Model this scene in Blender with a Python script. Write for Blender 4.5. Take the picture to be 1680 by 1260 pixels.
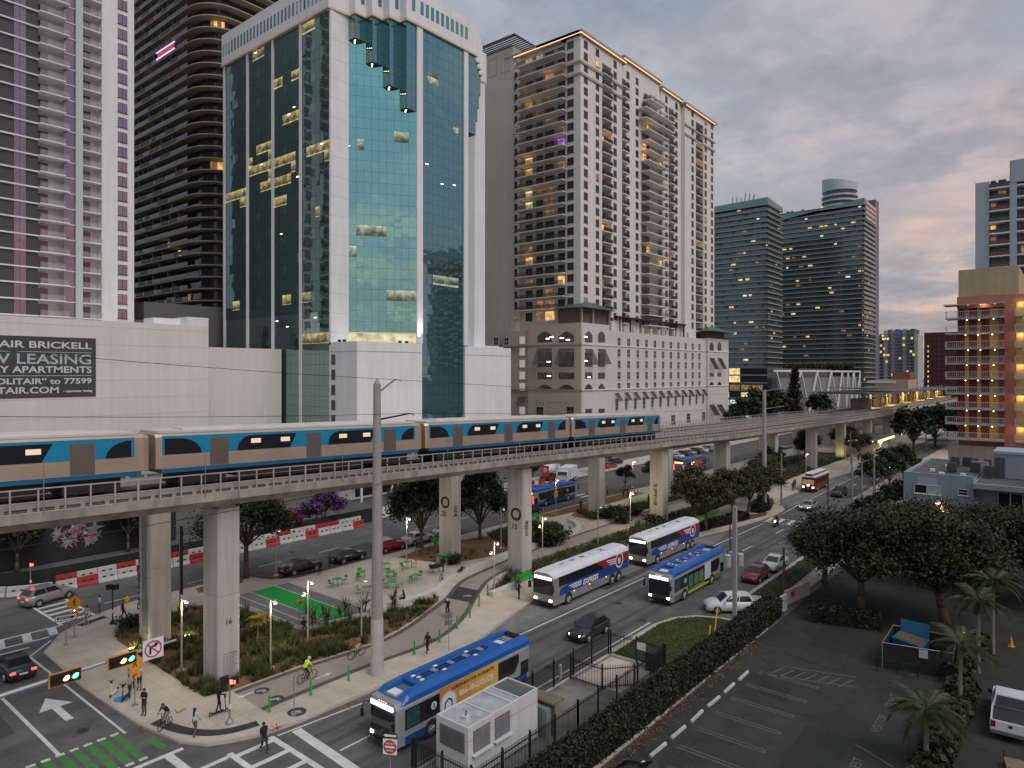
import bpy,bmesh,math,random
import numpy as np
from mathutils import Vector,Matrix

random.seed(7)
R = math.radians
SC = bpy.context.scene
COL = SC.collection
for o in list(bpy.data.objects):
	bpy.data.objects.remove(o)

# ---------------------------------------------------------------- camera
# world x runs along the avenue, world y across it (away to the left); metres
CH,CF,CY = 22.0,1130.0,611.5
FU,FV = .7721,.6355
RU,RV = .6355,-.7721
cam = bpy.data.cameras.new('camera')
cam.sensor_width = 36.0
cam.lens = 36.0 * CF / 1680.0
cam.shift_y = -(630.0 - CY) / 1680.0
cam.clip_start = .5
cam.clip_end = 6000
camo = bpy.data.objects.new('camera',cam)
COL.objects.link(camo)
camo.location = (0,0,CH)
camo.rotation_euler = (R(90),0,-math.atan2(FU,FV))
SC.camera = camo

# ---------------------------------------------------------------- world
w = bpy.data.worlds.new('World')
SC.world = w
w.use_nodes = True
nt = w.node_tree
nt.nodes.clear()
N = nt.nodes.new
L = nt.links.new

def mth(op,a=None,b=None,c=None,clamp=False,tree=None):
	n = (tree or nt).nodes.new('ShaderNodeMath')
	n.operation = op
	n.use_clamp = clamp
	for i,v in enumerate((a,b,c)):
		if v is None:
			continue
		if hasattr(v,'is_linked'):
			(tree or nt).links.new(v,n.inputs[i])
		else:
			n.inputs[i].default_value = v
	return n.outputs[0]

def ramp(fac,stops,tree=None,interp='LINEAR'):
	n = (tree or nt).nodes.new('ShaderNodeValToRGB')
	cr = n.color_ramp
	cr.interpolation = interp
	while len(cr.elements) < len(stops):
		cr.elements.new(.5)
	for e,(p,c) in zip(cr.elements,stops):
		e.position = p
		e.color = tuple(c) + (1,) if len(c) == 3 else c
	(tree or nt).links.new(fac,n.inputs[0])
	return n.outputs[0]

def mixc(fac,a,b,tree=None,blend='MIX'):
	t = tree or nt
	n = t.nodes.new('ShaderNodeMix')
	n.data_type = 'RGBA'
	n.blend_type = blend
	for s,v in ((n.inputs[0],fac),(n.inputs[6],a),(n.inputs[7],b)):
		if hasattr(v,'is_linked'):
			t.links.new(v,s)
		elif isinstance(v,(int,float)):
			s.default_value = v
		else:
			s.default_value = tuple(v) + (1,)
	return n.outputs[2]

SUN_AZ = (-.14,-.99)          # horizontal direction towards the afterglow
SUN_EL = R(52)
tc = N('ShaderNodeTexCoord')
sx = N('ShaderNodeSeparateXYZ')
L(tc.outputs['Generated'],sx.inputs[0])
X_,Y_,Z_ = sx.outputs
zc = mth('MAXIMUM',Z_,0.0)
den = mth('ADD',zc,.16)
cb = N('ShaderNodeCombineXYZ')
L(mth('DIVIDE',X_,den),cb.inputs[0])
L(mth('DIVIDE',Y_,den),cb.inputs[1])
L(mth('MULTIPLY',zc,1.2),cb.inputs[2])
n1 = N('ShaderNodeTexNoise')
n1.inputs['Scale'].default_value = .95
n1.inputs['Detail'].default_value = 7
n1.inputs['Roughness'].default_value = .56
n1.inputs['Distortion'].default_value = .35
SKYOFF1 = (-4.3,6.6,0)
SKYOFF2 = (-7.1,3.3,0)

def shifted(off):
	v = N('ShaderNodeVectorMath')
	v.operation = 'ADD'
	L(cb.outputs[0],v.inputs[0])
	v.inputs[1].default_value = off
	return v.outputs[0]

L(shifted(SKYOFF1),n1.inputs['Vector'])
n2 = N('ShaderNodeTexNoise')
n2.inputs['Scale'].default_value = 2.1
n2.inputs['Detail'].default_value = 6
n2.inputs['Roughness'].default_value = .6
L(shifted(SKYOFF2),n2.inputs['Vector'])
mask = ramp(n1.outputs['Fac'],[(.40,(0,0,0)),(.55,(1,1,1))])
hil = ramp(n2.outputs['Fac'],[(.50,(0,0,0)),(.68,(1,1,1))])
wdot = mth('ADD',mth('MULTIPLY',X_,.30),mth('MULTIPLY',Y_,-.95))
warm = mth('MULTIPLY_ADD',wdot,1.15,.62,clamp=True)
blue = ramp(zc,[(0,(.36,.33,.36)),(.12,(.37,.42,.48)),(.30,(.28,.42,.55)),(.75,(.24,.37,.52)),(1,(.24,.36,.50))])
pink = ramp(zc,[(0,(.36,.27,.26)),(.10,(.45,.335,.325)),(.24,(.45,.40,.42)),(.45,(.32,.42,.52)),(1,(.25,.36,.50))])
base = mixc(warm,blue,pink)
lowz = ramp(zc,[(.06,(1,1,1)),(.40,(.12,.12,.12))])
cvar = ramp(n2.outputs['Fac'],[(.36,(0,0,0)),(.60,(1,1,1))])
cgrey = mixc(cvar,mixc(warm,(.26,.315,.385),(.30,.285,.325)),mixc(warm,(.50,.54,.59),(.50,.455,.47)))
peach = mixc(lowz,(.52,.50,.54),(1.0,.62,.42))
west = mth('MULTIPLY_ADD',wdot,1.6,-.55,clamp=True)
wlow = ramp(zc,[(.30,(1,1,1)),(.62,(0,0,0))])
wf = mth('MULTIPLY',west,wlow)
base = mixc(mth('MULTIPLY',wf,.85),base,ramp(zc,[(0,(.42,.20,.20)),(.16,(.40,.20,.24)),(.32,(.28,.27,.48)),(.6,(.26,.36,.52))]))
peach = mixc(wf,peach,(1.0,.50,.32))
hl = mth('MULTIPLY',mth('MULTIPLY',hil,mth('MULTIPLY_ADD',warm,.85,.15)),mth('MULTIPLY_ADD',wf,.15,.85))
ccol = mixc(hl,mixc(wf,cgrey,(.46,.36,.46)),peach)
skycol = mixc(mth('MULTIPLY',mask,.88),base,ccol)
nish = N('ShaderNodeTexSky')
nish.sky_type = 'NISHITA'
nish.sun_disc = False
nish.sun_elevation = R(4)
nish.sun_rotation = math.atan2(SUN_AZ[0],SUN_AZ[1])
nv = N('ShaderNodeVectorMath')
nv.operation = 'SCALE'
L(nish.outputs[0],nv.inputs[0])
nv.inputs['Scale'].default_value = .10
skycol = mixc(.10,skycol,nv.outputs[0])
bg = N('ShaderNodeBackground')
L(skycol,bg.inputs[0])
bg.inputs[1].default_value = 1.0
wo = N('ShaderNodeOutputWorld')
L(bg.outputs[0],wo.inputs[0])

sun = bpy.data.lights.new('afterglow_sun','SUN')
sun.energy = 1.5
sun.angle = R(42)
sun.color = (1.0,.98,.96)
suno = bpy.data.objects.new('afterglow_sun',sun)
COL.objects.link(suno)
sd = Vector((SUN_AZ[0] * math.cos(SUN_EL),SUN_AZ[1] * math.cos(SUN_EL),math.sin(SUN_EL)))
suno.rotation_euler = sd.to_track_quat('Z','Y').to_euler()

vs = SC.view_settings
SC.display_settings.display_device = 'sRGB'
vs.view_transform = 'Standard'
vs.look = 'None'
vs.exposure = 0.12
vs.gamma = 1
vs.use_curve_mapping = False
SC.render.engine = 'CYCLES'

# ---------------------------------------------------------------- measuring helpers
def G(px,py,z=0.0):
	d = (CH - z) * CF / (py - CY)
	x = (px - 840) / CF * d
	return (d * FU + x * RU,d * FV + x * RV)

def UonV(px,v):
	t = (px - 840) / CF
	y = v / (FV + RV * t)
	return (FU + RU * t) * y

def VonU(px,u):
	t = (px - 840) / CF
	y = u / (FU + RU * t)
	return (FV + RV * t) * y

def ZAT(u,v,py):
	d = u * FU + v * FV
	return CH - d * (py - CY) / CF

# ---------------------------------------------------------------- materials
MATS = {}

def pm(name,col,rough=.6,metal=0.,var=.12,scale=1.5,bump=0.,bscale=25.,spec=.5,emit=None,es=0.,coat=0.,stain=0.,grain=0.):
	if name in MATS:
		return MATS[name]
	m = bpy.data.materials.new(name)
	m.use_nodes = True
	t = m.node_tree
	p = t.nodes['Principled BSDF']
	p.inputs['Roughness'].default_value = rough
	p.inputs['Metallic'].default_value = metal
	p.inputs['Specular IOR Level'].default_value = spec
	p.inputs['Coat Weight'].default_value = coat
	c = tuple(col)
	if var > 0:
		tcn = t.nodes.new('ShaderNodeTexCoord')
		nz = t.nodes.new('ShaderNodeTexNoise')
		nz.inputs['Scale'].default_value = scale
		nz.inputs['Detail'].default_value = 5
		nz.inputs['Roughness'].default_value = .62
		t.links.new(tcn.outputs['Object'],nz.inputs['Vector'])
		lo = tuple(max(0,x * (1 - var)) for x in c)
		hi = tuple(min(1,x * (1 + var)) for x in c)
		out = ramp(nz.outputs['Fac'],[(.3,lo),(.7,hi)],tree=t)
		if grain > 0:
			g = t.nodes.new('ShaderNodeTexNoise')
			g.inputs['Scale'].default_value = 9
			g.inputs['Detail'].default_value = 6
			g.inputs['Roughness'].default_value = .8
			t.links.new(tcn.outputs['Object'],g.inputs['Vector'])
			gm = ramp(g.outputs['Fac'],[(.32,(1 - grain,) * 3),(.68,(1 + grain,) * 3)],tree=t)
			out = mixc(1.0,out,gm,tree=t,blend='MULTIPLY')
		if stain > 0:
			mp = t.nodes.new('ShaderNodeMapping')
			mp.inputs['Scale'].default_value = (1.2,1.2,.06)
			t.links.new(tcn.outputs['Object'],mp.inputs['Vector'])
			s = t.nodes.new('ShaderNodeTexNoise')
			s.inputs['Scale'].default_value = 1.1
			s.inputs['Detail'].default_value = 5
			t.links.new(mp.outputs[0],s.inputs['Vector'])
			sm = ramp(s.outputs['Fac'],[(.42,(1,1,1)),(.75,(1 - stain,) * 3)],tree=t)
			out = mixc(1.0,out,sm,tree=t,blend='MULTIPLY')
		t.links.new(out,p.inputs['Base Color'])
		if bump > 0:
			b = t.nodes.new('ShaderNodeBump')
			b.inputs['Strength'].default_value = bump
			b.inputs['Distance'].default_value = .05
			nb = t.nodes.new('ShaderNodeTexNoise')
			nb.inputs['Scale'].default_value = bscale
			nb.inputs['Detail'].default_value = 4
			t.links.new(tcn.outputs['Object'],nb.inputs['Vector'])
			t.links.new(nb.outputs['Fac'],b.inputs['Height'])
			t.links.new(b.outputs[0],p.inputs['Normal'])
	else:
		p.inputs['Base Color'].default_value = c + (1,)
	if emit:
		p.inputs['Emission Color'].default_value = tuple(emit) + (1,)
		p.inputs['Emission Strength'].default_value = es
	MATS[name] = m
	return m

def ground_mat(name,c,var=.22,crack=.0,patch=.12,joint=0.,jsize=1.5,rough=.85,streak=0.):
	"""asphalt / concrete: broad patches, fine grain, optional cracks, slab joints and wheel streaks along x"""
	m = bpy.data.materials.new(name)
	m.use_nodes = True
	t = m.node_tree
	p = t.nodes['Principled BSDF']
	p.inputs['Roughness'].default_value = rough
	p.inputs['Specular IOR Level'].default_value = .3
	g = t.nodes.new('ShaderNodeNewGeometry')

	def nz(s,d,ro=.6,sc=(1,1,1)):
		mp = t.nodes.new('ShaderNodeMapping')
		mp.inputs['Scale'].default_value = sc
		t.links.new(g.outputs['Position'],mp.inputs['Vector'])
		n = t.nodes.new('ShaderNodeTexNoise')
		n.inputs['Scale'].default_value = s
		n.inputs['Detail'].default_value = d
		n.inputs['Roughness'].default_value = ro
		t.links.new(mp.outputs[0],n.inputs['Vector'])
		return n.outputs['Fac']
	out = ramp(nz(.16,5),[(.3,tuple(x * (1 - var) for x in c)),(.7,tuple(min(1,x * (1 + var)) for x in c))],tree=t)
	out = mixc(1.,out,ramp(nz(14,5,.8),[(.3,(.82,) * 3),(.7,(1.18,) * 3)],tree=t),tree=t,blend='MULTIPLY')
	if patch:
		out = mixc(1.,out,ramp(nz(.7,3),[(.42,(1,) * 3),(.66,(1 - patch,) * 3)],tree=t),tree=t,blend='MULTIPLY')
	if streak:
		out = mixc(1.,out,ramp(nz(1.0,3,.5,(.03,1.1,1)),[(.4,(1,) * 3),(.68,(1 - streak,) * 3)],tree=t),tree=t,blend='MULTIPLY')
	if crack:
		v = t.nodes.new('ShaderNodeTexVoronoi')
		v.feature = 'DISTANCE_TO_EDGE'
		v.inputs['Scale'].default_value = .22
		dn = t.nodes.new('ShaderNodeVectorMath')
		dn.operation = 'MULTIPLY_ADD'
		nn = t.nodes.new('ShaderNodeTexNoise')
		nn.inputs['Scale'].default_value = .8
		nn.inputs['Detail'].default_value = 5
		t.links.new(g.outputs['Position'],nn.inputs['Vector'])
		t.links.new(nn.outputs['Color'],dn.inputs[0])
		dn.inputs[1].default_value = (2.2,2.2,0)
		t.links.new(g.outputs['Position'],dn.inputs[2])
		t.links.new(dn.outputs[0],v.inputs['Vector'])
		out = mixc(1.,out,ramp(v.outputs['Distance'],[(.0,(1 - crack,) * 3),(.014,(1,) * 3)],tree=t),tree=t,blend='MULTIPLY')
	if joint:
		b = t.nodes.new('ShaderNodeTexBrick')
		b.offset = 0
		b.inputs['Scale'].default_value = 1.0
		b.inputs['Brick Width'].default_value = jsize
		b.inputs['Row Height'].default_value = jsize
		b.inputs['Mortar Size'].default_value = .022
		b.inputs['Color1'].default_value = (1,1,1,1)
		b.inputs['Color2'].default_value = (.93,.93,.93,1)
		b.inputs['Mortar'].default_value = (1 - joint,) * 3 + (1,)
		t.links.new(g.outputs['Position'],b.inputs['Vector'])
		out = mixc(1.,out,b.outputs['Color'],tree=t,blend='MULTIPLY')
	t.links.new(out,p.inputs['Base Color'])
	bp = t.nodes.new('ShaderNodeBump')
	bp.inputs['Strength'].default_value = .25
	bp.inputs['Distance'].default_value = .02
	t.links.new(nz(30,4),bp.inputs['Height'])
	t.links.new(bp.outputs[0],p.inputs['Normal'])
	MATS[name] = m
	return m

def glass_mat(name,col,metal=.85,rough=.03,wav=.03,wscale=.35,spec=.6):
	m = bpy.data.materials.new(name)
	m.use_nodes = True
	t = m.node_tree
	p = t.nodes['Principled BSDF']
	p.inputs['Base Color'].default_value = tuple(col) + (1,)
	p.inputs['Metallic'].default_value = metal
	p.inputs['Roughness'].default_value = rough
	p.inputs['Specular IOR Level'].default_value = spec
	if wav:
		g = t.nodes.new('ShaderNodeNewGeometry')
		n = t.nodes.new('ShaderNodeTexNoise')
		n.inputs['Scale'].default_value = wscale
		n.inputs['Detail'].default_value = 1.5
		t.links.new(g.outputs['Position'],n.inputs['Vector'])
		b = t.nodes.new('ShaderNodeBump')
		b.inputs['Strength'].default_value = wav
		b.inputs['Distance'].default_value = 1.0
		t.links.new(n.outputs['Fac'],b.inputs['Height'])
		t.links.new(b.outputs[0],p.inputs['Normal'])
	MATS[name] = m
	return m

def lit_mat(name,col,s,scale=.9,contrast=.65):
	"""a lit room behind a pane: lamps, curtains and furniture as uneven glow"""
	m = bpy.data.materials.new(name)
	m.use_nodes = True
	t = m.node_tree
	p = t.nodes['Principled BSDF']
	p.inputs['Base Color'].default_value = (.06,.055,.05,1)
	p.inputs['Roughness'].default_value = .12
	g = t.nodes.new('ShaderNodeNewGeometry')
	n = t.nodes.new('ShaderNodeTexNoise')
	n.inputs['Scale'].default_value = scale
	n.inputs['Detail'].default_value = 3
	t.links.new(g.outputs['Position'],n.inputs['Vector'])
	f = ramp(n.outputs['Fac'],[(.3,tuple(c * (1 - contrast) for c in col)),(.55,col),(.72,tuple(min(1,c * 1.6 + .15) for c in col))],tree=t)
	t.links.new(f,p.inputs['Emission Color'])
	p.inputs['Emission Strength'].default_value = s
	MATS[name] = m
	return m

def leaf_mat(name,c1,c2,rough=.55):
	m = bpy.data.materials.new(name)
	m.use_nodes = True
	t = m.node_tree
	p = t.nodes['Principled BSDF']
	p.inputs['Roughness'].default_value = rough
	p.inputs['Specular IOR Level'].default_value = .3
	g = t.nodes.new('ShaderNodeNewGeometry')
	n = t.nodes.new('ShaderNodeTexNoise')
	n.inputs['Scale'].default_value = .9
	n.inputs['Detail'].default_value = 4
	t.links.new(g.outputs['Position'],n.inputs['Vector'])
	a = mth('ADD',mth('MULTIPLY',n.outputs['Fac'],.7,tree=t),mth('MULTIPLY',g.outputs['Random Per Island'],.5,tree=t),tree=t)
	t.links.new(ramp(a,[(.3,c1),(.85,c2)],tree=t),p.inputs['Base Color'])
	MATS[name] = m
	return m

ASPH = ground_mat('asphalt',(.128,.121,.117),crack=.18,patch=.16,streak=.22)
ASPH2 = ground_mat('worn_concrete_bay',(.20,.195,.185),crack=.12,patch=.22,streak=.2)
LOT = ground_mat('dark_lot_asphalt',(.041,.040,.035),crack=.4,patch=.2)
CONC = ground_mat('sidewalk_concrete',(.53,.455,.37),var=.12,joint=.24,jsize=1.53,patch=.12)  # warm cast of the street lamps mixed into the concrete colour
PLAZA = ground_mat('plaza_concrete',(.60,.525,.44),var=.09,joint=.16,jsize=4.6,patch=.1)  # lamp warmth mixed into this colour as well
PATH = ground_mat('path_grey',(.31,.265,.22),var=.07,patch=.06)
PATHD = ground_mat('path_dark_edge',(.105,.092,.08),var=.08,patch=.06)
MULCH = ground_mat('mulch',(.20,.105,.055),var=.3,patch=.35)
SOIL = ground_mat('bed_soil',(.10,.085,.05),var=.35,patch=.3)
GRASSG = ground_mat('lawn_ground',(.055,.075,.022),var=.3,patch=.3)
GREEN = ground_mat('green_court',(.025,.36,.06),var=.06,patch=.05)
LAWNG = ground_mat('lime_surface',(.20,.36,.10),var=.1,patch=.08)
GREYC = ground_mat('grey_court',(.22,.205,.195),var=.06,patch=.05)
GROUND = ground_mat('ground_far',(.10,.098,.09),var=.3)
PADC = ground_mat('pad_concrete',(.23,.215,.19),var=.25,patch=.35,joint=.2,jsize=3)
KERB = pm('kerb_concrete',(.42,.37,.31),.85,var=.15,scale=.6,grain=.12)
LINE = pm('road_paint_white',(.60,.60,.58),.7,var=.18,scale=1.2,grain=.25)
LINEF = pm('lot_paint_faded',(.115,.118,.105),.8,var=.35,scale=1.4,grain=.45)
LINEG = pm('road_paint_green',(.06,.20,.05),.8,var=.2,scale=1.2,grain=.25)
TACT = pm('dark_tactile',(.035,.037,.042),.8,var=.2)
WALLW = pm('white_stucco',(.76,.76,.76),.8,var=.05,scale=.15,stain=.10)
WALLB = pm('beige_white_stucco',(.68,.66,.61),.85,var=.05,scale=.12,stain=.08)
CONDOW = pm('condo_white',(.70,.675,.625),.85,var=.05,scale=.1,stain=.08)
CONDOT = pm('condo_tan',(.50,.44,.345),.85,var=.06,scale=.1,stain=.08)
CONDOC = pm('condo_cornice',(.35,.30,.25),.8,var=.06,scale=.2)
CONCR = pm('viaduct_concrete',(.36,.325,.275),.85,var=.2,scale=.35,stain=.42,grain=.10)
PIERM = pm('pier_concrete',(.50,.475,.43),.85,var=.08,scale=.3,stain=.28,grain=.07)
STEELG = pm('grey_metal',(.34,.335,.32),.45,.6,var=.12,scale=2)
RAILM = pm('railing_metal',(.47,.44,.40),.55,.3,var=.1,scale=2)
BLACKM = pm('black_metal',(.018,.018,.018),.45,.2,var=.1,scale=2)
WHITEM = pm('white_metal',(.70,.71,.71),.45,0,var=.06,scale=1.5,grain=.05)
DARK = pm('dark_interior',(.020,.020,.020),.7,var=.1)
RUBBER = pm('rubber',(.018,.018,.018),.8,var=.1)
ALU = pm('aluminium',(.55,.55,.56),.35,.8,var=.05)
WGLASS = pm('vehicle_glass',(.016,.019,.022),.06,0,var=0,spec=.7)
TEAL = glass_mat('teal_mirror_glass',(.27,.66,.66),.92,.02,.03,.30)
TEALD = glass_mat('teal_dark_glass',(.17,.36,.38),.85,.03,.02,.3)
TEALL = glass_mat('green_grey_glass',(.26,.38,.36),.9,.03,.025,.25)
WINR = glass_mat('window_reflecting',(.50,.46,.52),.85,.03,.05,.5)
WIND = glass_mat('window_dark',(.06,.06,.068),.4,.06,.03,.5)
WINK = glass_mat('window_black',(.022,.024,.028),.1,.08,0)
AXG = glass_mat('green_balcony_glass',(.13,.175,.17),.45,.10,.05,.3)
AXG2 = glass_mat('green_roof_glass',(.16,.27,.26),.5,.1,.05,.3)
LITW = lit_mat('lit_warm',(1.0,.50,.14),1.0)
LITY = lit_mat('lit_yellow',(.95,.70,.28),.95)

def office_mat(name,col,s,z0,ph):
	m = bpy.data.materials.new(name)
	m.use_nodes = True
	t = m.node_tree
	p = t.nodes['Principled BSDF']
	p.inputs['Base Color'].default_value = (.05,.06,.055,1)
	p.inputs['Metallic'].default_value = .3
	p.inputs['Roughness'].default_value = .08
	g = t.nodes.new('ShaderNodeNewGeometry')
	sp = t.nodes.new('ShaderNodeSeparateXYZ')
	t.links.new(g.outputs['Position'],sp.inputs[0])
	zf = mth('FRACT',mth('DIVIDE',mth('SUBTRACT',sp.outputs[2],z0,tree=t),ph,tree=t),tree=t)
	n = t.nodes.new('ShaderNodeTexNoise')
	n.inputs['Scale'].default_value = .9
	n.inputs['Detail'].default_value = 4
	t.links.new(g.outputs['Position'],n.inputs['Vector'])
	f = mth('ADD',mth('MULTIPLY',zf,.75,tree=t),mth('MULTIPLY',mth('SUBTRACT',n.outputs['Fac'],.5,tree=t),1.5,tree=t),tree=t)
	c = ramp(f,[(.05,tuple(x * .10 for x in col)),(.35,tuple(x * .45 for x in col)),(.7,col),(.95,tuple(min(1,x * 1.5 + .1) for x in col))],tree=t)
	t.links.new(c,p.inputs['Emission Color'])
	p.inputs['Emission Strength'].default_value = s
	MATS[name] = m
	return m

LITO = office_mat('lit_office',(.70,.56,.24),.62,.2,2.14)
LITC = lit_mat('lit_cool',(.80,.95,.75),.9)
LITD = lit_mat('lit_dim',(.50,.26,.10),.42)
LITP = lit_mat('lit_purple',(.45,.10,.75),1.1)
LAMPW = pm('lamp_warm',(1,1,1),var=0,emit=(1,.80,.50),es=9)
LAMPC = pm('lamp_cool',(1,1,1),var=0,emit=(1,.95,.85),es=7)
SIGNL = pm('led_sign',(1,1,1),var=0,emit=(.85,1,1),es=2.2)
HEADL = pm('headlight_on',(1,1,1),var=0,emit=(1,.88,.62),es=8)
HEADO = pm('headlight_off',(.6,.6,.6),.15,.3,var=0)
TAILR = pm('tail_on',(.5,.02,.02),var=0,emit=(1,.06,.04),es=4)
TAILO = pm('tail_off',(.22,.012,.012),.25,var=0)
AMBER = pm('amber_on',(.8,.4,.05),var=0,emit=(1,.45,.08),es=3)
STRIP = pm('cornice_light',(1,.8,.5),var=0,emit=(1,.58,.26),es=1.5)
SIGR = pm('signal_red',(.5,.02,.02),var=0,emit=(1,.10,.05),es=5)
SIGG = pm('signal_green',(.1,.8,.5),var=0,emit=(.10,1,.55),es=4.5)
SIGY = pm('signal_yellow',(.8,.5,.1),var=0,emit=(1,.60,.18),es=4.5)
ORANGE = pm('sign_orange',(.75,.30,.02),.5,var=.04)
YELLOW = pm('yellow_paint',(.72,.45,.03),.5,var=.08)
SIGNW = pm('sign_white',(.72,.72,.72),.5,var=.03)
SIGNB = pm('sign_black',(.012,.012,.012),.6,var=0)
SIGNR = pm('sign_red',(.50,.02,.035),.5,var=.04)
GREENP = pm('bright_green_paint',(.035,.36,.05),.45,var=.08,scale=3)
GREENT = pm('green_table_paint',(.06,.32,.075),.45,var=.1,scale=3)
BLUEP = pm('bus_blue',(.006,.095,.36),.35,var=.10,scale=1.2,coat=.3)
BLUES = pm('bus_silver',(.33,.35,.37),.35,.35,var=.06)
REDB = pm('barrier_red',(.36,.028,.028),.6,var=.1,grain=.1)
WHITEB = pm('barrier_white',(.48,.47,.44),.65,var=.1,grain=.12)
SCREEN = pm('black_screen_fabric',(.016,.018,.017),.9,var=.3,scale=.8)
BARK = pm('bark',(.115,.085,.06),.95,var=.3,scale=4,bump=.5)
PBARK = pm('palm_bark',(.22,.19,.155),.9,var=.25,scale=5,bump=.4)
LEAFA = leaf_mat('leaf_oak',(.012,.022,.007),(.052,.074,.020))
LEAFB = leaf_mat('leaf_dry_green',(.020,.026,.009),(.092,.086,.032))
LEAFC = leaf_mat('leaf_dark',(.008,.016,.006),(.042,.062,.016))
LEAFD = leaf_mat('leaf_olive',(.009,.012,.004),(.056,.058,.014))
LEAFH = leaf_mat('leaf_hedge',(.007,.011,.004),(.036,.044,.013))
LEAFP = leaf_mat('leaf_palm',(.012,.021,.006),(.056,.070,.018))
LEAFY = leaf_mat('leaf_yellow',(.16,.13,.02),(.42,.34,.06))
LEAFU = leaf_mat('leaf_purple',(.04,.018,.05),(.15,.06,.18))
LEAFR = leaf_mat('leaf_red',(.10,.01,.02),(.24,.02,.05))
YUCCA = leaf_mat('leaf_yucca',(.025,.045,.014),(.10,.125,.055))
GRASSB = leaf_mat('blade_green',(.022,.038,.010),(.105,.115,.040))
LAWNB = leaf_mat('lawn_blade',(.03,.05,.012),(.085,.105,.03))
SKIN = [pm('skin_a',(.42,.24,.16),.6,var=.05),pm('skin_b',(.16,.08,.05),.6,var=.05),pm('skin_c',(.30,.165,.10),.6,var=.05)]
HAIR = pm('hair_dark',(.014,.010,.008),.6,var=.2,scale=20)

def cloth(c):
	return pm('cloth_%d_%d_%d' % tuple(int(x * 999) for x in c),c,.9,var=.15,scale=8)

# ---------------------------------------------------------------- mesh helpers
def root_of(o):
	while o.parent:
		o = o.parent
	return o

def tag(o,label=None,cat=None,group=None,kind=None):
	if label:
		o['label'] = label
	if cat:
		o['category'] = cat
	if group:
		o['group'] = group
	if kind:
		o['kind'] = kind
	return o

def thing(name,label,cat,loc=(0,0,0),rz=0.,group=None):
	o = bpy.data.objects.new(name,None)
	o.empty_display_size = .5
	o.location = loc if len(loc) == 3 else (loc[0],loc[1],0)
	o.rotation_euler = (0,0,rz)
	COL.objects.link(o)
	return tag(o,label,cat,group)

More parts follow.
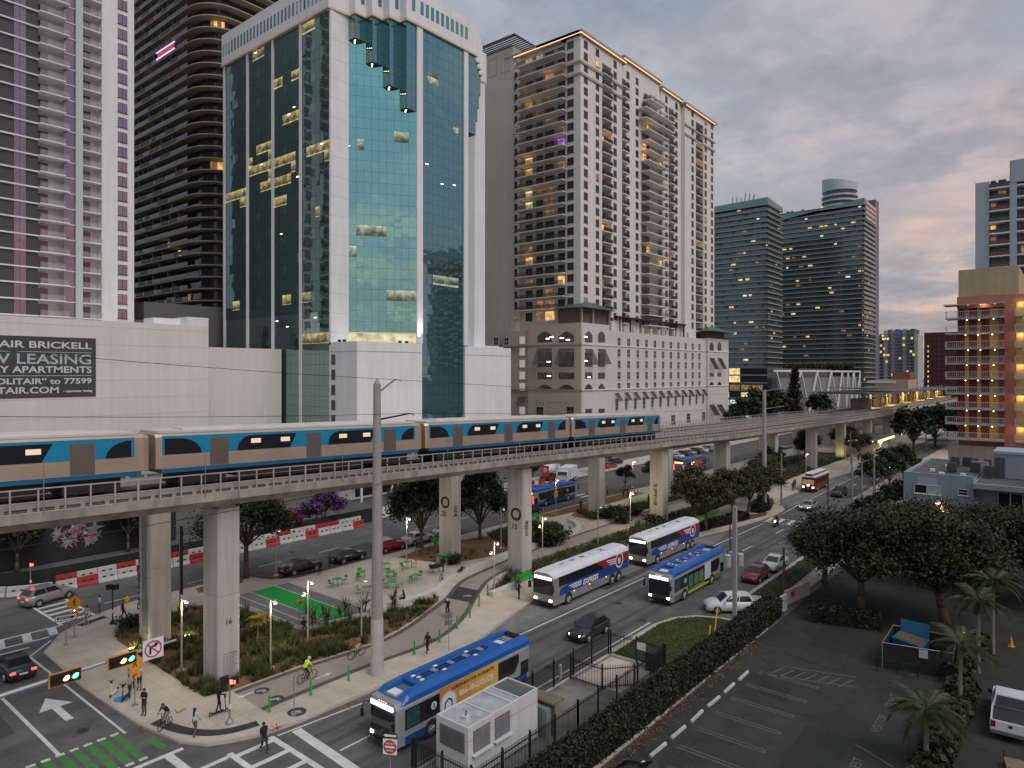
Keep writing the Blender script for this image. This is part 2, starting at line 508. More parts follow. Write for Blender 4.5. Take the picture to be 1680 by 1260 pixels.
class MB:
	def __init__(s):
		s.v = []
		s.f = []
		s.m = []
		s.mi = 0

	def add(s,vs,fs):
		b = len(s.v)
		s.v += [tuple(x) for x in vs]
		for f in fs:
			s.f.append(tuple(b + i for i in f))
			s.m.append(s.mi)
		return s

	def box(s,x0,x1,y0,y1,z0,z1):
		return s.add([(x0,y0,z0),(x1,y0,z0),(x1,y1,z0),(x0,y1,z0),(x0,y0,z1),(x1,y0,z1),(x1,y1,z1),(x0,y1,z1)],
					[(0,3,2,1),(4,5,6,7),(0,1,5,4),(1,2,6,5),(2,3,7,6),(3,0,4,7)])

	def hexa(s,b,t):
		"""bottom four points, top four points (counter clockwise from above)"""
		return s.add(list(b) + list(t),[(0,3,2,1),(4,5,6,7),(0,1,5,4),(1,2,6,5),(2,3,7,6),(3,0,4,7)])

	def poly(s,pts):
		return s.add(pts,[tuple(range(len(pts)))])

	def prism(s,p2,z0,z1):
		n = len(p2)
		a = sum(p2[i][0] * p2[(i + 1) % n][1] - p2[(i + 1) % n][0] * p2[i][1] for i in range(n))
		if a < 0:
			p2 = p2[::-1]
		vs = [(x,y,z0) for x,y in p2] + [(x,y,z1) for x,y in p2]
		fs = [tuple(range(n - 1,-1,-1)),tuple(range(n,2 * n))]
		fs += [(i,(i + 1) % n,n + (i + 1) % n,n + i) for i in range(n)]
		return s.add(vs,fs)

	def extr(s,prof,a0,a1,axis):
		"""profile (p,q) extruded along axis: 'x' -> (a,p,q), 'y' -> (p,a,q)"""
		n = len(prof)
		mk = (lambda a,p,q: (a,p,q)) if axis == 'x' else (lambda a,p,q: (p,a,q))
		vs = [mk(a0,p,q) for p,q in prof] + [mk(a1,p,q) for p,q in prof]
		fs = [tuple(range(n)),tuple(range(2 * n - 1,n - 1,-1))]
		fs += [(i,n + i,n + (i + 1) % n,(i + 1) % n) for i in range(n)]
		return s.add(vs,fs)

	def tube(s,p0,p1,r0,r1=None,n=8,caps=True):
		r1 = r0 if r1 is None else r1
		p0 = Vector(p0)
		p1 = Vector(p1)
		d = p1 - p0
		if d.length < 1e-6:
			return s
		d.normalize()
		a = d.orthogonal().normalized()
		b = d.cross(a)
		vs = []
		for p,r in ((p0,r0),(p1,r1)):
			for i in range(n):
				t = 2 * math.pi * i / n
				vs.append(p + a * (r * math.cos(t)) + b * (r * math.sin(t)))
		fs = [(i,(i + 1) % n,n + (i + 1) % n,n + i) for i in range(n)]
		if caps:
			fs += [tuple(range(n - 1,-1,-1)),tuple(range(n,2 * n))]
		return s.add(vs,fs)

	def path(s,pts,r,n=6,r1=None):
		k = len(pts) - 1
		for i in range(k):
			ra = r if r1 is None else r + (r1 - r) * i / k
			rb = r if r1 is None else r + (r1 - r) * (i + 1) / k
			s.tube(pts[i],pts[i + 1],ra,rb,n,True)
		return s

	def lathe(s,prof,n=12,c=(0,0,0),axis='z'):
		vs = []
		for r,z in prof:
			for i in range(n):
				t = 2 * math.pi * i / n
				p = (r * math.cos(t),r * math.sin(t),z)
				if axis == 'y':
					p = (p[0],p[2],p[1])
				elif axis == 'x':
					p = (p[2],p[0],p[1])
				vs.append((c[0] + p[0],c[1] + p[1],c[2] + p[2]))
		fs = []
		for j in range(len(prof) - 1):
			for i in range(n):
				a,b_ = j * n + i,j * n + (i + 1) % n
				q = (a,b_,b_ + n,a + n)
				fs.append(q if axis != 'y' else q[::-1])
		fs.append(tuple(range(n - 1,-1,-1)))
		k = (len(prof) - 1) * n
		fs.append(tuple(range(k,k + n)))
		return s.add(vs,fs)

	def ball(s,c,r,n=8,sz=1.):
		prof = [(max(.02 * r,r * math.sin(math.pi * j / 6)),-r * sz * math.cos(math.pi * j / 6)) for j in range(7)]
		return s.lathe(prof,n,c)

	def torus(s,c,R_,r,axis='y',n=18,k=6):
		vs = []
		for i in range(n):
			a = 2 * math.pi * i / n
			for j in range(k):
				b = 2 * math.pi * j / k
				q = R_ + r * math.cos(b)
				p = (q * math.cos(a),r * math.sin(b),q * math.sin(a))
				if axis == 'z':
					p = (p[0],p[2],p[1])
				elif axis == 'x':
					p = (p[1],p[0],p[2])
				vs.append((c[0] + p[0],c[1] + p[1],c[2] + p[2]))
		fs = [(i * k + j,i * k + (j + 1) % k,((i + 1) % n) * k + (j + 1) % k,((i + 1) % n) * k + j) for i in range(n) for j in range(k)]
		return s.add(vs,fs)

	def mesh(s,name,mat,off=(0,0,0),smooth=False):
		me = bpy.data.meshes.new(name)
		if off[0] or off[1] or off[2]:
			vs = [(x - off[0],y - off[1],z - off[2]) for x,y,z in s.v]
		else:
			vs = s.v
		me.from_pydata(vs,[],s.f)
		for m in (mat if isinstance(mat,(list,tuple)) else [mat]):
			me.materials.append(m)
		if any(s.m):
			me.polygons.foreach_set('material_index',s.m)
		if smooth:
			me.polygons.foreach_set('use_smooth',[True] * len(s.f))
		me.update()
		return me

	def build(s,name,mat,parent=None,smooth=False,loc=None,**kw):
		off = (0,0,0)
		if parent is not None:
			off = tuple(root_of(parent).location)
		elif loc is not None:
			off = tuple(loc)
		o = bpy.data.objects.new(name,s.mesh(name,mat,off,smooth))
		COL.objects.link(o)
		if parent is not None:
			o.parent = parent
		elif loc is not None:
			o.location = loc
		return tag(o,**kw) if kw else o

def put(name,me,parent,loc,rot=None,scale=None,mat=None):
	"""another object on shared mesh data; loc in world metres, parent's thing not yet moved or rotated"""
	o = bpy.data.objects.new(name,me)
	if parent is not None:
		rl = root_of(parent).location
		o.parent = parent
		o.location = (loc[0] - rl[0],loc[1] - rl[1],loc[2] - rl[2])
	else:
		o.location = loc
	if rot:
		o.rotation_euler = rot
	if scale:
		o.scale = scale
	COL.objects.link(o)
	return o

def dup(root,loc,rz=0.,label=None,group=None,scale=None):
	r = root.copy()
	COL.objects.link(r)
	r.location = loc if len(loc) == 3 else (loc[0],loc[1],0)
	r.rotation_euler = (0,0,rz)
	if label:
		r['label'] = label
	if group:
		r['group'] = group
	if scale:
		r.scale = (scale,) * 3 if isinstance(scale,(int,float)) else scale
	for ch in list(root.children):
		c = ch.copy()
		COL.objects.link(c)
		c.parent = r
		for g in list(ch.children):
			d = g.copy()
			COL.objects.link(d)
			d.parent = c
	return r

def sheet(name,pts,z,mat,kind='structure',parent=None):
	return MB().poly([(x,y,z) for x,y in pts]).build(name,mat,parent,kind=kind)

def text(name,s,size,mat,parent,origin,xdir,ydir,align='LEFT',bold=.0,ext=.004,shear=0.):
	c = bpy.data.curves.new('t','FONT')
	c.body = s
	c.size = size
	c.align_x = align
	c.offset = bold
	c.extrude = ext
	c.shear = shear
	c.resolution_u = 3
	t = bpy.data.objects.new('t',c)
	me = bpy.data.meshes.new_from_object(t)
	bpy.data.objects.remove(t)
	bpy.data.curves.remove(c)
	x = Vector(xdir).normalized()
	y = Vector(ydir).normalized()
	n = x.cross(y)
	rl = root_of(parent).location if parent is not None else Vector((0,0,0))
	M = Matrix(((x[0],y[0],n[0],origin[0] - rl[0]),(x[1],y[1],n[1],origin[1] - rl[1]),(x[2],y[2],n[2],origin[2] - rl[2]),(0,0,0,1)))
	me.transform(M)
	me.materials.clear()
	me.materials.append(mat)
	me.name = name
	o = bpy.data.objects.new(name,me)
	COL.objects.link(o)
	o.parent = parent
	if len(s) > 1:
		o['kind'] = 'stuff'
	return o

def strip(pts,w):
	"""offset a polyline by w to its left: closed outline"""
	out = []
	n = len(pts)
	for i,p in enumerate(pts):
		a = Vector(pts[max(0,i - 1)])
		b = Vector(pts[min(n - 1,i + 1)])
		d = (b - a).normalized()
		out.append((p[0] - d.y * w,p[1] + d.x * w))
	return out

def band(mb,pts,w,z0,z1=None):
	"""quads along a polyline between it and its offset; with z1 a solid wall"""
	q = strip(pts,w)
	for i in range(len(pts) - 1):
		a,b,c,d = pts[i],pts[i + 1],q[i + 1],q[i]
		if z1 is None:
			mb.poly([(a[0],a[1],z0),(b[0],b[1],z0),(c[0],c[1],z0),(d[0],d[1],z0)])
		else:
			mb.hexa([(p[0],p[1],z0) for p in (a,b,c,d)],[(p[0],p[1],z1) for p in (a,b,c,d)])
	return mb

def smoothline(pts,k=4):
	"""Catmull-Rom through points"""
	out = []
	n = len(pts)
	for i in range(n - 1):
		p0 = np.array(pts[max(0,i - 1)],float)
		p1 = np.array(pts[i],float)
		p2 = np.array(pts[i + 1],float)
		p3 = np.array(pts[min(n - 1,i + 2)],float)
		for j in range(k):
			t = j / k
			q = .5 * (2 * p1 + (p2 - p0) * t + (2 * p0 - 5 * p1 + 4 * p2 - p3) * t * t + (3 * p1 - p0 - 3 * p2 + p3) * t ** 3)
			out.append(tuple(q))
	out.append(tuple(pts[-1]))
	return out

# ================================================================ THE GROUND
sheet('ground',[(-1500,-1500),(3000,-1500),(3000,3000),(-1500,3000)],-.08,GROUND)
road = sheet('road',[(-90,-70),(620,-70),(620,79.6),(-90,79.6)],0.,ASPH)
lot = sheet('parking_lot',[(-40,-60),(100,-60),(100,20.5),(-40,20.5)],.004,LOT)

PL = [(18.3,45.2),(19.0,41.2),(19.9,39.6),(21.1,38.8),(22.7,38.1),(25,37.75),(29.7,37.6),(41.2,37.7),(46,39.0),(51.3,40.35),
	(84,40.4),(87,39.2),(92,38),(102.3,36.6),(108,36.1),(113,36.4),(117,38.2),(121,39.9),(150,40.2),(160,39),(170,38.4),(260,38),(500,38),
	(500,64.3),(98,64.3),(42,64.3),(40,66.2),(38.8,69.4),(36,69.8),(27.3,69.8),(24,68.6),(20.5,66),(18.3,62.5),(18.0,53.5)]
MB().prism(PL,0,.15).build('sidewalk',CONC,kind='structure')
kb = MB()
band(kb,PL + [PL[0]],.22,.152)
kb.build('kerb',KERB,kind='structure')
sheet('bus_bay_concrete',[(42.6,36.6),(86.5,36.3),(92,37.4),(87,39.1),(84,40.38),(51.3,40.33),(46,38.97),(42,37.7)],.004,ASPH2)
sheet('trolley_bay_concrete',[(117,36.4),(155,36.6),(160,39.),(150,40.18),(121,39.88),(117,38.18)],.004,ASPH2)

RB = [(-60,28.6),(54.2,28.6),(56.8,28.0),(58.6,26.7),(59.5,24.6),(59.6,20.6),(-60,20.6)]
MB().prism(RB,0,.13).build('side_pavement',CONC,kind='structure')
kb = MB()
band(kb,RB[:5],-.22,.132)
kb.build('side_kerb',KERB,kind='structure')
RB2 = [(66,25.4),(110,25.6),(114.6,24),(116.5,20),(116.5,-60),(100.2,-60),(100.2,20.6),(66.6,21.4)]
MB().prism(RB2,0,.13).build('side_pavement',CONC,kind='structure')
kb = MB()
band(kb,RB2[:5],-.25,.132)
kb.build('side_kerb',KERB,kind='structure')
MB().prism([(129,30.5),(500,31),(500,-60),(129,-60)],0,.13).build('side_pavement',CONC,kind='structure')
MB().prism([(26,81.2),(420,81.2),(420,88),(26,88)],0,.12).build('far_pavement',CONC,kind='structure')

# planted beds and surfaces laid on the pavement
BED = [(22.65,45.5),(22.9,60.6),(23.6,62.6),(25.2,63.7),(27.5,64.0),(33.4,63.6),(33.75,50.9),(36,49.7),(40,48.8),(42.5,48.4),(47.6,48.4),
	(46.4,47.3),(43.4,46.0),(39,44.7),(35.5,44.15),(29.3,44.9),(24.4,45.0)]
sheet('planting_bed',BED,.156,MULCH)
sheet('planting_bed',[(38.9,69.2),(40.4,66.0),(46,64.9),(46,66),(43,67.4),(39.2,69.55),(36,69.6),(33.5,69.0),(33.0,67.5),(35,66.7),(37.5,67.2)][::-1],.156,MULCH)
sheet('planting_bed',[(54.3,62.2),(56.2,55.6),(61,54.2),(67,54.1),(71,54.3),(71.5,58),(68.5,61.5),(60,63.2)],.156,MULCH)
sheet('planting_bed',[(71.8,54.3),(79,55.6),(81,58.4),(79.5,62.6),(73,62.9),(69.5,61.5),(72,58)],.156,SOIL)
sheet('planting_bed',[(86,55.5),(92,53.6),(112,53.0),(112,55.2),(97,57.5),(90,61.2),(87,60)],.156,MULCH)
sheet('planting_bed',[(50.5,44.55),(56.5,47.4),(62,48.3),(75.2,48.2),(86,48.2),(112,48.4),(112,45),(88,44.2),(60,44.4)],.156,SOIL)
sheet('planting_bed',[(86,42.2),(88,40.6),(96,38.8),(106,37.0),(109,37.6),(100,41.0),(90,42.8)],.156,SOIL)
sheet('planting_bed',[(112,38.2),(117,39.4),(121,40.9),(121,43.4),(113,42.6)],.156,SOIL)
sheet('planting_bed',[(126,46),(200,46),(200,58),(126,58)],.156,SOIL)
sheet('lime_court',[(94.5,43.4),(101,43.0),(106,44.0),(104,47.6),(96,47.6)],.158,LAWNG)
sheet('lime_court',[(98,56.4),(110,54.6),(116,57.2),(104,59.6)],.158,LAWNG)
sheet('green_court',[(117,46),(131,45.4),(136,48.6),(124,52)],.158,GREEN)
sheet('dark_plaza_band',[(84,61.5),(98,60.5),(112,60.8),(112,63.9),(84,63.9)],.156,MULCH)
sheet('plaza',[(40.6,50.6),(42.6,49.3),(47.8,49.35),(50.9,50.7),(55.5,52),(60,52.9),(55.8,55.4),(53.9,62.2),(52,63.9),(40.6,63.9)],.156,PLAZA)
sheet('grey_court',[(33.9,63.8),(40.55,63.5),(40.55,50.3),(34.05,50.7)],.158,GREYC)
sheet('green_court',[(36.4,63.7),(39.05,63.6),(39.1,50.75),(36.35,50.75)],.162,GREEN)
cl = MB()
for a in (36.4,39.05,35.1):
	cl.poly([(a - .06,50.6,.166),(a + .06,50.6,.166),(a + .06,63.7,.166),(a - .06,63.7,.166)])
cl.poly([(34.15,50.9,.166),(34.3,50.9,.166),(34.2,60,.166),(34.05,60,.166)])
cl.poly([(34.2,50.62,.167),(40.5,50.42,.167),(40.5,50.55,.167),(34.2,50.75,.167)])
cl.build('court_lines',LINE,kind='structure')

PN = smoothline([(24.2,40.7),(28,40.75),(32.9,40.7),(36.7,40.35),(39.7,40.45),(42.7,41.3),(46,42.9),(50,45.4),(55,48.0),(60,48.8),(67.8,48.5),(86,48.5),(112,48.7),(160,48.4)],4)
PF = smoothline([(24.3,44.7),(29.3,44.6),(32.5,44.2),(35.5,43.95),(39,44.4),(43.4,45.9),(47.6,47.6),(51,49.5),(54,50.5),(62.4,51.7),(70,52.2),(90,52.6),(112,52.8),(160,52.6)],4)
mb = MB()
for i in range(len(PN) - 1):
	mb.poly([PN[i] + (.164,),PN[i + 1] + (.164,),PF[i + 1] + (.164,),PF[i] + (.164,)])
mb.build('cycle_path',PATH,kind='structure')
mb = MB()
band(mb,PN,.48,.168)
band(mb,PF,-.48,.168)
mb.build('cycle_path_edge',PATHD,kind='structure')
sheet('cycle_crossing_panel',[(48.0,44.45),(51.2,46.4),(50.9,48.9),(47.6,47.2)],.170,TACT)
# tactile strips at the corners
mb = MB()
band(mb,smoothline([(18.75,44.6),(19.35,42.2),(20.3,40.5),(21.5,39.6),(23.0,39.15)],4),.75,.157)
mb.poly([(22.3,66.3,.157),(24.6,67.0,.157),(24.4,67.7,.157),(22.0,67.0,.157)])
mb.build('tactile_paving',TACT,kind='structure')

def disc(name,u,v,r,z,mat):
	return sheet(name,[(u + r * math.cos(i * math.pi / 10),v + r * math.sin(i * math.pi / 10)) for i in range(20)],z,mat)

disc('blue_ground_disc',19.05,49.5,.52,.157,pm('blue_disc_paint',(.03,.25,.55),.7,var=.15))
for (px,py) in ((429.6,1133.2),(453,1146.6)):
	u,v = G(px,py,.17)
	disc('path_symbol_disc',u,v,.52,.172,TACT)
u,v = G(487,1167.5,.17)
disc('path_symbol_disc',u,v,.6,.160,TACT)

def bikesym(mb,u,v,s,z,dx=(0,1),dy=(-1,0)):
	def P(a,b):
		return (u + s * (a * dx[0] + b * dy[0]),v + s * (a * dx[1] + b * dy[1]),z)
	for cx in (-.5,.5):
		for i in range(10):
			a0,a1 = 2 * math.pi * i / 10,2 * math.pi * (i + 1) / 10
			mb.poly([P(cx + .34 * math.cos(a0),-.2 + .34 * math.sin(a0)),P(cx + .34 * math.cos(a1),-.2 + .34 * math.sin(a1)),
					P(cx + .23 * math.cos(a1),-.2 + .23 * math.sin(a1)),P(cx + .23 * math.cos(a0),-.2 + .23 * math.sin(a0))])
	for (a,b,c,d) in ((-.5,-.2,-.2,.28),(-.2,.28,.3,.28),(.3,.28,.5,-.2),(0,-.2,-.2,.28),(0,-.2,.3,.28),(.3,.28,.25,.5)):
		n = Vector((c - a,d - b)).normalized() * .055
		mb.poly([P(a - n.y,b + n.x),P(a + n.y,b - n.x),P(c + n.y,d - n.x),P(c - n.y,d + n.x)])

mk = MB()
for (px,py) in ((429.6,1133.2),(453,1146.6),(487,1167.5)):
	u,v = G(px,py,.17)
	bikesym(mk,u,v,.42,.174,dx=(RU,RV),dy=(FU,FV))
bikesym(mk,49.3,46.2,.5,.174,dx=(RU,RV),dy=(FU,FV))
for (px,py) in ((961,888),(947,893)):
	u,v = G(px,py,.17)
	bikesym(mk,u,v,.5,.172)
for (u,v,d) in ((25.3,43.6,-1),(29.0,42.0,1)):
	mk.poly([(u,v - .07,.17),(u + .9 * d,v - .07,.17),(u + .9 * d,v + .07,.17),(u,v + .07,.17)])
	mk.poly([(u + .9 * d,v - .22,.17),(u + 1.4 * d,v,.17),(u + .9 * d,v + .22,.17)])
mk.build('path_markings',LINE,kind='structure')

# ---- painted markings on the carriageways
mk = MB()
ZM = .008

def ln(x0,y0,x1,y1,wd,m=None,z=ZM):
	d = Vector((x1 - x0,y1 - y0)).normalized()
	nx,ny = -d.y * wd / 2,d.x * wd / 2
	(m or mk).poly([(x0 - nx,y0 - ny,z),(x1 - nx,y1 - ny,z),(x1 + nx,y1 + ny,z),(x0 + nx,y0 + ny,z)])

for a,b in (((23.2,37.5),(29.6,36.75)),((29.6,36.75),(43.2,36.25)),((43.2,36.25),(101.5,35.6)),((106.2,35.5),(118,36.0)),((118,36),(158,36.4)),((158,36.4),(300,36))):
	ln(*a,*b,.15)
ln(30,29.15,54.5,29.15,.15)
for k in range(14):
	u = 47.8 + 12 * k
	if 100 < u + 2 and u < 106:
		continue
	ln(u,32.05,u + 3.1,32.05,.13)
ln(24.6,33.2,40,33.1,.14)
for k in range(9):
	ln(134 + 12 * k,34,137 + 12 * k,34,.13)
mk.build('lane_lines',LINE,kind='structure')
mk = MB()
ln(24.3,37.2,23.8,28.9,.62)
for u in (20.35,22.85):
	ln(u,37.9 if u < 21 else 37.7,u - .1,28.8,.36)
for k in range(6):
	ln(20.5,37.3 - 1.72 * k,22.7,37.25 - 1.72 * k,.38,z=.011)
for v in (40.5,37.6):
	ln(-6,v,18.9 if v > 40 else 20.2,v,.34)
for k in range(12):
	ln(18.0 - 1.75 * k,40.4,18.0 - 1.75 * k,37.8,.5,z=.011)
for v in (68.5,66.3):
	ln(-6,v + .3,21.4 if v > 68 else 19.8,v - .1,.26)
for k in range(12):
	ln(20.6 - 1.85 * k,68.4,20.2 - 1.85 * k,66.4,.62,z=.011)
ln(4,65.2,18.0,64.9,.22)
for u in (21.4,24.2):
	ln(u,68.3,u - .1,77.5,.24)
for k in range(6):
	ln(21.5,69.2 + 1.4 * k,24.1,69.5 + 1.4 * k,.5,z=.011)
for u in (102.2,105.6):
	ln(u,28.4,u + .3,36.2,.22)
for k in range(5):
	ln(102.3,29.4 + 1.55 * k,105.8,29.6 + 1.55 * k,.55,z=.011)
for k in range(7):
	ln(101.5,66.2 + 1.6 * k,105,66.2 + 1.6 * k,.6,z=.011)
mk.build('crosswalk_markings',LINE,kind='structure')
mk = MB()
ln(14.04,45.4,14.04,64.6,.22)
ln(17.45,44.9,17.45,62.8,.15)
ln(17.5,62.8,19.6,65.2,.15)
for u in (10.6,):
	for k in range(5):
		ln(u,46 + 4.5 * k,u,48 + 4.5 * k,.15)
mk.poly([(15.67,49.4,ZM),(16.13,49.4,ZM),(16.13,51.9,ZM),(15.67,51.9,ZM)])
mk.poly([(14.95,51.9,ZM),(16.85,51.9,ZM),(15.9,53.9,ZM)])
for k in range(10):
	ln(26 + 8 * k,71.8,29 + 8 * k,71.8,.13)
for u in (65.6,):
	ln(65.4,27.4,66,25.6,.12)
for (u0,u1) in ((68.2,79),(88,108)):
	for u in (u0,u1):
		ln(u - 1.4,28.0,u,25.7,.13)
for k in range(13):
	u = 16.95 - .72 * k
	for v in (45.25,41.15):
		ln(u,v - .14,u,v + .14,.46,z=.012)
mk.build('street_arrows_and_lines',LINE,kind='structure')
mk = MB()
for k in range(13):
	u = 16.95 - .72 * k
	ln(u,41.3,u,45.1,.46)
ln(18.25,41.4,18.0,43.2,.46)
mk.build('green_cycle_crossing',LINEG,kind='structure')
mk = MB()
for k in range(7):
	u = 34.95 + 2.62 * k
	for s in (-.16,.16):
		ln(u + s,18.2,u + s,14.1,.075)
	ln(u - .2,14.1,u + .2,14.1,.075)
for k in range(7):
	ln(50.6 + .2 * k,17.5 - .75 * k,52.4 + .2 * k,17.0 - .75 * k,.09)
ln(50.4,18,52.5,12,.08)
ln(52.6,17.6,54.2,12.4,.08)
ln(44.4,10.2,42.6,7.0,.09)
mk.build('stall_lines',LINEF,kind='structure')
tt = text('stall_lettering','VISITOR',.78,LINEF,lot,(46.6,9.4,.012),(1,0,0),(0,1,0),ext=0)
tt = text('stall_lettering','GUEST',.78,LINEF,lot,(50.7,9.4,.012),(1,0,0),(0,1,0),ext=0)
tt = text('stall_lettering','GUEST',.78,LINEF,lot,(40.6,9.4,.012),(1,0,0),(0,1,0),ext=0)

# manhole covers, asphalt repairs, utility paint
MANH = pm('manhole_iron',(.045,.042,.04),.6,.4,var=.2,scale=6)
for u,v in ((31,35.2),(41.5,30.6),(57.2,33.9),(70.5,33.6),(54.6,29.9),(9.5,55),(15.9,47.3),(48,74.5),(88,70),(62,30.2)):
	disc('manhole_cover',u,v,.36,.009,MANH)
PAT = ground_mat('asphalt_repair',(.075,.072,.070),var=.15)
for i,(a,b,c,d) in enumerate(((35,34.2,42,35.4),(60,36.9,71,38.0),(12.2,50,13.2,59),(50,70,57,71.2),(77,30.2,86,31.2),(27.2,33.8,31,34.9))):
	sheet('asphalt_repair',[(a,b),(c,b + .1),(c + .1,d),(a - .1,d - .05)],.006,PAT)
PAT2 = ground_mat('lot_repair',(.030,.030,.027),var=.2)
for (a,b,c,d) in ((37,10.2,45,13.2),(58,13.4,63,17.2),(47,15.2,49.5,17.4),(36,7.4,43,8.4)):
	sheet('lot_repair',[(a,b),(c,b + .3),(c - .2,d),(a + .2,d - .3)],.007,PAT2)
RPM = pm('utility_paint_red',(.38,.10,.075),.8,var=.3,scale=3,grain=.3)
mk = MB()
for (px,py) in ((588,1147),(455,1196),(445,1199),(290,1170),(600,1140),(575,1157),(850,1045),(862,1038)):
	u,v = G(px,py,.16)
	for k in range(3):
		a = random.uniform(0,3)
		ln(u,v,u + .7 * math.cos(a),v + .7 * math.sin(a),.07,mk,.159 if v > 37.6 else .010)
mk.build('utility_paint',RPM,kind='structure')
TYR = ground_mat('tyre_polish',(.088,.083,.081),var=.1)
for v in (30.2,31.4,34.3,35.6):
	sheet('tyre_track',[(24,v - .22),(99,v - .22),(99,v + .22),(24,v + .22)],.005,TYR)

# ================================================================ ELEVATED GUIDEWAY
def soff(u):
	if u <= 114:
		return 12.76 - .0275 * (u - 24)
	if u <= 219:
		return 10.285 - .017 * (u - 114)
	return 8.5 - .004 * (u - 219)

via = thing('elevated_guideway','concrete twin elevated railway guideway on tall square piers crossing the picture','viaduct',(24,47,0))
US = [-46,-11.2,24.9,58.9,91.3,114.5,139,165.5,190.5,219.5,246,275,305,335,365,395,425]
VC = (47.3,58.0)
for vc in VC:
	for a,b in zip(US[:-1],US[1:]):
		m = MB()
		a += .03
		b -= .03
		za,zb = soff(a),soff(b)
		pr = [(-2.2,1.05),(-2.2,.55),(-1.75,.38),(-1.35,0),(1.35,0),(1.75,.38),(2.2,.55),(2.2,1.05)]
		n = len(pr)
		vs = [(a,vc + y,za + z) for y,z in pr] + [(b,vc + y,zb + z) for y,z in pr]
		fs = [tuple(range(n)),tuple(range(2 * n - 1,n - 1,-1))] + [(i,n + i,n + (i + 1) % n,(i + 1) % n) for i in range(n)]
		m.add(vs,fs)
		m.build('girder',CONCR,via)
PIERS = {}
for vc in VC:
	for i,u in enumerate(US[1:-1]):
		uc = u - .1
		m = MB()
		zt = soff(uc) - .01
		hv,hu,c = 1.1,.82,.10
		for (z0,z1) in ((-.05,zt * .5 - .015),(zt * .5 + .015,zt - .25)):
			m.prism([(uc - hu + c,vc - hv),(uc + hu - c,vc - hv),(uc + hu,vc - hv + c),(uc + hu,vc + hv - c),(uc + hu - c,vc + hv),(uc - hu + c,vc + hv),(uc - hu,vc + hv - c),(uc - hu,vc - hv + c)],z0,z1)
		m.box(uc - hu + .03,uc + hu - .03,vc - hv + .03,vc + hv - .03,zt * .5 - .015,zt * .5 + .015)
		m.box(uc - .6,uc + .6,vc - .9,vc + .9,zt - .25,zt)
		PIERS[(vc,i)] = m.build('pier',PIERM,via)
		b = MB()
		for s in (-.6,.6):
			b.box(uc - .3,uc + .3,vc + s - .2,vc + s + .2,zt - .02,zt + .02)
# conduits in the slot of the pier by the crossing
pu = MB()
for k in range(5):
	pu.tube((24.9 - .93,57.45 + .22 * k,.2),(24.9 - .93,57.45 + .22 * k,12.2),.07,n=6)
for z in (1.2,3.4,5.6,7.8,10):
	pu.box(24.9 - 1.02,24.9 - .9,57.3,58.5,z,z + .08)
pu.build('conduit',STEELG,PIERS[(58.0,1)])
INK = pm('pier_lettering_black',(.02,.02,.02),.7,var=0)
P1 = PIERS[(47.3,1)]
P2 = PIERS[(47.3,2)]
P3 = PIERS[(47.3,3)]
F2 = PIERS[(58.0,2)]
F1 = PIERS[(58.0,1)]
# faces: v- side (towards the camera's right) and u- side (towards the camera's left)
text('lettering','O',1.9,INK,P2,(58.8 - .823,47.95,6.0),(0,-1,0),(0,0,1),bold=.05)
text('lettering','.15',.82,INK,P2,(58.8 - .823,47.95,5.0),(0,-1,0),(0,0,1),bold=.015)
text('lettering','mile',1.0,INK,P2,(58.9,46.196,4.3),(0,0,1),(-1,0,0),bold=.02)
text('lettering','O',1.9,INK,F2,(58.8 - .823,58.75,6.0),(0,-1,0),(0,0,1),bold=.05)
text('lettering','.25',.82,INK,F2,(58.8 - .823,58.75,5.0),(0,-1,0),(0,0,1),bold=.015)
text('lettering','km',1.0,INK,F2,(58.9,56.896,5.0),(0,0,1),(-1,0,0),bold=.02)
text('lettering','Brickell ft',.8,INK,P3,(91.2 - .823,47.2,2.8),(0,0,1),(0,1,0),bold=.02)
text('lettering','The Underline',.75,INK,F1,(24.8 - .823,58.85,2.6),(0,0,1),(0,1,0),bold=.02)
text('lettering','52',.5,INK,F1,(24.8 - .823,58.85,1.2),(0,0,1),(0,1,0),bold=.01)
text('lettering','16',.5,INK,P1,(24.5,46.196,4.3),(1,0,0),(0,0,1),bold=.01)
text('lettering','The Underline',.17,INK,P1,(24.35,46.196,2.2),(1,0,0),(0,0,1))
for k in range(11):
	text('lettering','eco wake lark sound ave'[: 23 - (k * 7) % 5],.105,INK,P1,(24.35,46.196,2.05 - .14 * k),(1,0,0),(0,0,1))

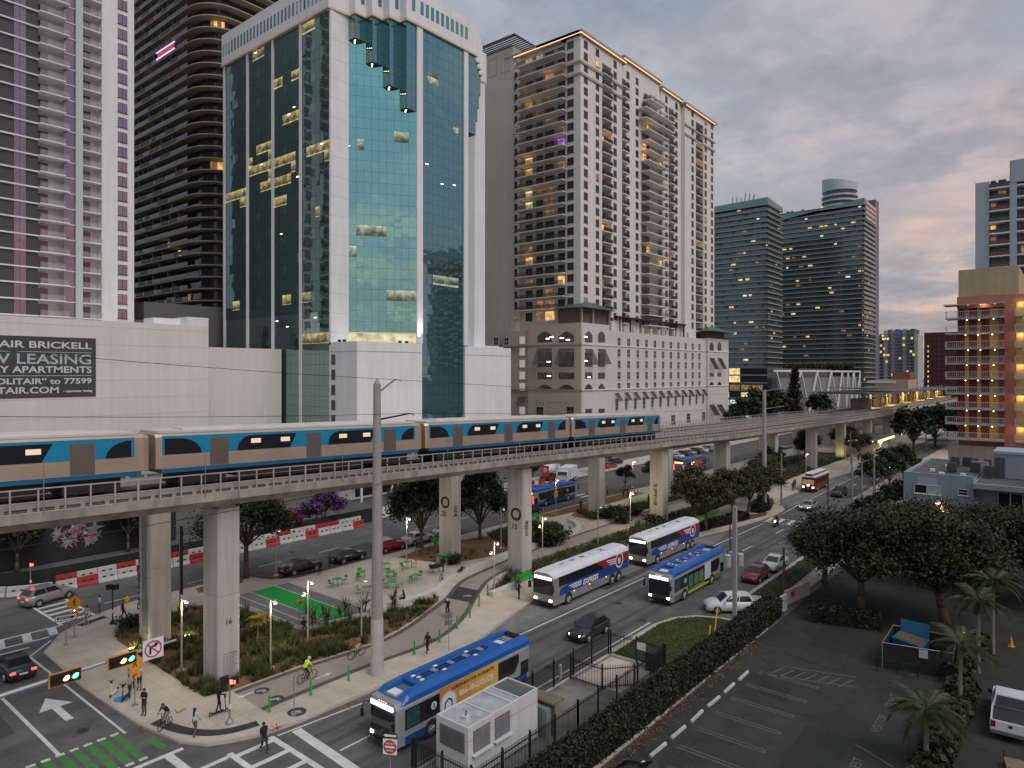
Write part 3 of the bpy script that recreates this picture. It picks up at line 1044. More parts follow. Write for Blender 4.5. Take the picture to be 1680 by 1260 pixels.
for vc in VC:
	m = MB()
	m2 = MB()
	m3 = MB()
	for a,b in zip(US[:-1],US[1:]):
		for s in (-.75,.75):
			m.hexa([(a,vc + s - .05,soff(a) + 1.30),(b,vc + s - .05,soff(b) + 1.30),(b,vc + s + .05,soff(b) + 1.30),(a,vc + s + .05,soff(a) + 1.30)],
				[(a,vc + s - .05,soff(a) + 1.45),(b,vc + s - .05,soff(b) + 1.45),(b,vc + s + .05,soff(b) + 1.45),(a,vc + s + .05,soff(a) + 1.45)])
			m2.hexa([(a,vc + s - .3,soff(a) + 1.05),(b,vc + s - .3,soff(b) + 1.05),(b,vc + s + .3,soff(b) + 1.05),(a,vc + s + .3,soff(a) + 1.05)],
					[(a,vc + s - .3,soff(a) + 1.29),(b,vc + s - .3,soff(b) + 1.29),(b,vc + s + .3,soff(b) + 1.29),(a,vc + s + .3,soff(a) + 1.29)])
		for s in (-1.78,1.55):
			m3.hexa([(a,vc + s - .12,soff(a) + 1.3),(b,vc + s - .12,soff(b) + 1.3),(b,vc + s + .12,soff(b) + 1.3),(a,vc + s + .12,soff(a) + 1.3)],
					[(a,vc + s - .12,soff(a) + 1.55),(b,vc + s - .12,soff(b) + 1.55),(b,vc + s + .12,soff(b) + 1.55),(a,vc + s + .12,soff(a) + 1.55)])
	m.build('rail',pm('rail_steel',(.10,.075,.06),.5,.5,var=.2),via)
	m2.build('track_plinth',pm('track_ballast',(.095,.08,.07),.95,var=.35,scale=3,grain=.3),via)
	m3.build('cable_trough',RAILM,via)
	mb = MB()
	u = 2.
	while u < 246:
		for s in (-1.78,1.55):
			mb.box(u - .12,u + .12,vc + s - .1,vc + s + .1,soff(u) + 1.04,soff(u) + 1.3)
		u += 1.33
	mb.build('trough_bracket',RAILM,via,kind='stuff')

def railing(vr,posts_as_parts,u0,u1):
	m = MB()
	for a,b in zip(US[:-1],US[1:]):
		if b < u0 or a > u1:
			continue
		a = max(a,u0)
		b = min(b,u1)
		for h,w_ in ((1.06,.035),(1.65,.03),(2.38,.035)):
			m.hexa([(a,vr - .035,soff(a) + h),(b,vr - .035,soff(b) + h),(b,vr + .035,soff(b) + h),(a,vr + .035,soff(a) + h)],
				[(a,vr - .035,soff(a) + h + 2 * w_),(b,vr - .035,soff(b) + h + 2 * w_),(b,vr + .035,soff(b) + h + 2 * w_),(a,vr + .035,soff(a) + h + 2 * w_)])
	rl = m.build('railing',RAILM,via)
	pm_ = MB().box(-.04,.04,-.045,.045,0,1.4).mesh('post',RAILM)
	pj = MB()
	u = u0 + .3
	k = 0
	while u < u1:
		if posts_as_parts:
			put('post',pm_,rl,(u,vr - .05,soff(u) + 1.03),scale=(1.5 if k % 9 == 0 else 1,1,1))
		else:
			pj.box(u - .04,u + .04,vr - .045,vr + .045,soff(u) + 1.03,soff(u) + 2.43)
		u += 1.33
		k += 1
	if not posts_as_parts:
		pj.build('post',RAILM,rl,kind='stuff')
	return rl

railing(45.16,True,6,244)
railing(60.14,False,60,246)
railing(49.44,False,86,246)
railing(55.86,False,86,246)
rod = MB().tube((0,0,0),(0,0,2.9),.028,n=6).mesh('marker_rod',STEELG)
for u in (13.2,22.5,33.6,45.4,56.0,66.2,77):
	put('marker_rod',rod,via,(u,45.05,soff(u) + .9))

# ================================================================ TRAIN
train = thing('metro_train','blue and silver metro train running along the elevated guideway','train',(43,47.3,0))
TS = pm('train_stainless',(.50,.40,.30),.34,.4,var=.10,scale=.5)
TB = pm('train_blue',(.004,.24,.42),.35,var=.05,coat=.3)
TK = glass_mat('train_window_black',(.016,.017,.022),.15,.06,0)
TD = pm('train_door',(.17,.14,.115),.35,.3,var=.08)
TR = pm('train_roof',(.62,.58,.54),.5,var=.08,scale=.6)
TSK = pm('train_skirt_blue',(.006,.12,.24),.4,var=.05)
TL = pm('train_lit_window',(.5,.4,.3),var=0,emit=(1,.74,.50),es=.55)
V0,V1 = 45.72,48.88

def tbox(m,a,b,y0,y1,h0,h1):
	za,zb = soff(a),soff(b)
	m.hexa([(a,y0,za + h0),(b,y0,zb + h0),(b,y1,zb + h0),(a,y1,za + h0)],[(a,y0,za + h1),(b,y0,zb + h1),(b,y1,zb + h1),(a,y1,za + h1)])

def tpoly(m,pts,y0,y1):
	n = len(pts)
	vs = [(u,y0,soff(u) + h) for u,h in pts] + [(u,y1,soff(u) + h) for u,h in pts]
	m.add(vs,[tuple(range(n)),tuple(range(2 * n - 1,n - 1,-1))] + [(i,n + i,n + (i + 1) % n,(i + 1) % n) for i in range(n)])

for ci,(a,b) in enumerate(((-27.6,-4.35),(-3.95,19.2),(19.65,42.85),(43.3,66.3),(66.75,89.2))):
	m = MB()
	prof = [(V0,2.9),(V0,3.78),(V0 + .03,5.0),(V0 + .22,5.22),(V1 - .22,5.22),(V1 - .03,5.0),(V1,3.78),(V1,2.9)]
	st = [a,a + .35,b - .35,b]
	ins = [.25,0,0,.25]
	if ci == 4:
		st = [a,a + .35,b - 1.3,b - .45,b]
		ins = [.25,0,0,.18,.55]
	vs = []
	for u,k in zip(st,ins):
		for y,h in prof:
			yy = 47.3 + (y - 47.3) * (1 - k * .35)
			vs.append((u,yy,soff(u) + h - (k * .4 if h > 4 else 0)))
	n = len(prof)
	fs = []
	for j in range(len(st) - 1):
		fs += [(j * n + i,j * n + (i + 1) % n,(j + 1) * n + (i + 1) % n,(j + 1) * n + i) for i in range(n)]
	fs = [f[::-1] for f in fs]
	fs += [tuple(range(n)),tuple(range(len(st) * n - 1,(len(st) - 1) * n - 1,-1))]
	m.add(vs,fs)
	body = m.build('train_car',TS,train)
	ribs = MB()
	for k in range(5):
		tbox(ribs,a + .4,b - .6,V0 - .015,V0 + .01,3.05 + .135 * k,3.10 + .135 * k)
	ribs.build('body_rib',TS,body)
	s = MB()
	tbox(s,a + .3,b - .5,V0 - .02,V1 + .02,2.62,2.9)
	s.build('skirt',TSK,body)
	s = MB()
	tbox(s,a + .35,b - .9,V0 - .012,V0 + .02,3.80,5.02)
	s.build('blue_band',TB,body)
	s = MB()
	tbox(s,a + .2,b - .8,V0 + .16,V1 - .16,5.2,5.34)
	tbox(s,a + 2,b - 3,V0 + .75,V1 - .75,5.34,5.46)
	s.build('roof',TR,body)
	s = MB()
	for c in (a + 3.2,b - 3.2):
		tbox(s,c - 1.6,c + 1.6,V0 + .3,V1 - .3,1.75,2.6)
		for d in (-1.05,1.05):
			s.lathe([(.43,-1.2),(.43,1.2)],12,(c + d,47.3,soff(c) + 1.90),'y')
	tbox(s,a + 5.5,b - 5.5,V0 + .25,V1 - .25,2.0,2.62)
	s.build('bogie',DARK,body)
	L_ = b - a
	D = [a + .18 * L_,a + .507 * L_,a + .835 * L_]
	for d in D:
		s = MB()
		tbox(s,d - .66,d + .66,V0 - .03,V0 + .02,2.95,4.78)
		dr = s.build('door',TD,body)
	# dark window panels with curved leading ends
	segs = [(a + .5,D[0] - 1.25,1),(D[0] + 1.3,D[1] - 1.55,0),(D[1] + 1.3,D[2] - 1.55,0),(D[2] + 1.25,b - (1.1 if ci < 4 else 1.4),2)]
	for (x0,x1,kind) in segs:
		pts = []
		H0,H1 = 3.82,4.86
		if kind == 1:
			pts = [(x0,H0),(x1,H0)] + [(x1 - 1.5 * (1 - math.cos(t)),H0 + (H1 - H0) * math.sin(t)) for t in (.35,.7,1.05,1.4)] + [(x0,H1)]
		elif kind == 2:
			pts = [(x0,H0),(x1,H0),(x1,H1)] + [(x0 + 1.5 * (1 - math.cos(t)),H0 + (H1 - H0) * math.sin(t)) for t in (1.4,1.05,.7,.35)]
		else:
			pts = [(x0,H0),(x1 - .55,H0)] + [(x1,H1)] + [(x0 + 1.1 * (1 - math.cos(t)),H0 + (H1 - H0) * math.sin(t)) for t in (1.4,1.05,.7,.35)]
		s = MB()
		tpoly(s,pts,V0 - .03,V0 + .01)
		s.build('window',TK,body)
		if kind == 0:
			for q in (.22,.72):
				xx = x0 + q * (x1 - x0)
				s = MB()
				tbox(s,xx,xx + .75,V0 - .042,V0 - .02,4.28,4.60)
				s.build('lit_window',TL,body)
	if ci == 4:
		s = MB()
		s.box(b - .02,b + .06,46.3,48.3,soff(b) + 3.75,soff(b) + 4.6)
		s.build('windscreen',TK,body)

# ================================================================ STATION
stn = thing('metro_station','elevated metro station with dark canopy and yellow lit platform, far end of guideway','station',(237,52.5,0))
YW = pm('station_yellow',(.72,.50,.03),.5,var=.1,scale=.4)
CANO = pm('station_canopy',(.10,.105,.11),.5,.3,var=.15)
m = MB().box(237,408,49.6,55.7,soff(237) + .9,soff(237) + 2.15)
m.build('platform',CONCR,stn)
MB().box(237,408,49.5,49.62,soff(237) + 2.12,soff(237) + 2.22).build('platform_edge',YW,stn)
m = MB().hexa([(212,46,15.9),(410,46,13.9),(410,59,13.9),(212,59,15.9)],[(212,46,16.5),(410,46,14.5),(410,59,14.5),(212,59,16.5)])
m.build('canopy',CANO,stn)
MB().hexa([(226,45,17.3),(252,45,16.6),(252,60,16.6),(226,60,17.3)],[(226,45,17.6),(252,45,16.9),(252,60,16.9),(226,60,17.6)]).build('upper_canopy',STEELG,stn)
cm = MB().box(-.3,.3,-.3,.3,0,5.2).mesh('column',CONCR)
bmw = MB().box(-2.7,2.7,-.1,.1,0,2.6).mesh('wall_panel',YW)
bmd = MB().box(-1.2,1.2,-.15,.15,0,2.3).mesh('dark_panel',DARK)
lm = MB().box(-.5,.5,-.12,.12,-.06,.06).mesh('lamp',LAMPW)
for k in range(22):
	u = 241 + 7.6 * k
	put('column',cm,stn,(u,52.6,soff(237) + 2.1))
	put('wall_panel',bmw,stn,(u + 3.8,53.2,soff(237) + 2.15))
	if k % 2:
		put('dark_panel',bmd,stn,(u + 3.4,52.9,soff(237) + 2.4))
	put('lamp',lm,stn,(u + 2.5,51.2,15.4 - .0098 * (u - 237)))
for k in range(6):
	l = bpy.data.lights.new('platform_lamp','POINT')
	l.energy = 1300
	l.color = (1,.72,.30)
	l.shadow_soft_size = .4
	lo = bpy.data.objects.new('platform_lamp',l)
	COL.objects.link(lo)
	lo.location = (245 + 28 * k,50.9,13.2)
MB().box(214,237,49.8,55.5,soff(220) + 1,soff(220) + 2.4).build('ramp_block',CONCR,stn)
MB().box(233,237.2,50,55,soff(237) + 2,soff(237) + 5.5).build('stair_enclosure',CONCR,stn)
# entrance pavilion below
pav = thing('station_kiosk','low flat roofed station entrance with lit fascia beside the avenue below the guideway','kiosk',(203,43,0))
MB().box(194,216,39.6,47,4.0,4.9).build('roof',CANO,pav)
MB().box(196,214,41,46.4,.12,4.0).build('wall',CONDOT,pav)
fs_ = MB().box(-1.4,1.4,-.05,.05,-.3,.3).mesh('fascia_light',pm('fascia_glow',(1,.9,.6),var=0,emit=(1,.80,.36),es=1.2))
for k in range(6):
	put('fascia_light',fs_,pav,(196.5 + 3.4 * k,39.52,4.4))
for k in range(4):
	put('fascia_light',fs_,pav,(193.93,41 + 1.6 * k,4.4),rot=(0,0,R(90)),scale=(.45,1,1))

# ================================================================ BUILDINGS
def PX(u,v,z):
	d = u * FU + v * FV
	x = u * RU + v * RV
	return 840 + CF * x / d,CY + (CH - z) * CF / d

class Face:
	"""wall plane: 'A' faces the avenue (outward -y), 'B' faces along it (outward -x)"""

	def __init__(s,kind,c):
		s.k = kind
		s.c = c

	def p(s,a,z,o=0.):
		return (a,s.c - o,z) if s.k == 'A' else (s.c - o,a,z)

	def box(s,m,a0,a1,z0,z1,o0,o1):
		if s.k == 'A':
			m.box(a0,a1,s.c - o1,s.c - o0,z0,z1)
		else:
			m.box(s.c - o1,s.c - o0,a0,a1,z0,z1)
		return m

	def rot(s):
		return None if s.k == 'A' else (0,0,R(-90))

	def at(s,px):
		return UonV(px,s.c) if s.k == 'A' else VonU(px,s.c)

	def z(s,px,py):
		a = s.at(px)
		q = s.p(a,0)
		return ZAT(q[0],q[1],py)

_WM = {}

def winmesh(w_,h,glass,frame,nx=1,ny=1,fr=.09,key='window',sill=True):
	k = (round(w_,2),round(h,2),glass.name,frame.name,nx,ny,key)
	if k in _WM:
		return _WM[k]
	m = MB()
	m.mi = 0
	for x0,x1,z0,z1 in ((-w_ / 2 - fr,-w_ / 2,-h / 2 - fr,h / 2 + fr),(w_ / 2,w_ / 2 + fr,-h / 2 - fr,h / 2 + fr),(-w_ / 2,w_ / 2,h / 2,h / 2 + fr),(-w_ / 2,w_ / 2,-h / 2 - fr,-h / 2)):
		m.box(x0,x1,-.07,.02,z0,z1)
	if sill:
		m.box(-w_ / 2 - .15,w_ / 2 + .15,-.16,.01,-h / 2 - fr - .10,-h / 2 - fr)
	for i in range(1,nx):
		x = -w_ / 2 + w_ * i / nx
		m.box(x - .035,x + .035,-.05,.0,-h / 2,h / 2)
	for i in range(1,ny):
		z = -h / 2 + h * i / ny
		m.box(-w_ / 2,w_ / 2,-.048,.0,z - .035,z + .035)
	m.mi = 1
	m.add([(-w_ / 2,-.025,-h / 2),(w_ / 2,-.025,-h / 2),(w_ / 2,-.025,h / 2),(-w_ / 2,-.025,h / 2)],[(0,1,2,3)])
	me = m.mesh(key,[frame,glass])
	_WM[k] = me
	return me

FRD = pm('frame_dark',(.05,.048,.045),.5,var=.1)
FRW = pm('frame_light',(.62,.61,.58),.5,var=.05)

def inrect(px,py,rects):
	for r in rects:
		if r[0] <= px <= r[2] and r[1] <= py <= r[3]:
			return r
	return None

def panes(parent,face,a0,a1,nc,z0,z1,nr,pick,budget,rnd,tilt=.006,gap=.035,o=.04,name='glass_pane'):
	"""a glazed bay: every pane its own object while the budget lasts, the rest joined"""
	pw = (a1 - a0) / nc
	ph = (z1 - z0) / nr
	rest = {}
	cache = {}
	for j in range(nr):
		for i in range(nc):
			a = a0 + pw * (i + .5)
			z = z0 + ph * (j + .5)
			q = face.p(a,z,o)
			mat = pick(*PX(*q),i,j)
			t1,t2 = rnd.gauss(0,tilt),rnd.gauss(0,tilt)
			if budget[0] > 0:
				budget[0] -= 1
				if mat.name not in cache:
					x,y = pw / 2 - gap / 2,ph / 2 - gap / 2
					cache[mat.name] = MB().add([(-x,0,-y),(x,0,-y),(x,0,y),(-x,0,y),(-x,.03,-y),(x,.03,-y),(x,.03,y),(-x,.03,y)],
											[(0,1,2,3),(4,7,6,5),(0,4,5,1),(1,5,6,2),(2,6,7,3),(3,7,4,0)]).mesh(name,mat)
				r = face.rot()
				put(name,cache[mat.name],parent,q,rot=(t1,0,(r[2] if r else 0) + t2) if face.k == 'A' else (t1,0,R(-90) + t2))
			else:
				m = rest.setdefault(mat.name,(MB(),mat))[0]
				x,y = pw / 2 - gap / 2,ph / 2 - gap / 2
				pts = []
				for sx,sz in ((-x,-y),(x,-y),(x,y),(-x,y)):
					oo = o + sx * t2 + sz * t1
					pts.append(face.p(a + (sx if face.k == 'A' else -sx),z + sz,oo))
				m.poly(pts)
	for m,mat in rest.values():
		m.build(name,mat,parent,kind='stuff')

# ---------------------------------------------------------------- white apartment tower on the left with its podium
rnd = random.Random(3)
sol = thing('apartment_tower','tall white apartment tower with dark panels, balconies and pink reflections above the banner wall','apartment tower',(31,155.7,0))
FA = Face('A',155.7)
u_at = FA.at
ER = u_at(220)
m = MB()
FA.box(m,u_at(167),ER,31,152,-34,0)
m.build('white_wall',WALLW,sol)
m = MB()
FA.box(m,2,u_at(167) - .01,31,152,-34,-2.2)
m.build('core_wall',WALLW,sol)
m = MB()
FA.box(m,u_at(123.5),u_at(134.6),31,152,-2.2,.5)
m.build('pilaster',pm('pale_grey_blue_panel',(.50,.55,.55),.6,var=.05),sol)
GP = pm('charcoal_panel',(.052,.053,.056),.6,var=.08)
CLEAR = pm('clear_balustrade',(.50,.52,.52),.10,.0,var=0,spec=.6)
CLEAR.node_tree.nodes['Principled BSDF'].inputs['Alpha'].default_value = .22
BDG = glass_mat('balcony_door_glass',(.17,.12,.145),.7,.03,.02,.5)
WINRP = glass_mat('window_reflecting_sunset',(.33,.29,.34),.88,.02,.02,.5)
FH = 3.1
g1 = [u_at(x) for x in (-60,-20,0.0,22.5,32.5,43,62.5)]
bal1 = (u_at(62.5),u_at(105))
bal2 = (u_at(134.6),u_at(167))
gl = (u_at(105),u_at(123.5))
bm1 = MB().box(0,1,0,1,0,1)
slabm = {}
for k in range(38):
	z = 33 + FH * k
	near = z < 128
	# dark panels and glazing at far left
	if k % 1 == 0:
		m = MB()
		FA.box(m,g1[0],g1[-1] + .1,z - .13,z + .13,-.3,.35)
		m.build('floor_band',WALLW,sol)
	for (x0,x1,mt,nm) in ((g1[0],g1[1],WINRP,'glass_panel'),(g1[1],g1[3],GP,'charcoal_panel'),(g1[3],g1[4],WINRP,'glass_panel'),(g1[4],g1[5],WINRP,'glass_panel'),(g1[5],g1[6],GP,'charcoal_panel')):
		m = MB()
		FA.box(m,x0 + .03,x1 - .03,z + .13,z + FH - .13,-.3,0)
		m.build(nm,mt,sol)
	for bi,(x0,x1) in enumerate((bal1,bal2)):
		out = 1.2 if bi == 0 else .25
		xe = x1 + (.7 if bi == 0 and k % 2 == 0 else 0)
		m = MB()
		FA.box(m,x0,xe,z - .12,z + .12,-2.2,out)
		sl = m.build('balcony',WALLW,sol)
		m = MB()
		dw = (x0 + .35,x0 + (x1 - x0) * (.52 if bi == 0 else .62))
		FA.box(m,dw[0],dw[1],z + .12,z + 2.55,-2.2,-2.13)
		m.build('balcony_door',BDG,sol)
		m = MB()
		FA.box(m,x0 + .1,xe - .05,z + .2,z + 1.08,out - .08,out - .04)
		m.build('glass_balustrade',CLEAR,sl)
		m = MB()
		for q in range(5):
			xx = x0 + .1 + (xe - x0 - .2) * q / 4
			FA.box(m,xx - .025,xx + .025,z + .1,z + 1.14,out - .04,out)
		FA.box(m,x0 + .1,xe - .05,z + 1.10,z + 1.16,out - .08,out)
		m.build('balustrade_frame',STEELG,sl)
	m = MB()
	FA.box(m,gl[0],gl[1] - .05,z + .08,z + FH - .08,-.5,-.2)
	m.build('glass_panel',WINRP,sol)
	m = MB()
	FA.box(m,gl[0],gl[1],z - .08,z + .08,-.5,0)
	m.build('transom',WALLW,sol)
	put('window',winmesh(u_at(209) - u_at(193) - .2,1.95,WINRP,FRD,2,1,.05),sol,((u_at(193) + u_at(209)) / 2,155.7 - .01,z + 1.4))
m = MB()
FA.box(m,2,ER - 3,152,156,-30,-2)
m.build('roof_block',WALLW,sol)

pod = thing('podium_wall','white stucco podium wall with dark leasing banner below the left apartment tower','parking podium',(40,125,0))
FP = Face('A',125.0)
PE = FP.at(342)
ztop = FP.z(300,533)
m = MB()
FP.box(m,-12,PE,0,ztop,-30,0)
m.build('wall',WALLB,pod)
m = MB()
FP.box(m,FP.at(307),PE,ztop,FP.z(320,520.5),-6,0)
m.box(FP.at(262),FP.at(307) - .01,127.5,131.5,ztop,FP.z(285,521))
m.build('parapet_block',WALLW,pod)
jm = MB()
for zz in np.arange(6,ztop,2.95):
	FP.box(jm,-12,PE,zz - .02,zz + .02,0,.015)
jm.build('joint_line',pm('joint_grey',(.42,.40,.37),.9,var=0),pod,kind='stuff')  # thin grey lines mark the wall joints
ban = tag(MB().box(0,1,0,1,0,1).build('banner',pm('banner_charcoal',(.058,.060,.064),.7,var=.06)),'charcoal leasing banner with white and mint lettering hung on the white podium wall','banner')
bx0,bx1 = FP.at(157) - 19.2,FP.at(157)
bz0,bz1 = FP.z(157,650.2),FP.z(157,555.3)
ban.data.clear_geometry()
t_ = MB().box(bx0,bx1,124.93,124.99,bz0,bz1)
ban.data.from_pydata([(x - bx1,y - 125,z - bz0) for x,y,z in t_.v],[],t_.f)
ban.location = (bx1,125,bz0)
BW = pm('banner_white',(.62,.63,.63),.7,var=0)
BM = pm('banner_mint',(.42,.54,.52),.7,var=0)
bh = bz1 - bz0
xr = bx1 - .60

def btext(s,size,zf,mat,x=None,al='RIGHT'):
	o = text('lettering',s,size,mat,ban,(x if x is not None else xr,124.92,bz0 + bh * zf),(1,0,0),(0,0,1),al,bold=.03,ext=.004)
	return o

def fit(o,w_target):
	xs = [v.co.x for v in o.data.vertices]
	x1 = max(xs)
	k = w_target / (x1 - min(xs))
	for v in o.data.vertices:
		v.co.x = x1 + (v.co.x - x1) * k

ux = lambda px: FP.at(px)
fit(btext('SOLITAIR BRICKELL',1.45,.815,BW),18.0)
fit(btext('NOW LEASING',2.2,.555,BM),18.1)
fit(btext('LUXURY APARTMENTS',1.42,.41,BW),18.0)
fit(btext('Text \u201cSOLITAIR\u201d to 77599',1.25,.225,BW),18.0)
o = btext('SOLITAIR.COM',1.35,.075,BW,x=ux(97))
fit(o,11.6)
fit(btext('~ apartments  leasing',.42,.085,BW),4.1)
m = MB()
for zf in (.745,.355):
	m.box(bx0 + .6,xr,124.915,124.93,bz0 + bh * zf,bz0 + bh * zf + .07)
m.build('rule',BW,ban)
pod2 = thing('link_wall','narrow beige stucco wall between the podium and the mirrored office tower','wall',(66,132,0))
MB().box(PE + .2,82,131,150,0,27).build('wall',WALLB,pod2)
dk = thing('grey_annex','dark grey flat topped annex behind the white podium','building',(72,160,0))
MB().box(66,84,160,172,0,ZAT(75,160,500)).build('wall',pm('annex_grey',(.13,.13,.135),.8,var=.06),dk)
MB().box(60,70,158,159.8,0,ZAT(65,158,525)).build('side_wall',pm('annex_grey',(.13,.13,.135)),dk)

# ---------------------------------------------------------------- dark balcony tower behind
dt = thing('balcony_tower','dark curved corner apartment tower with pale balcony edges behind the white tower','apartment tower',(86,171,0))
SLAB = pm('slab_edge_tan',(.33,.275,.205),.8,var=.1)
DGL = glass_mat('dark_tower_glass',(.045,.045,.05),.25,.05,.05,.3)
BGL = glass_mat('balcony_dark_glass',(.05,.05,.055),.1,.1,0)
GPL = pm('balcony_grey_panel',(.10,.098,.095),.8,var=.1)
rad = 7.
U0,V0d,U1,V1d = 86.,171.,126.,232.

def rounded(ofs):
	r = rad + ofs
	c = (U0 + rad,V0d + rad)
	pts = [(U0 - ofs,V1d)]
	for i in range(9):
		a = math.pi + i * math.pi / 16
		pts.append((c[0] + r * math.cos(a),c[1] + r * math.sin(a)))
	pts += [(U1,V0d - ofs),(U1,V1d)]
	return pts

slab = MB().prism([(x - U0,y - V0d) for x,y in rounded(1.5)],-.14,.14).mesh('floor_slab',SLAB)
rnd = random.Random(11)
m = MB().prism(rounded(-1.2),20,135)
m.build('glass_wall',DGL,dt)
FB = Face('B',U0)
corner = {}
for k in range(33):
	z = 37.5 + 3.05 * k
	put('floor_slab',slab,dt,(U0,V0d,z))
	m = MB()
	a = V0d + rad
	b0 = rnd.uniform(-3,3)
	FB.box(m,a + 1,V1d,z + .3,z + 1.25,1.3,1.36)
	m.build('balustrade',BGL,dt)
	a = V0d + rad + 3 + (k * 1.3) % 5
	while a < V1d - 4:
		ww = rnd.choice((2.5,4,5.5))
		if rnd.random() < .45:
			m = MB()
			FB.box(m,a,a + ww,z + .3,z + 1.28,1.38,1.46)
			m.build('balcony_panel',GPL,dt)
		if rnd.random() < .5:
			m = MB()
			FB.box(m,a + ww,a + ww + .25,z + .3,z + 2.76,-1.1,1.3)
			m.build('divider',GPL,dt)
		if rnd.random() < .10:
			m = MB()
			FB.box(m,a,a + 1.6,z + .35,z + 2.5,-1.14,-1.12)
			m.build('lit_window',rnd.choice((LITD,LITD,LITW)),dt)
		a += ww + rnd.uniform(.5,2)
	# curved corner glazing, some floors lit
	c = (U0 + rad,V0d + rad)
	zz = z + 1.5
	pxm,pym = PX(U0 + 2,V0d + 2,zz)
	lit = any(abs(pym - y) < 5.5 for y in (10,41,200,219,276,374,394)) or (rnd.random() < .03)
	r = rad - .9
	for i in range(9):
		a0 = math.pi + R(14) + i * R(8.4)
		a1 = a0 + R(7.9)
		m = MB()
		p = [(c[0] + r * math.cos(t),c[1] + r * math.sin(t)) for t in (a0,a1)]
		m.poly([(p[0][0],p[0][1],z + .3),(p[1][0],p[1][1],z + .3),(p[1][0],p[1][1],z + 2.75),(p[0][0],p[0][1],z + 2.75)])
		mt = (rnd.choice((LITW,LITD,LITD)) if lit and 3 <= i <= 6 else (GPL if i == 5 else DGL))
		m.build('corner_pane',mt,dt)
m = MB()
ns = thing('neon_balcony_sign','small red balcony screen with glowing violet outline on the dark tower','lit sign',(84,200,118))
zv = VonU(272,84.2)
z0 = ZAT(84.2,zv,88)
m = MB()
m.box(84.1,84.3,VonU(285,84.2),VonU(259,84.2),z0,z0 + 1.5)
m.build('panel',pm('screen_red',(.3,.05,.03),var=0,emit=(.6,.10,.06),es=.5),ns)
m = MB()
for (a,b) in ((z0 - .25,z0 - .05),(z0 + 1.55,z0 + 1.7)):
	m.box(84.0,84.2,VonU(287,84.2),VonU(257,84.2),a,b)
m.build('neon_tube',pm('neon_violet',(.4,.3,1),var=0,emit=(.50,.40,1),es=2),ns)

# ---------------------------------------------------------------- mirrored office tower with stepped bays
ot = thing('office_tower','mirrored teal glass office tower with white stepped crown and pilasters','office tower',(82.6,106,0))
OU,OV,OV2,OE,OB = 82.6,114.6,106.6,128.6,156.5
ZC,ZT = 94.3,101.7
m = MB().prism([(OU + .6,OV + .6),(87,OV + .5),(98.2,OV2 + .6),(113.5,OV2 + .6),(124.6,OV + .6),(OE - .6,OV + .6),(OE - .6,OB),(OU + .6,OB)],0,ZC)
m.build('core',DARK,ot)
rnd = random.Random(5)
LB = Face('B',OU)
fins = [LB.at(x) for x in (369,407,448.5,494,541)]
for v in fins[:4]:
	m = MB()
	LB.box(m,v - .36,v + .36,0,ZC,-.6,.3)
	m.build('pilaster',WALLW,ot)
litL = [(372,315,405,333),(415,85,436,101),(421,234,446,256),(409,265,446,288),(428,299,446,316),(451,127,464,148),(479,114,492,135),(462,182,492,204),(451,252,487,275),(451,285,479,307),
		(496,38,518,56),(501,234,541,258),(519,336,527,354),(383,493,395,512),(461,484,480,501),(496,479,511,497),(496,545,541,566),(450,322,472,340)]

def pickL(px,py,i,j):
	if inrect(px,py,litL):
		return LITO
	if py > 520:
		return TEALL  # lower panes: greenish reflection put into the glass tint
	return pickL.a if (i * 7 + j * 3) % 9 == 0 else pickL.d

pickL.d = glass_mat('left_face_glass',(.115,.20,.19),.8,.03,.02,.3)  # darker copy of the tower glass, dim reflections put into its tint
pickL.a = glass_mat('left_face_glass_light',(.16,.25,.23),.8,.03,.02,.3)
nobudget = [0]
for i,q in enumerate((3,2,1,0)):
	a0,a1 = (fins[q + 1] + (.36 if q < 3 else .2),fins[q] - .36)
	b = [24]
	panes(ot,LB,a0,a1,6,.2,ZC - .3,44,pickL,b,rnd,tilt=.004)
# front: flat recessed glass, white strip, stepped overhangs
FF = Face('A',OV)
F2_ = Face('A',OV2)
uA,uB = 87.0,98.1
m = MB().box(OU,uA,OV - .01,OV + 1.2,27.5,ZC)
m.build('white_corner',WALLW,ot)
jm = MB()
for zz in np.arange(30,ZC,3.9):
	jm.box(OU,uA - .01,OV - .02,OV - .005,zz,zz + .04)
	jm.box(OU - .01,OU + .005,OV,OV + .6,zz,zz + .04)
jm.build('joint_line',pm('joint_grey',(.42,.40,.37)),ot,kind='stuff')
litF = [(643,209,673,228),(574,236,598,252),(586,373,630,393),(629,479,684,497),(573,405,588,424)]
STEPS = [(uA + 2.78 * k,uA + 2.78 * (k + 1),OV - 2 * (k + 1),z) for k,z in enumerate((89.4,85.,80.6,76.3))]

zb_ = FF.z(600,546)

def pickF(px,py,i,j):
	if inrect(px,py,litF):
		return pickF.lit
	return TEAL

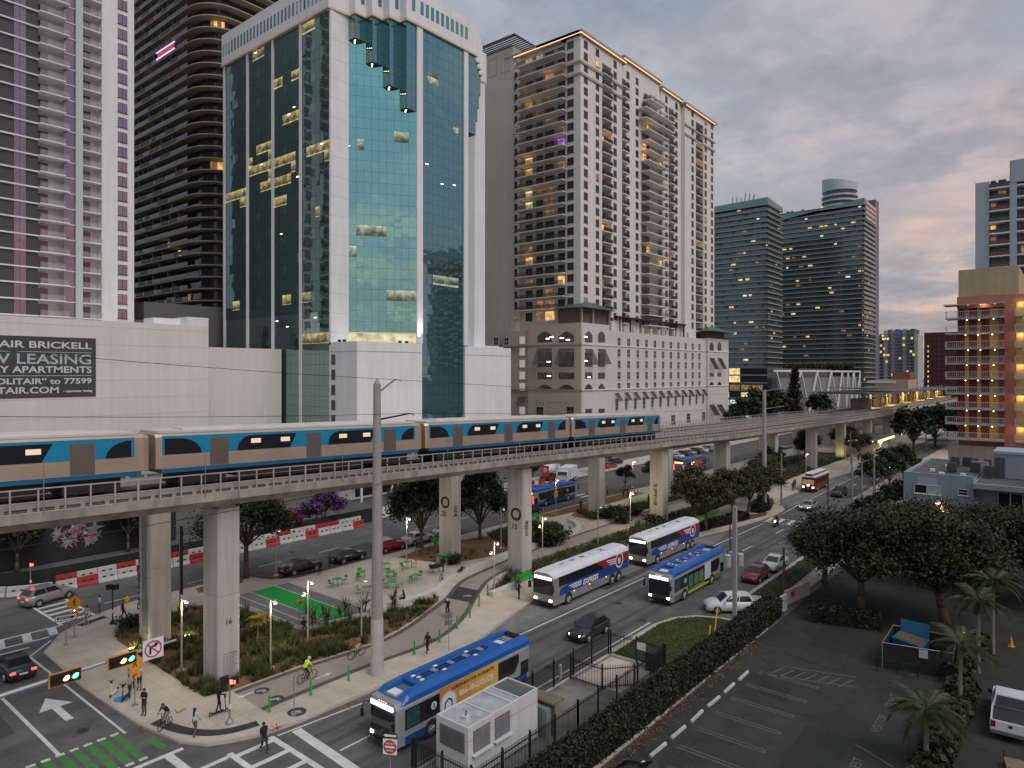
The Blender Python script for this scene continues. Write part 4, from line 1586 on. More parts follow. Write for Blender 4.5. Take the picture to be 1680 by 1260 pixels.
pickF.lit = office_mat('lit_office_teal',(.55,.66,.48),.6,zb_,(89.4 - zb_) / 27)
bud = [260]
zb = FF.z(600,546)
DG = Vector((uB - uA,OV2 - OV,0))
DL = DG.length
DG.normalize()
DN = Vector((DG.y,-DG.x,0))
if DN.y > 0:
	DN = -DN
pcm = {}
for j in range(27):
	for i in range(9):
		pw,ph = DL / 9,(89.4 - zb) / 27
		q = Vector((uA,OV,0)) + DG * (pw * (i + .5)) + DN * .03
		z = zb + ph * (j + .5)
		mt = pickF(*PX(q.x,q.y,z),i,j)
		if mt.name not in pcm:
			x,y = pw / 2 - .016,ph / 2 - .016
			pcm[mt.name] = MB().add([(-x,0,-y),(x,0,-y),(x,0,y),(-x,0,y),(-x,.03,-y),(x,.03,-y),(x,.03,y),(-x,.03,y)],
									[(0,1,2,3),(4,7,6,5),(0,4,5,1),(1,5,6,2),(2,6,7,3),(3,7,4,0)]).mesh('glass_pane',mt)
		put('glass_pane',pcm[mt.name],ot,(q.x,q.y,z),rot=(rnd.gauss(0,.003),0,math.atan2(DG.y,DG.x) + rnd.gauss(0,.003)))
m = MB().add([(uA,OV,zb - 2.6),(uB,OV2,zb - 2.6),(uB,OV2,zb - .05),(uA,OV,zb - .05)],[(0,1,2,3)])
m.build('lit_recess',lit_mat('recess_glow',(.85,.78,.42),.8,.5),ot)
m = MB().prism([(uA,OV - .2),(uB,OV2 - .2),(uB,OV2 + .3),(uA,OV + .3)],zb - .25,zb - .02)
m.build('bay_sill',WALLW,ot)
lampm = MB().box(-.35,.35,-.02,.02,-.05,.05).mesh('ceiling_lamp',LAMPW)
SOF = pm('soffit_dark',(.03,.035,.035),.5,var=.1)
for (a0,a1,vf,z0) in STEPS:
	m = MB().prism([(a0 + .05,vf + 2),(a0 + .05,vf + .05),(a1,vf + .05)],z0,ZC)
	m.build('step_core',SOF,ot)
	fa = Face('A',vf)
	panes(ot,fa,a0,a1,2,z0 + .1,ZC,max(2,round((ZC - z0) / 2.15)),lambda *_: TEALD,nobudget,rnd,tilt=.003)
	fb = Face('B',a0)
	panes(ot,fb,vf,vf + 2,1,z0 + .1,ZC,max(2,round((ZC - z0) / 2.15)),lambda *_: TEALL,nobudget,rnd,tilt=.003)
	for q in (.8,1.6):
		put('soffit_lamp',MB().box(-.10,.10,-.10,.10,-.04,.02).mesh('soffit_lamp',LAMPW) if (a0,q) == (uA,.8) else bpy.data.meshes['soffit_lamp'],ot,(a0 + .35 + .3 * q,vf + .3 + q * .5,z0 - .02))
# projecting right part
u1,u2,u3,u4 = 98.1,99.7,112.3,113.6
m = MB().box(u1,u2,OV2 - .35,OV2 + .55,28.1,ZC)
m.build('pilaster',WALLW,ot)
m = MB().box(u3,u4,OV2 - .35,OV2 + .55,28.1,ZC)
m.build('pilaster',WALLW,ot)
litR = [(705,123,723,143),(742,204,754,221),(702,222,738,238),(693,445,702,460),(712,453,751,470),(693,285,756,301)]

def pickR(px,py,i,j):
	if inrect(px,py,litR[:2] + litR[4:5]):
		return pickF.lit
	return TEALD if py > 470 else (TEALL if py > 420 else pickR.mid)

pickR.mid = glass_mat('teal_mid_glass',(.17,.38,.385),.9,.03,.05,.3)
m = MB().box(u2,u3,OV2 + .1,OV,0,ZC)
m.build('core',DARK,ot)
panes(ot,F2_,u2 + .02,u3 - .02,8,.2,ZC,44,pickR,nobudget,rnd,tilt=.0035)
RSTEP = [(u4 + 2.78 * k,u4 + 2.78 * (k + 1),OV2 + 2 * k,z) for k,z in enumerate((76.3,80.6,85.,89.4))]
for (a0,a1,vf,z0) in RSTEP:
	m = MB().prism([(a0,vf + .05),(a1 - .05,vf + .05),(a1 - .05,vf + 2)],z0,ZC)
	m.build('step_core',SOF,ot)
	panes(ot,Face('A',vf),a0,a1,2,z0 + .1,ZC,max(2,round((ZC - z0) / 2.15)),lambda *_: TEALD,nobudget,rnd,tilt=.003)
MB().add([(u4,OV2,28),(124.7,OV,28),(124.7,OV,89),(u4,OV2,89)],[(0,1,2,3)]).build('side_glazing',TEALD,ot)
m = MB().box(124.7,OE,OV - .02,OB,0,ZC)
m.build('white_corner',WALLW,ot)
# podium boxes
PV = 106.2
for (a0,a1,z1) in ((OU,99.4,28.05),(112.5,OE,27.9)):
	m = MB().box(a0,a1,PV,OV + .5,0,z1)
	b = m.build('podium_box',WALLW,ot)
	m = MB().box(a0 - .05,a1 + .03,PV - .06,OV,z1 - 1.9,z1 - 1.8)
	m.build('groove',pm('joint_grey',(.42,.40,.37)),b)
sw = MB().box(-.05,.05,-.6,.6,-1.0,1.0).mesh('slot_window',WIND)
for k in range(6):
	put('slot_window',sw,ot,(OU - .02,OV - .95,24.6 - 3.0 * k))
fl = MB()
fl.box(-.3,.3,-.2,.2,0,.5)
flm = fl.mesh('floodlight',BLACKM)
for k,(u,v) in enumerate(((OU + .8,112.8),(OU + .8,111.2),(94,107),(96,107.2),(97.5,107.4))):
	put('floodlight',flm,ot,(u,v,28.05))
# crown
path = [(OU,OB),(OU,OV),(uA,OV)]
for (a0,a1,vf,z0) in STEPS:
	path += [(a0,vf),(a1,vf)]
path += [(u4,OV2)]
for (a0,a1,vf,z0) in RSTEP[0:]:
	path += [(a1,vf),(a1,vf + 2)]
path += [(OE,OV),(OE,OB)]
pp = []
for q in path:
	if not pp or (abs(pp[-1][0] - q[0]) + abs(pp[-1][1] - q[1])) > .05:
		pp.append(q)
out = strip(pp,-.5)
m = MB()
m.prism(out,ZC,ZT)
m.build('crown',WALLW,ot)
m = MB()
m.prism(strip(pp,-.62),ZC - .05,ZC + .45)
m.build('crown_lip',pm('crown_lip_cream',(.68,.60,.46),.8,var=.05),ot)
swm = MB().box(-.28,.28,-.05,.05,-1.35,1.35).mesh('slot_window',TEALD)
for k in range(30):
	v = OV + 1.2 + 1.38 * k
	if v < OB - .5:
		put('slot_window',swm,ot,(OU - .51,v,97.9),rot=(0,0,R(-90)))
for k in range(10):
	put('slot_window',swm,ot,(99.3 + 1.5 * k,OV2 - .52,98.2),scale=(1.5,1,1))
for (a0,a1,vf,z0) in STEPS:
	put('slot_window',swm,ot,(a0 + 1.6,vf - .52,98.2),scale=(1.4,1,1))
for (px,py) in ((575,240),(604,109),(660,78),(700,269),(725,302),(745,304),(617,279),(640,285),(596,286),(661,279),(582,343),(590,350),(602,343),(632,345),(645,349),(612,348),(663,249),(610,241),(590,475),(605,520),(665,520)):
	fc = F2_ if px > 692 else FF
	put('ceiling_lamp',lampm,ot,(fc.at(px),fc.c - .12,fc.z(px,py)))
for (px,py) in ((420,87),(483,176),(430,270),(475,188),(529,236),(462,384),(472,536),(455,527),(518,521),(489,290)):
	q = LB.at(px)
	put('ceiling_lamp',lampm,ot,(OU - .12,q,LB.z(px,py)),rot=(0,0,R(90)))
pl = bpy.data.lights.new('pilaster_uplight','SPOT')
pl.energy = 2600
pl.color = (1,.90,.70)
pl.spot_size = R(50)
pl.shadow_soft_size = .3
plo = bpy.data.objects.new('pilaster_uplight',pl)
COL.objects.link(plo)
plo.location = (98.6,105.6,28.6)
plo.rotation_euler = Vector((-.02,-.06,-1)).to_track_quat('Z','Y').to_euler()

# ---------------------------------------------------------------- cream condominium tower with arcaded podium
rnd = random.Random(21)
co = thing('condominium_tower','cream condominium tower with glowing cornice, balconies and a tan arcaded parking podium','apartment tower',(148,98.5,0))
TU,TV,TE = 151.,101.,234.8
FA = Face('A',TV)
FBc = Face('B',TU)
F0,FHc,NF = 36.2,3.09,24
ZR = 111.
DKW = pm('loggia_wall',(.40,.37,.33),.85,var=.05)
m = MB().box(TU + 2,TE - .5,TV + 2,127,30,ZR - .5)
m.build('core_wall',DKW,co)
pxs = {'log': [(988,1003),(1020.5,1030.5),(1099,1107.5),(1137.5,1150)],'proj': (1055,1089)}
logs = [(FA.at(a),FA.at(b)) for a,b in pxs['log']]
prj = (FA.at(1055),FA.at(1089))
segs = []
cur = TU
for a,b in sorted(logs):
	segs.append((cur,a))
	cur = b
segs.append((cur,TE))

def blk(u):
	"""roof blocks: plane offset and parapet height"""
	return (0,111.2) if u < 174 else ((.8,113.0) if u < 197 else ((.4,111.4) if u < 211 else (-.9,110.2)))

cuts = sorted(set([s for g in segs for s in g] + [174,197,211]))
for a,b in segs:
	pts = [a] + [c for c in (174,197,211) if a < c < b] + [b]
	for x0,x1 in zip(pts[:-1],pts[1:]):
		o,zt = blk((x0 + x1) / 2)
		m = MB().box(x0,x1 - .004,TV + o,TV + 2.6,30,zt)
		m.build('wall',CONDOW,co)
for a,b in logs:
	o,zt = blk((a + b) / 2)
	m = MB().box(a,b,TV + o + .02,TV + 2.6,F0 + FHc * (NF - 1) - .2,zt)
	m.build('wall',CONDOW,co)
for (a,b) in ((TU,174),(174,197),(197,211),(211,TE)):
	o,zt = blk((a + b) / 2)
	e = .9
	m = MB().box(a - (e if a in (TU,211) else .5),b + (.9 if b == TE else .0),TV + o - e,TV + 14,zt,zt + .55)
	m.build('cornice',CONDOC,co)
	m = MB().box(a - .5,b,TV + o - .5,TV + 6,zt - .5,zt)
	m.build('cornice_step',CONDOC,co)
	m = MB().box(a - (.62 if a == TU else 0),b - .1,TV + o - .64,TV + o - .54,zt - .22,zt - .06)
	m.build('light_strip',STRIP,co)
m = MB().box(TU - .9,TU + 6,TV,126.5,111.2,111.75)
m.build('cornice',CONDOC,co)
m = MB().box(TU - .5,TU + 2,TV + .01,126,110.7,111.2)
m.build('cornice_step',CONDOC,co)
m = MB().box(TU - .64,TU - .54,TV - .5,125,110.98,111.14)
m.build('light_strip',STRIP,co)
for zz in (100.3,103.4):
	for (a,b) in ((TU - .25,logs[0][0]),(logs[0][1],logs[1][0]),(211,logs[3][0]),(logs[3][1],TE + .2)):
		o = blk((a + b) / 2)[0]
		m = MB().box(a,b,TV + o - .28,TV + o + .01,zz,zz + .62)
		m.build('string_course',CONDOC,co)
	m = MB().box(TU - .28,TU + .01,TV,VonU(925,TU),zz,zz + .62)
	m.build('string_course',CONDOC,co)
WC = [FA.at(x) for x in (961,980,1009,1034,1049,1095,1111.5,1132,1153.5,1164)]
RAILD = pm('balcony_rail_dark',(.035,.034,.033),.6,var=.1)
wbud = 0
for k in range(NF):
	z = F0 + FHc * k
	for i,u in enumerate(WC):
		r = rnd.random()
		gm = LITW if r < .012 else (LITD if r < .05 else (WINK if r < .35 else WIND))
		o = blk(u)[0]
		put('window',winmesh(1.5 if i != 0 else 1.7,1.75,gm,FRD,2,1,.05),co,(u,TV + o,z + 1.75))
	for a,b in logs:
		if k > NF - 2:
			continue
		m = MB().box(a - .02,b + .02,TV - .55,TV + 2.2,z - .12,z + .12)
		bl = m.build('balcony',CONDOW,co)
		m = MB()
		for q in range(9):
			x = a + (b - a) * q / 8
			m.box(x - .05,x + .05,TV - .54,TV - .50,z + .12,z + 1.12)
		m.box(a,b,TV - .55,TV - .49,z + 1.12,z + 1.18)
		m.box(a + .02,b - .02,TV - .50,TV - .49,z + .2,z + 1.1)
		m.build('balustrade',RAILD,bl)
		r = rnd.random()
		m = MB().box(a + .3,b - .5,TV + 1.94,TV + 1.99,z + .12,z + 2.5)
		m.build('balcony_door',LITW if r < .06 else (LITD if r < .13 else WINK),co)
	if k < NF - 1:
		a,b = prj
		big = k in (NF - 3,NF - 4)
		if k == NF - 2:
			a,b = a + 1,b - 3
		m = MB().box(a - (1.6 if big else 0),b + (4 if big else 0),TV - 1.9,TV + 2.1,z - .14,z + .14)
		bl = m.build('balcony',CONDOW,co)
		m = MB()
		x0,x1 = a - (1.6 if big else 0),b + (4 if big else 0)
		m.box(x0,x1,TV - 1.88,TV - 1.80,z + 1.1,z + 1.17)
		m.box(x0,x0 + .06,TV - 1.88,TV,z + 1.1,z + 1.17)
		for q in range(28):
			x = x0 + (x1 - x0) * q / 27
			m.box(x - .06,x + .06,TV - 1.86,TV - 1.82,z + .14,z + 1.1)
		for q in range(8):
			yy = TV - 1.8 + q * .24
			m.box(x0,x0 + .04,yy,yy + .04,z + .14,z + 1.1)
		m.build('balustrade',RAILD,bl)
		for (x0,x1) in ((a + .6,a + 2.6),(a + 3.0,a + 4.8),(b - 2.2,b - .6)):
			r = rnd.random()
			m = MB().box(x0,x1,TV - .03 + .4,TV + .39,z + .14,z + 2.45)
			m.build('balcony_door',LITW if r < .05 else (LITD if r < .12 else WINK),co)
# left face: long balconies
v1 = TV
vb0,vb1 = VonU(925.5,TU - 1),VonU(849,TU - 1)
vw1,vw2 = VonU(936,TU),VonU(844,TU)
m = MB().box(TU,TU + 2.4,TV + 2.61,vb0,30,110.7)
m.build('wall',CONDOW,co)
m = MB().box(TU,TU + 2.4,vb1 + .01,126,30,110.7)
m.build('wall',CONDOW,co)
m = MB().box(TU + .9,TU + 2.4,vb0,vb1 + .01,30,110.7)
m.build('wall',CONDOW,co)
dpos = [(.09,.24),(.33,.47),(.52,.71),(.79,.93)]
for k in range(NF):
	z = F0 + FHc * k
	for vv in (vw1,vw2):
		r = rnd.random()
		put('window',winmesh(1.9,1.75,LITD if r < .05 else (WINK if r < .3 else WIND),FRD,2,1,.05),co,(TU,vv,z + 1.75),rot=(0,0,R(-90)))
	if k > 0:
		m = MB().box(TU - 1.7,TU + 1.0,vb0,vb1,z - .13,z + .13)
		bl = m.build('balcony',CONDOW,co)
		m = MB()
		m.box(TU - 1.68,TU - 1.62,vb0,vb1,z + 1.1,z + 1.16)
		n = 60
		for q in range(n + 1):
			y = vb0 + (vb1 - vb0) * q / n
			m.box(TU - 1.67,TU - 1.63,y - .07,y + .07,z + .13,z + 1.1)
		m.build('balustrade',RAILD,bl)
	for (f0,f1) in dpos:
		y1 = vb1 - (vb1 - vb0) * (1 - f1)
		y0 = vb1 - (vb1 - vb0) * (1 - f0)
		y0,y1 = vb0 + (vb1 - vb0) * (1 - f1),vb0 + (vb1 - vb0) * (1 - f0)
		r = rnd.random()
		gm = LITW if r < .11 else (LITD if r < .28 else (LITY if r < .32 else WINK))
		if k == 15 and f0 > .5:
			gm = LITP if f0 > .7 else WINK
		m = MB().box(TU + .86,TU + .895,y0,y1,z + .13,z + 2.55)
		m.build('balcony_door',gm,co)
# stair tower with pergola
sv0,sv1 = VonU(838,150.5),VonU(791,150.5)
zt = ZAT(150.5,sv0,78)
m = MB().box(150.3,163,sv0 - 1,sv1,30,zt)
m.build('stair_tower',pm('condo_olive_cream',(.52,.49,.42),.85,var=.05,scale=.1,stain=.1),co)
m = MB()
for q in range(18):
	x = 147.5 + q * 1.0
	m.box(x,x + .25,sv0 - 4,sv1 + 3,zt + 1.5,zt + 1.75)
m.build('pergola_slat',BLACKM,co,kind='stuff')
m = MB().box(147.3,147.6,sv0 - 4,sv1 + 3,zt + 1.2,zt + 1.5)
m.box(147.5,166,sv0 - 4,sv0 - 3.7,zt + 1.2,zt + 1.5)
m.box(150.4,163,sv0 - .5,sv1 - .2,zt,zt + .6)
m.build('pergola_frame',pm('pergola_dark',(.06,.055,.05),.6,var=.1),co)
m = MB()
for (a,b) in ((sv0 + .6,sv0 + 3.4),(sv0 + 5,sv0 + 8)):
	for (z0,z1,y0,y1) in ((zt - 6.5,zt - 6.4,a,b),(zt - 1.5,zt - 1.4,a,b),(zt - 6.5,zt - 1.4,a,a + .1),(zt - 6.5,zt - 1.4,b - .1,b)):
		m.box(150.24,150.31,y0,y1,z0,z1)
m.build('panel_moulding',CONDOC,co)
# ---- podium
PU,PVc,PE2 = 148.,98.5,242.
FPA = Face('A',PVc)
FPB = Face('B',PU)
ZP = 34.9
m = MB().box(PU,PE2,PVc,125,0,ZP - 1.4)
m.build('podium',CONDOT,co)
PODW = pm('podium_white',(.62,.585,.55),.85,var=.05,scale=.1,stain=.08)
ua,ub = FPA.at(1000),FPA.at(1158)
m = MB().box(ua,ub,PVc - .05,PVc + 1,0,33.4)
m.build('podium_front',PODW,co)
m = MB().box(PU - .02,ua - .01,PVc - .03,PVc + 1.2,0,ZP)
m.build('podium_corner',PODW,co)
m = MB().box(PU - .5,PU + 1.5,PVc + .01,VonU(868,PU),0,ZP)
m.build('podium_corner',CONDOT,co)
m = MB().box(ub,PE2,PVc - .7,PVc + 14,0,ZP - 1)
m.build('podium_end',PODW,co)
for zz in (29.2,17.3):
	m = MB().box(PU - .22,ub,PVc - .24,PVc + .2,zz,zz + .35)
	m.build('string_course',CONDOW,co)
	m = MB().box(ub,PE2 + .1,PVc - .9,PVc,zz,zz + .35)
	m.build('string_course',CONDOW,co)
	m = MB().box(PU - .72,PU,PVc - .2,126,zz,zz + .35)
	m.build('string_course',CONDOC,co)
us = [UonV(x,PVc) for x in np.linspace(1015.3,1015.3,1)]
u0,u9 = FPA.at(1015.2),FPA.at(1147)
for k,py in enumerate((560.5,579,597.5,616,634)):
	z = ZAT(u0,PVc,py)
	for i in range(11):
		put('window',winmesh(1.55,2.1 if k < 4 else 1.9,WINK if rnd.random() < .85 else WIND,FRW,2,2,.10,sill=True),co,(u0 + (u9 - u0) * i / 10,PVc - .05,z))
AW = pm('awning_dark',(.105,.095,.085),.6,.2,var=.12,scale=3)

def awning(face,a0,a1,z1,drop,outw,name='awning'):
	m = MB()
	n = max(5,int((a1 - a0) / .28))
	for i in range(n + 1):
		a = a0 + (a1 - a0) * i / n
		p0 = face.p(a,z1,.1)
		p1 = face.p(a,z1 - drop,outw)
		m.tube(p0,p1,.06,n=4)
	for f in (0,.5,1):
		m.tube(face.p(a0,z1 - drop * f,.1 + (outw - .1) * f),face.p(a1,z1 - drop * f,.1 + (outw - .1) * f),.05,n=4)
	for a in (a0,a1):
		m.tube(face.p(a,z1 - drop,0),face.p(a,z1 - drop,outw),.05,n=4)
	return m.build(name,AW,co)

for i in range(12):
	u = u0 - 1.2 + (u9 - u0) * i / 10.2
	awning(FPA,u - 1.0,u + 1.0,16.4,2.1,1.5)
	put('window',winmesh(1.3,3.2,WINK,FRW,2,3,.08),co,(u,PVc - .05,13.2))
for i in range(3):
	u = FPA.at(1104 + 25 * i)
	put('arched_window',winmesh(2.6,3.0,WIND,FRW,3,3,.1),co,(u,PVc - .05,7.2))

def arch(face,a0,a1,z0,z1,rise,mat,name='arched_opening',o=.03):
	pts = [face.p(a0,z0,o),face.p(a1,z0,o)]
	for i in range(9):
		t = i / 8
		a = a1 + (a0 - a1) * t
		pts.append(face.p(a,z1 - rise + rise * math.sin(math.pi * t),o))
	ins = [face.p(face_a,zz,-.05) for face_a,zz in [(a0,z0),(a1,z0)]]
	m = MB()
	m.poly(pts)
	return m.build(name,mat,co)

GARAGE = lit_mat('garage_interior',(.045,.042,.035),.22,.6,.8)
zP = lambda px,py,f: f.z(px,py)
FPBo = Face('B',PU - .5)
FPAo = Face('A',PVc - .03)
for (px0,px1) in ((881.8,905.5),(917,942)):
	a0,a1 = sorted((FPBo.at(px0),FPBo.at(px1)))
	arch(FPBo,a0,a1,FPBo.z(px0,562),FPBo.z(px0,544.5),1.2,GARAGE)
	m = MB()
	FPBo.box(m,a0,a1,FPBo.z(px0,602),FPBo.z(px0,578),0,.03)
	FPBo.box(m,a0,a1,FPBo.z(px0,622),FPBo.z(px0,611),0,.03)
	m.build('garage_opening',GARAGE,co,kind='stuff')
	arch(FPBo,a0,a1,FPBo.z(px0,639),FPBo.z(px0,630.5),1.0,GARAGE)
	awning(FPBo,a0,a1,FPBo.z(px0,572.5),4.0,2.0)
for (px0,px1) in ((959.5,972),(981,992.5)):
	a0,a1 = FPAo.at(px0),FPAo.at(px1)
	arch(FPAo,a0,a1,FPAo.z(px0,561.5),FPAo.z(px0,543),1.0,GARAGE)
	m = MB()
	FPAo.box(m,a0,a1,FPAo.z(px0,601.5),FPAo.z(px0,578),0,.03)
	FPAo.box(m,a0,a1,FPAo.z(px0,621.5),FPAo.z(px0,611),0,.03)
	m.build('garage_opening',GARAGE,co,kind='stuff')
	arch(FPAo,a0,a1,FPAo.z(px0,639),FPAo.z(px0,630),1.0,GARAGE)
	awning(FPAo,a0,a1,FPAo.z(px0,572.5),4.0,2.0)
	m = MB()
	FPAo.box(m,a0 + .2,a1 - .2,FPAo.z(px0,681),FPAo.z(px0,671),0,.03)
	m.build('garage_opening',GARAGE,co)
FE = Face('A',PVc - .7)
for (px0,px1) in ((1164,1171),(1177,1183.5)):
	a0,a1 = FE.at(px0),FE.at(px1)
	arch(FE,a0,a1,FE.z(px0,575),FE.z(px0,561),1.2,WINK,'arched_window')
	awning(FE,a0,a1,FE.z(px0,587.5),3.8,2.0)
	m = MB()
	FE.box(m,a0,a1,FE.z(px0,618),FE.z(px0,611.5),0,.03)
	m.build('garage_opening',GARAGE,co)
	arch(FE,a0,a1,FE.z(px0,632),FE.z(px0,626.5),.8,WINK,'arched_window')
	awning(FE,a0 - .5,a1,FE.z(px0,664),3.6,2.2)
lamps_g = MB().box(-.7,.7,-.05,.05,-.12,.12).mesh('garage_lamp',LAMPC)
for (px,py,f) in ((899,555.5,'B'),(905,553,'B'),(922,554.5,'B'),(932,557.5,'B'),(900,593.5,'B'),(901,617,'B'),(961,552.5,'A'),(961.5,592,'A'),(966,619,'A')):
	fc = FPBo if f == 'B' else FPAo
	a = fc.at(px)
	put('garage_lamp',lamps_g,co,fc.p(a,fc.z(px,py),.09),rot=fc.rot(),scale=(.8,1,.8))
# small lit square openings on the tan side
LSQ = pm('lit_square_opening',(.6,.55,.5),.8,var=.05,emit=(.9,.75,.65),es=.25)
va = VonU(857,PU)
for py in (558,577,596.5,616,634.5,673.5):
	put('window',winmesh(2.0,2.1,LSQ,CONDOC,1,1,.1),co,(PU,va,ZAT(PU,va,py)),rot=(0,0,R(-90)))
for px in (814,831):
	put('window',winmesh(1.6,2.0,WINK,FRW,2,2,.1),co,(PU,VonU(px,PU),ZAT(PU,VonU(px,PU),560)),rot=(0,0,R(-90)))
awning(FPB,va - 1.3,va + 1.3,ZAT(PU,va,651),2.2,1.2)
for px in (886,936):
	put('window',winmesh(2.2,2.3,WINK,CONDOC,2,2,.12),co,(PU - .5,VonU(px,PU - .5),FPBo.z(px,675)),rot=(0,0,R(-90)))
m = MB()
for (px0,px1,y0,y1) in ((880,892,659,682),(899,922,659,683),(929,942,660,683)):
	a0,a1 = sorted((FPBo.at(px0),FPBo.at(px1)))
	z0,z1 = FPBo.z(px0,y1),FPBo.z(px0,y0)
	FPBo.box(m,a0,a1,z1 - .1,z1,0,.06)
	FPBo.box(m,a0,a0 + .1,z0,z1,0,.06)
	FPBo.box(m,a1 - .1,a1,z0,z1,0,.06)
m.build('panel_moulding',CONDOC,co,kind='stuff')
# roof terrace: green roofed pavilions, pergola, merlons
GRF = pm('green_metal_roof',(.07,.125,.10),.5,.2,var=.1)

def hiproof(a0,a1,b0,b1,z,h,name='pavilion_roof'):
	cx,cy = (a0 + a1) / 2,(b0 + b1) / 2
	k = .30
	top = [(cx + (x - cx) * k,cy + (y - cy) * k,z + h) for x,y in ((a0,b0),(a1,b0),(a1,b1),(a0,b1))]
	return MB().hexa([(a0,b0,z),(a1,b0,z),(a1,b1,z),(a0,b1,z)],top).build(name,GRF,co)

hiproof(PU - 1,FPA.at(1006),PVc - 1,VonU(909,PU),38.8,2.0)
m = MB().box(PU + .5,FPA.at(1003),PVc + 1,VonU(915,PU),ZP - 1.3,38.8)
m.build('pavilion_wall',pm('pavilion_brown',(.13,.10,.08),.8,var=.15),co)
m = MB()
for x in (PU + .2,PU + 5.5,FPA.at(1001)):
	m.box(x,x + .5,PVc + .2,PVc + .7,ZP - .1,38.8)
m.build('pavilion_post',CONDOC,co,kind='stuff')
hiproof(ub - 1.5,PE2 + 2,PVc - 3,PVc + 12,36.2,2.2)
m = MB().box(ub + 1,PE2 - 1,PVc + .5,PVc + 10,ZP - 1,36.2)
m.build('pavilion_wall',bpy.data.materials['pavilion_brown'],co)
m = MB()
n = 9
for i in range(n):
	u = FPA.at(1026) + (FPA.at(1130) - FPA.at(1026)) * i / (n - 1)
	m.box(u - .45,u + .45,PVc - .04,PVc + .6,33.4,35.1)
m.build('merlon',PODW,co,kind='stuff')
m = MB()
for i in range(8):
	u = FPA.at(1026) + (FPA.at(1130) - FPA.at(1026)) * i / 7
	m.box(u - .15,u + .15,PVc + 1.6,PVc + 1.9,33.4,37.6)
m.box(FPA.at(1020),FPA.at(1132),PVc + 1.2,PVc + 3.4,37.6,37.95)
m.build('terrace_pergola',BLACKM,co)

# ---------------------------------------------------------------- twin green glass towers
SLG = pm('slab_grey_green',(.30,.335,.33),.7,var=.08)

def axis_tower(nm,label,u0,v0,u1,v1,ztop,seed,sloped=0.):
	rnd = random.Random(seed)
	t = thing(nm,label,'apartment tower',(u0,v0,0))
	MB().box(u0 + 1.5,u1 - 1.5,v0 + 1.5,v1 - 1.5,0,ztop - 5).build('glass_wall',AXG,t)
	sl = MB().box(0,u1 - u0,0,v1 - v0,-.22,.22).mesh('floor_slab',SLG)
	rl = MB()
	rl.box(.1,.16,0,v1 - v0,.22,1.3)
	rl.box(0,u1 - u0,.1,.16,.22,1.3)
	rlm = rl.mesh('glass_balustrade',AXG)
	n = int((ztop - 8) / 3.1)
	lw = MB().box(-.02,.02,-1.15,1.15,-1.0,1.0)
	lwm = {}
	for k in range(n + 1):
		z = ztop - 4 - 3.1 * k
		if z < 3:
			break
		put('floor_slab',sl,t,(u0,v0,z))
		put('glass_balustrade',rlm,t,(u0,v0,z))
		vv = v0 + 3
		while vv < v1 - 3:
			r = rnd.random()
			if r < .085:
				mt = rnd.choice((LITW,LITY,LITY,LITD,LITC,LITD))
				if mt.name not in lwm:
					lwm[mt.name] = lw.mesh('lit_window',mt)
				put('lit_window',lwm[mt.name],t,(u0 + 1.46,vv,z + 1.45),scale=(1,rnd.uniform(.5,1.25),1))
			elif r < .3:
				put('blind',lwm.setdefault('d',lw.mesh('blind',pm('blind_grey',(.16,.165,.165),.8,var=.15))),t,(u0 + 1.47,vv,z + 1.45),scale=(1,rnd.uniform(.5,1.2),1))
			vv += rnd.uniform(2.4,4.2)
		vv = u0 + 3
		while vv < u1 - 2:
			if rnd.random() < .06:
				mt = rnd.choice((LITW,LITD))
				if mt.name not in lwm:
					lwm[mt.name] = lw.mesh('lit_window',mt)
				put('lit_window',lwm[mt.name],t,(vv,v0 + 1.46,z + 1.45),rot=(0,0,R(90)))
			vv += 4
	# glazed crown, rising towards the corner
	m = MB().hexa([(u0,v0,ztop - 4),(u1,v0,ztop - 4),(u1,v1,ztop - 4),(u0,v1,ztop - 4)],[(u0,v0,ztop),(u1,v0,ztop - 1.5),(u1,v1,ztop - 2 - sloped),(u0,v1,ztop - sloped)])
	m.build('crown',AXG2,t)
	m = MB()
	for q in range(int((v1 - v0) / 3)):
		vq = v0 + 1.5 + 3 * q
		m.box(u0 - .08,u0 + .02,vq - .08,vq + .08,ztop - 4,ztop - .3 - sloped * (vq - v0) / (v1 - v0))
	m.build('crown_mullion',SLG,t,kind='stuff')
	m = MB().box(u0 - .1,u0 + .3,v0,v1,ztop - 4.2,ztop - 3.8)
	m.build('crown_band',SLG,t)
	return t

t1 = axis_tower('glass_condo_tower','left of the twin green glass condominium towers, flat topped with antennas',393,136,419,186,121.5,4,1.)
m = MB()
for q in range(6):
	m.tube((400 + q,148 + 2.6 * q,119),(400 + q,146 + 3 * q,126 + (q % 3)),.35,n=5)
m.build('roof_equipment',STEELG,t1)
t2 = axis_tower('glass_condo_tower','right of the twin green glass condominium towers, roof edge rising to the right',472,103.5,504,160,131.5,9,8.)
for k in range(4):
	MB().box(475,503.9,103.2,103.46,128.3 - 3.1 * k,130.3 - 3.1 * k).build('sunset_balustrade',glass_mat('balustrade_sunset',(.85,.55,.40),.9,.05,0) if k == 0 else bpy.data.materials['balustrade_sunset'],t2)
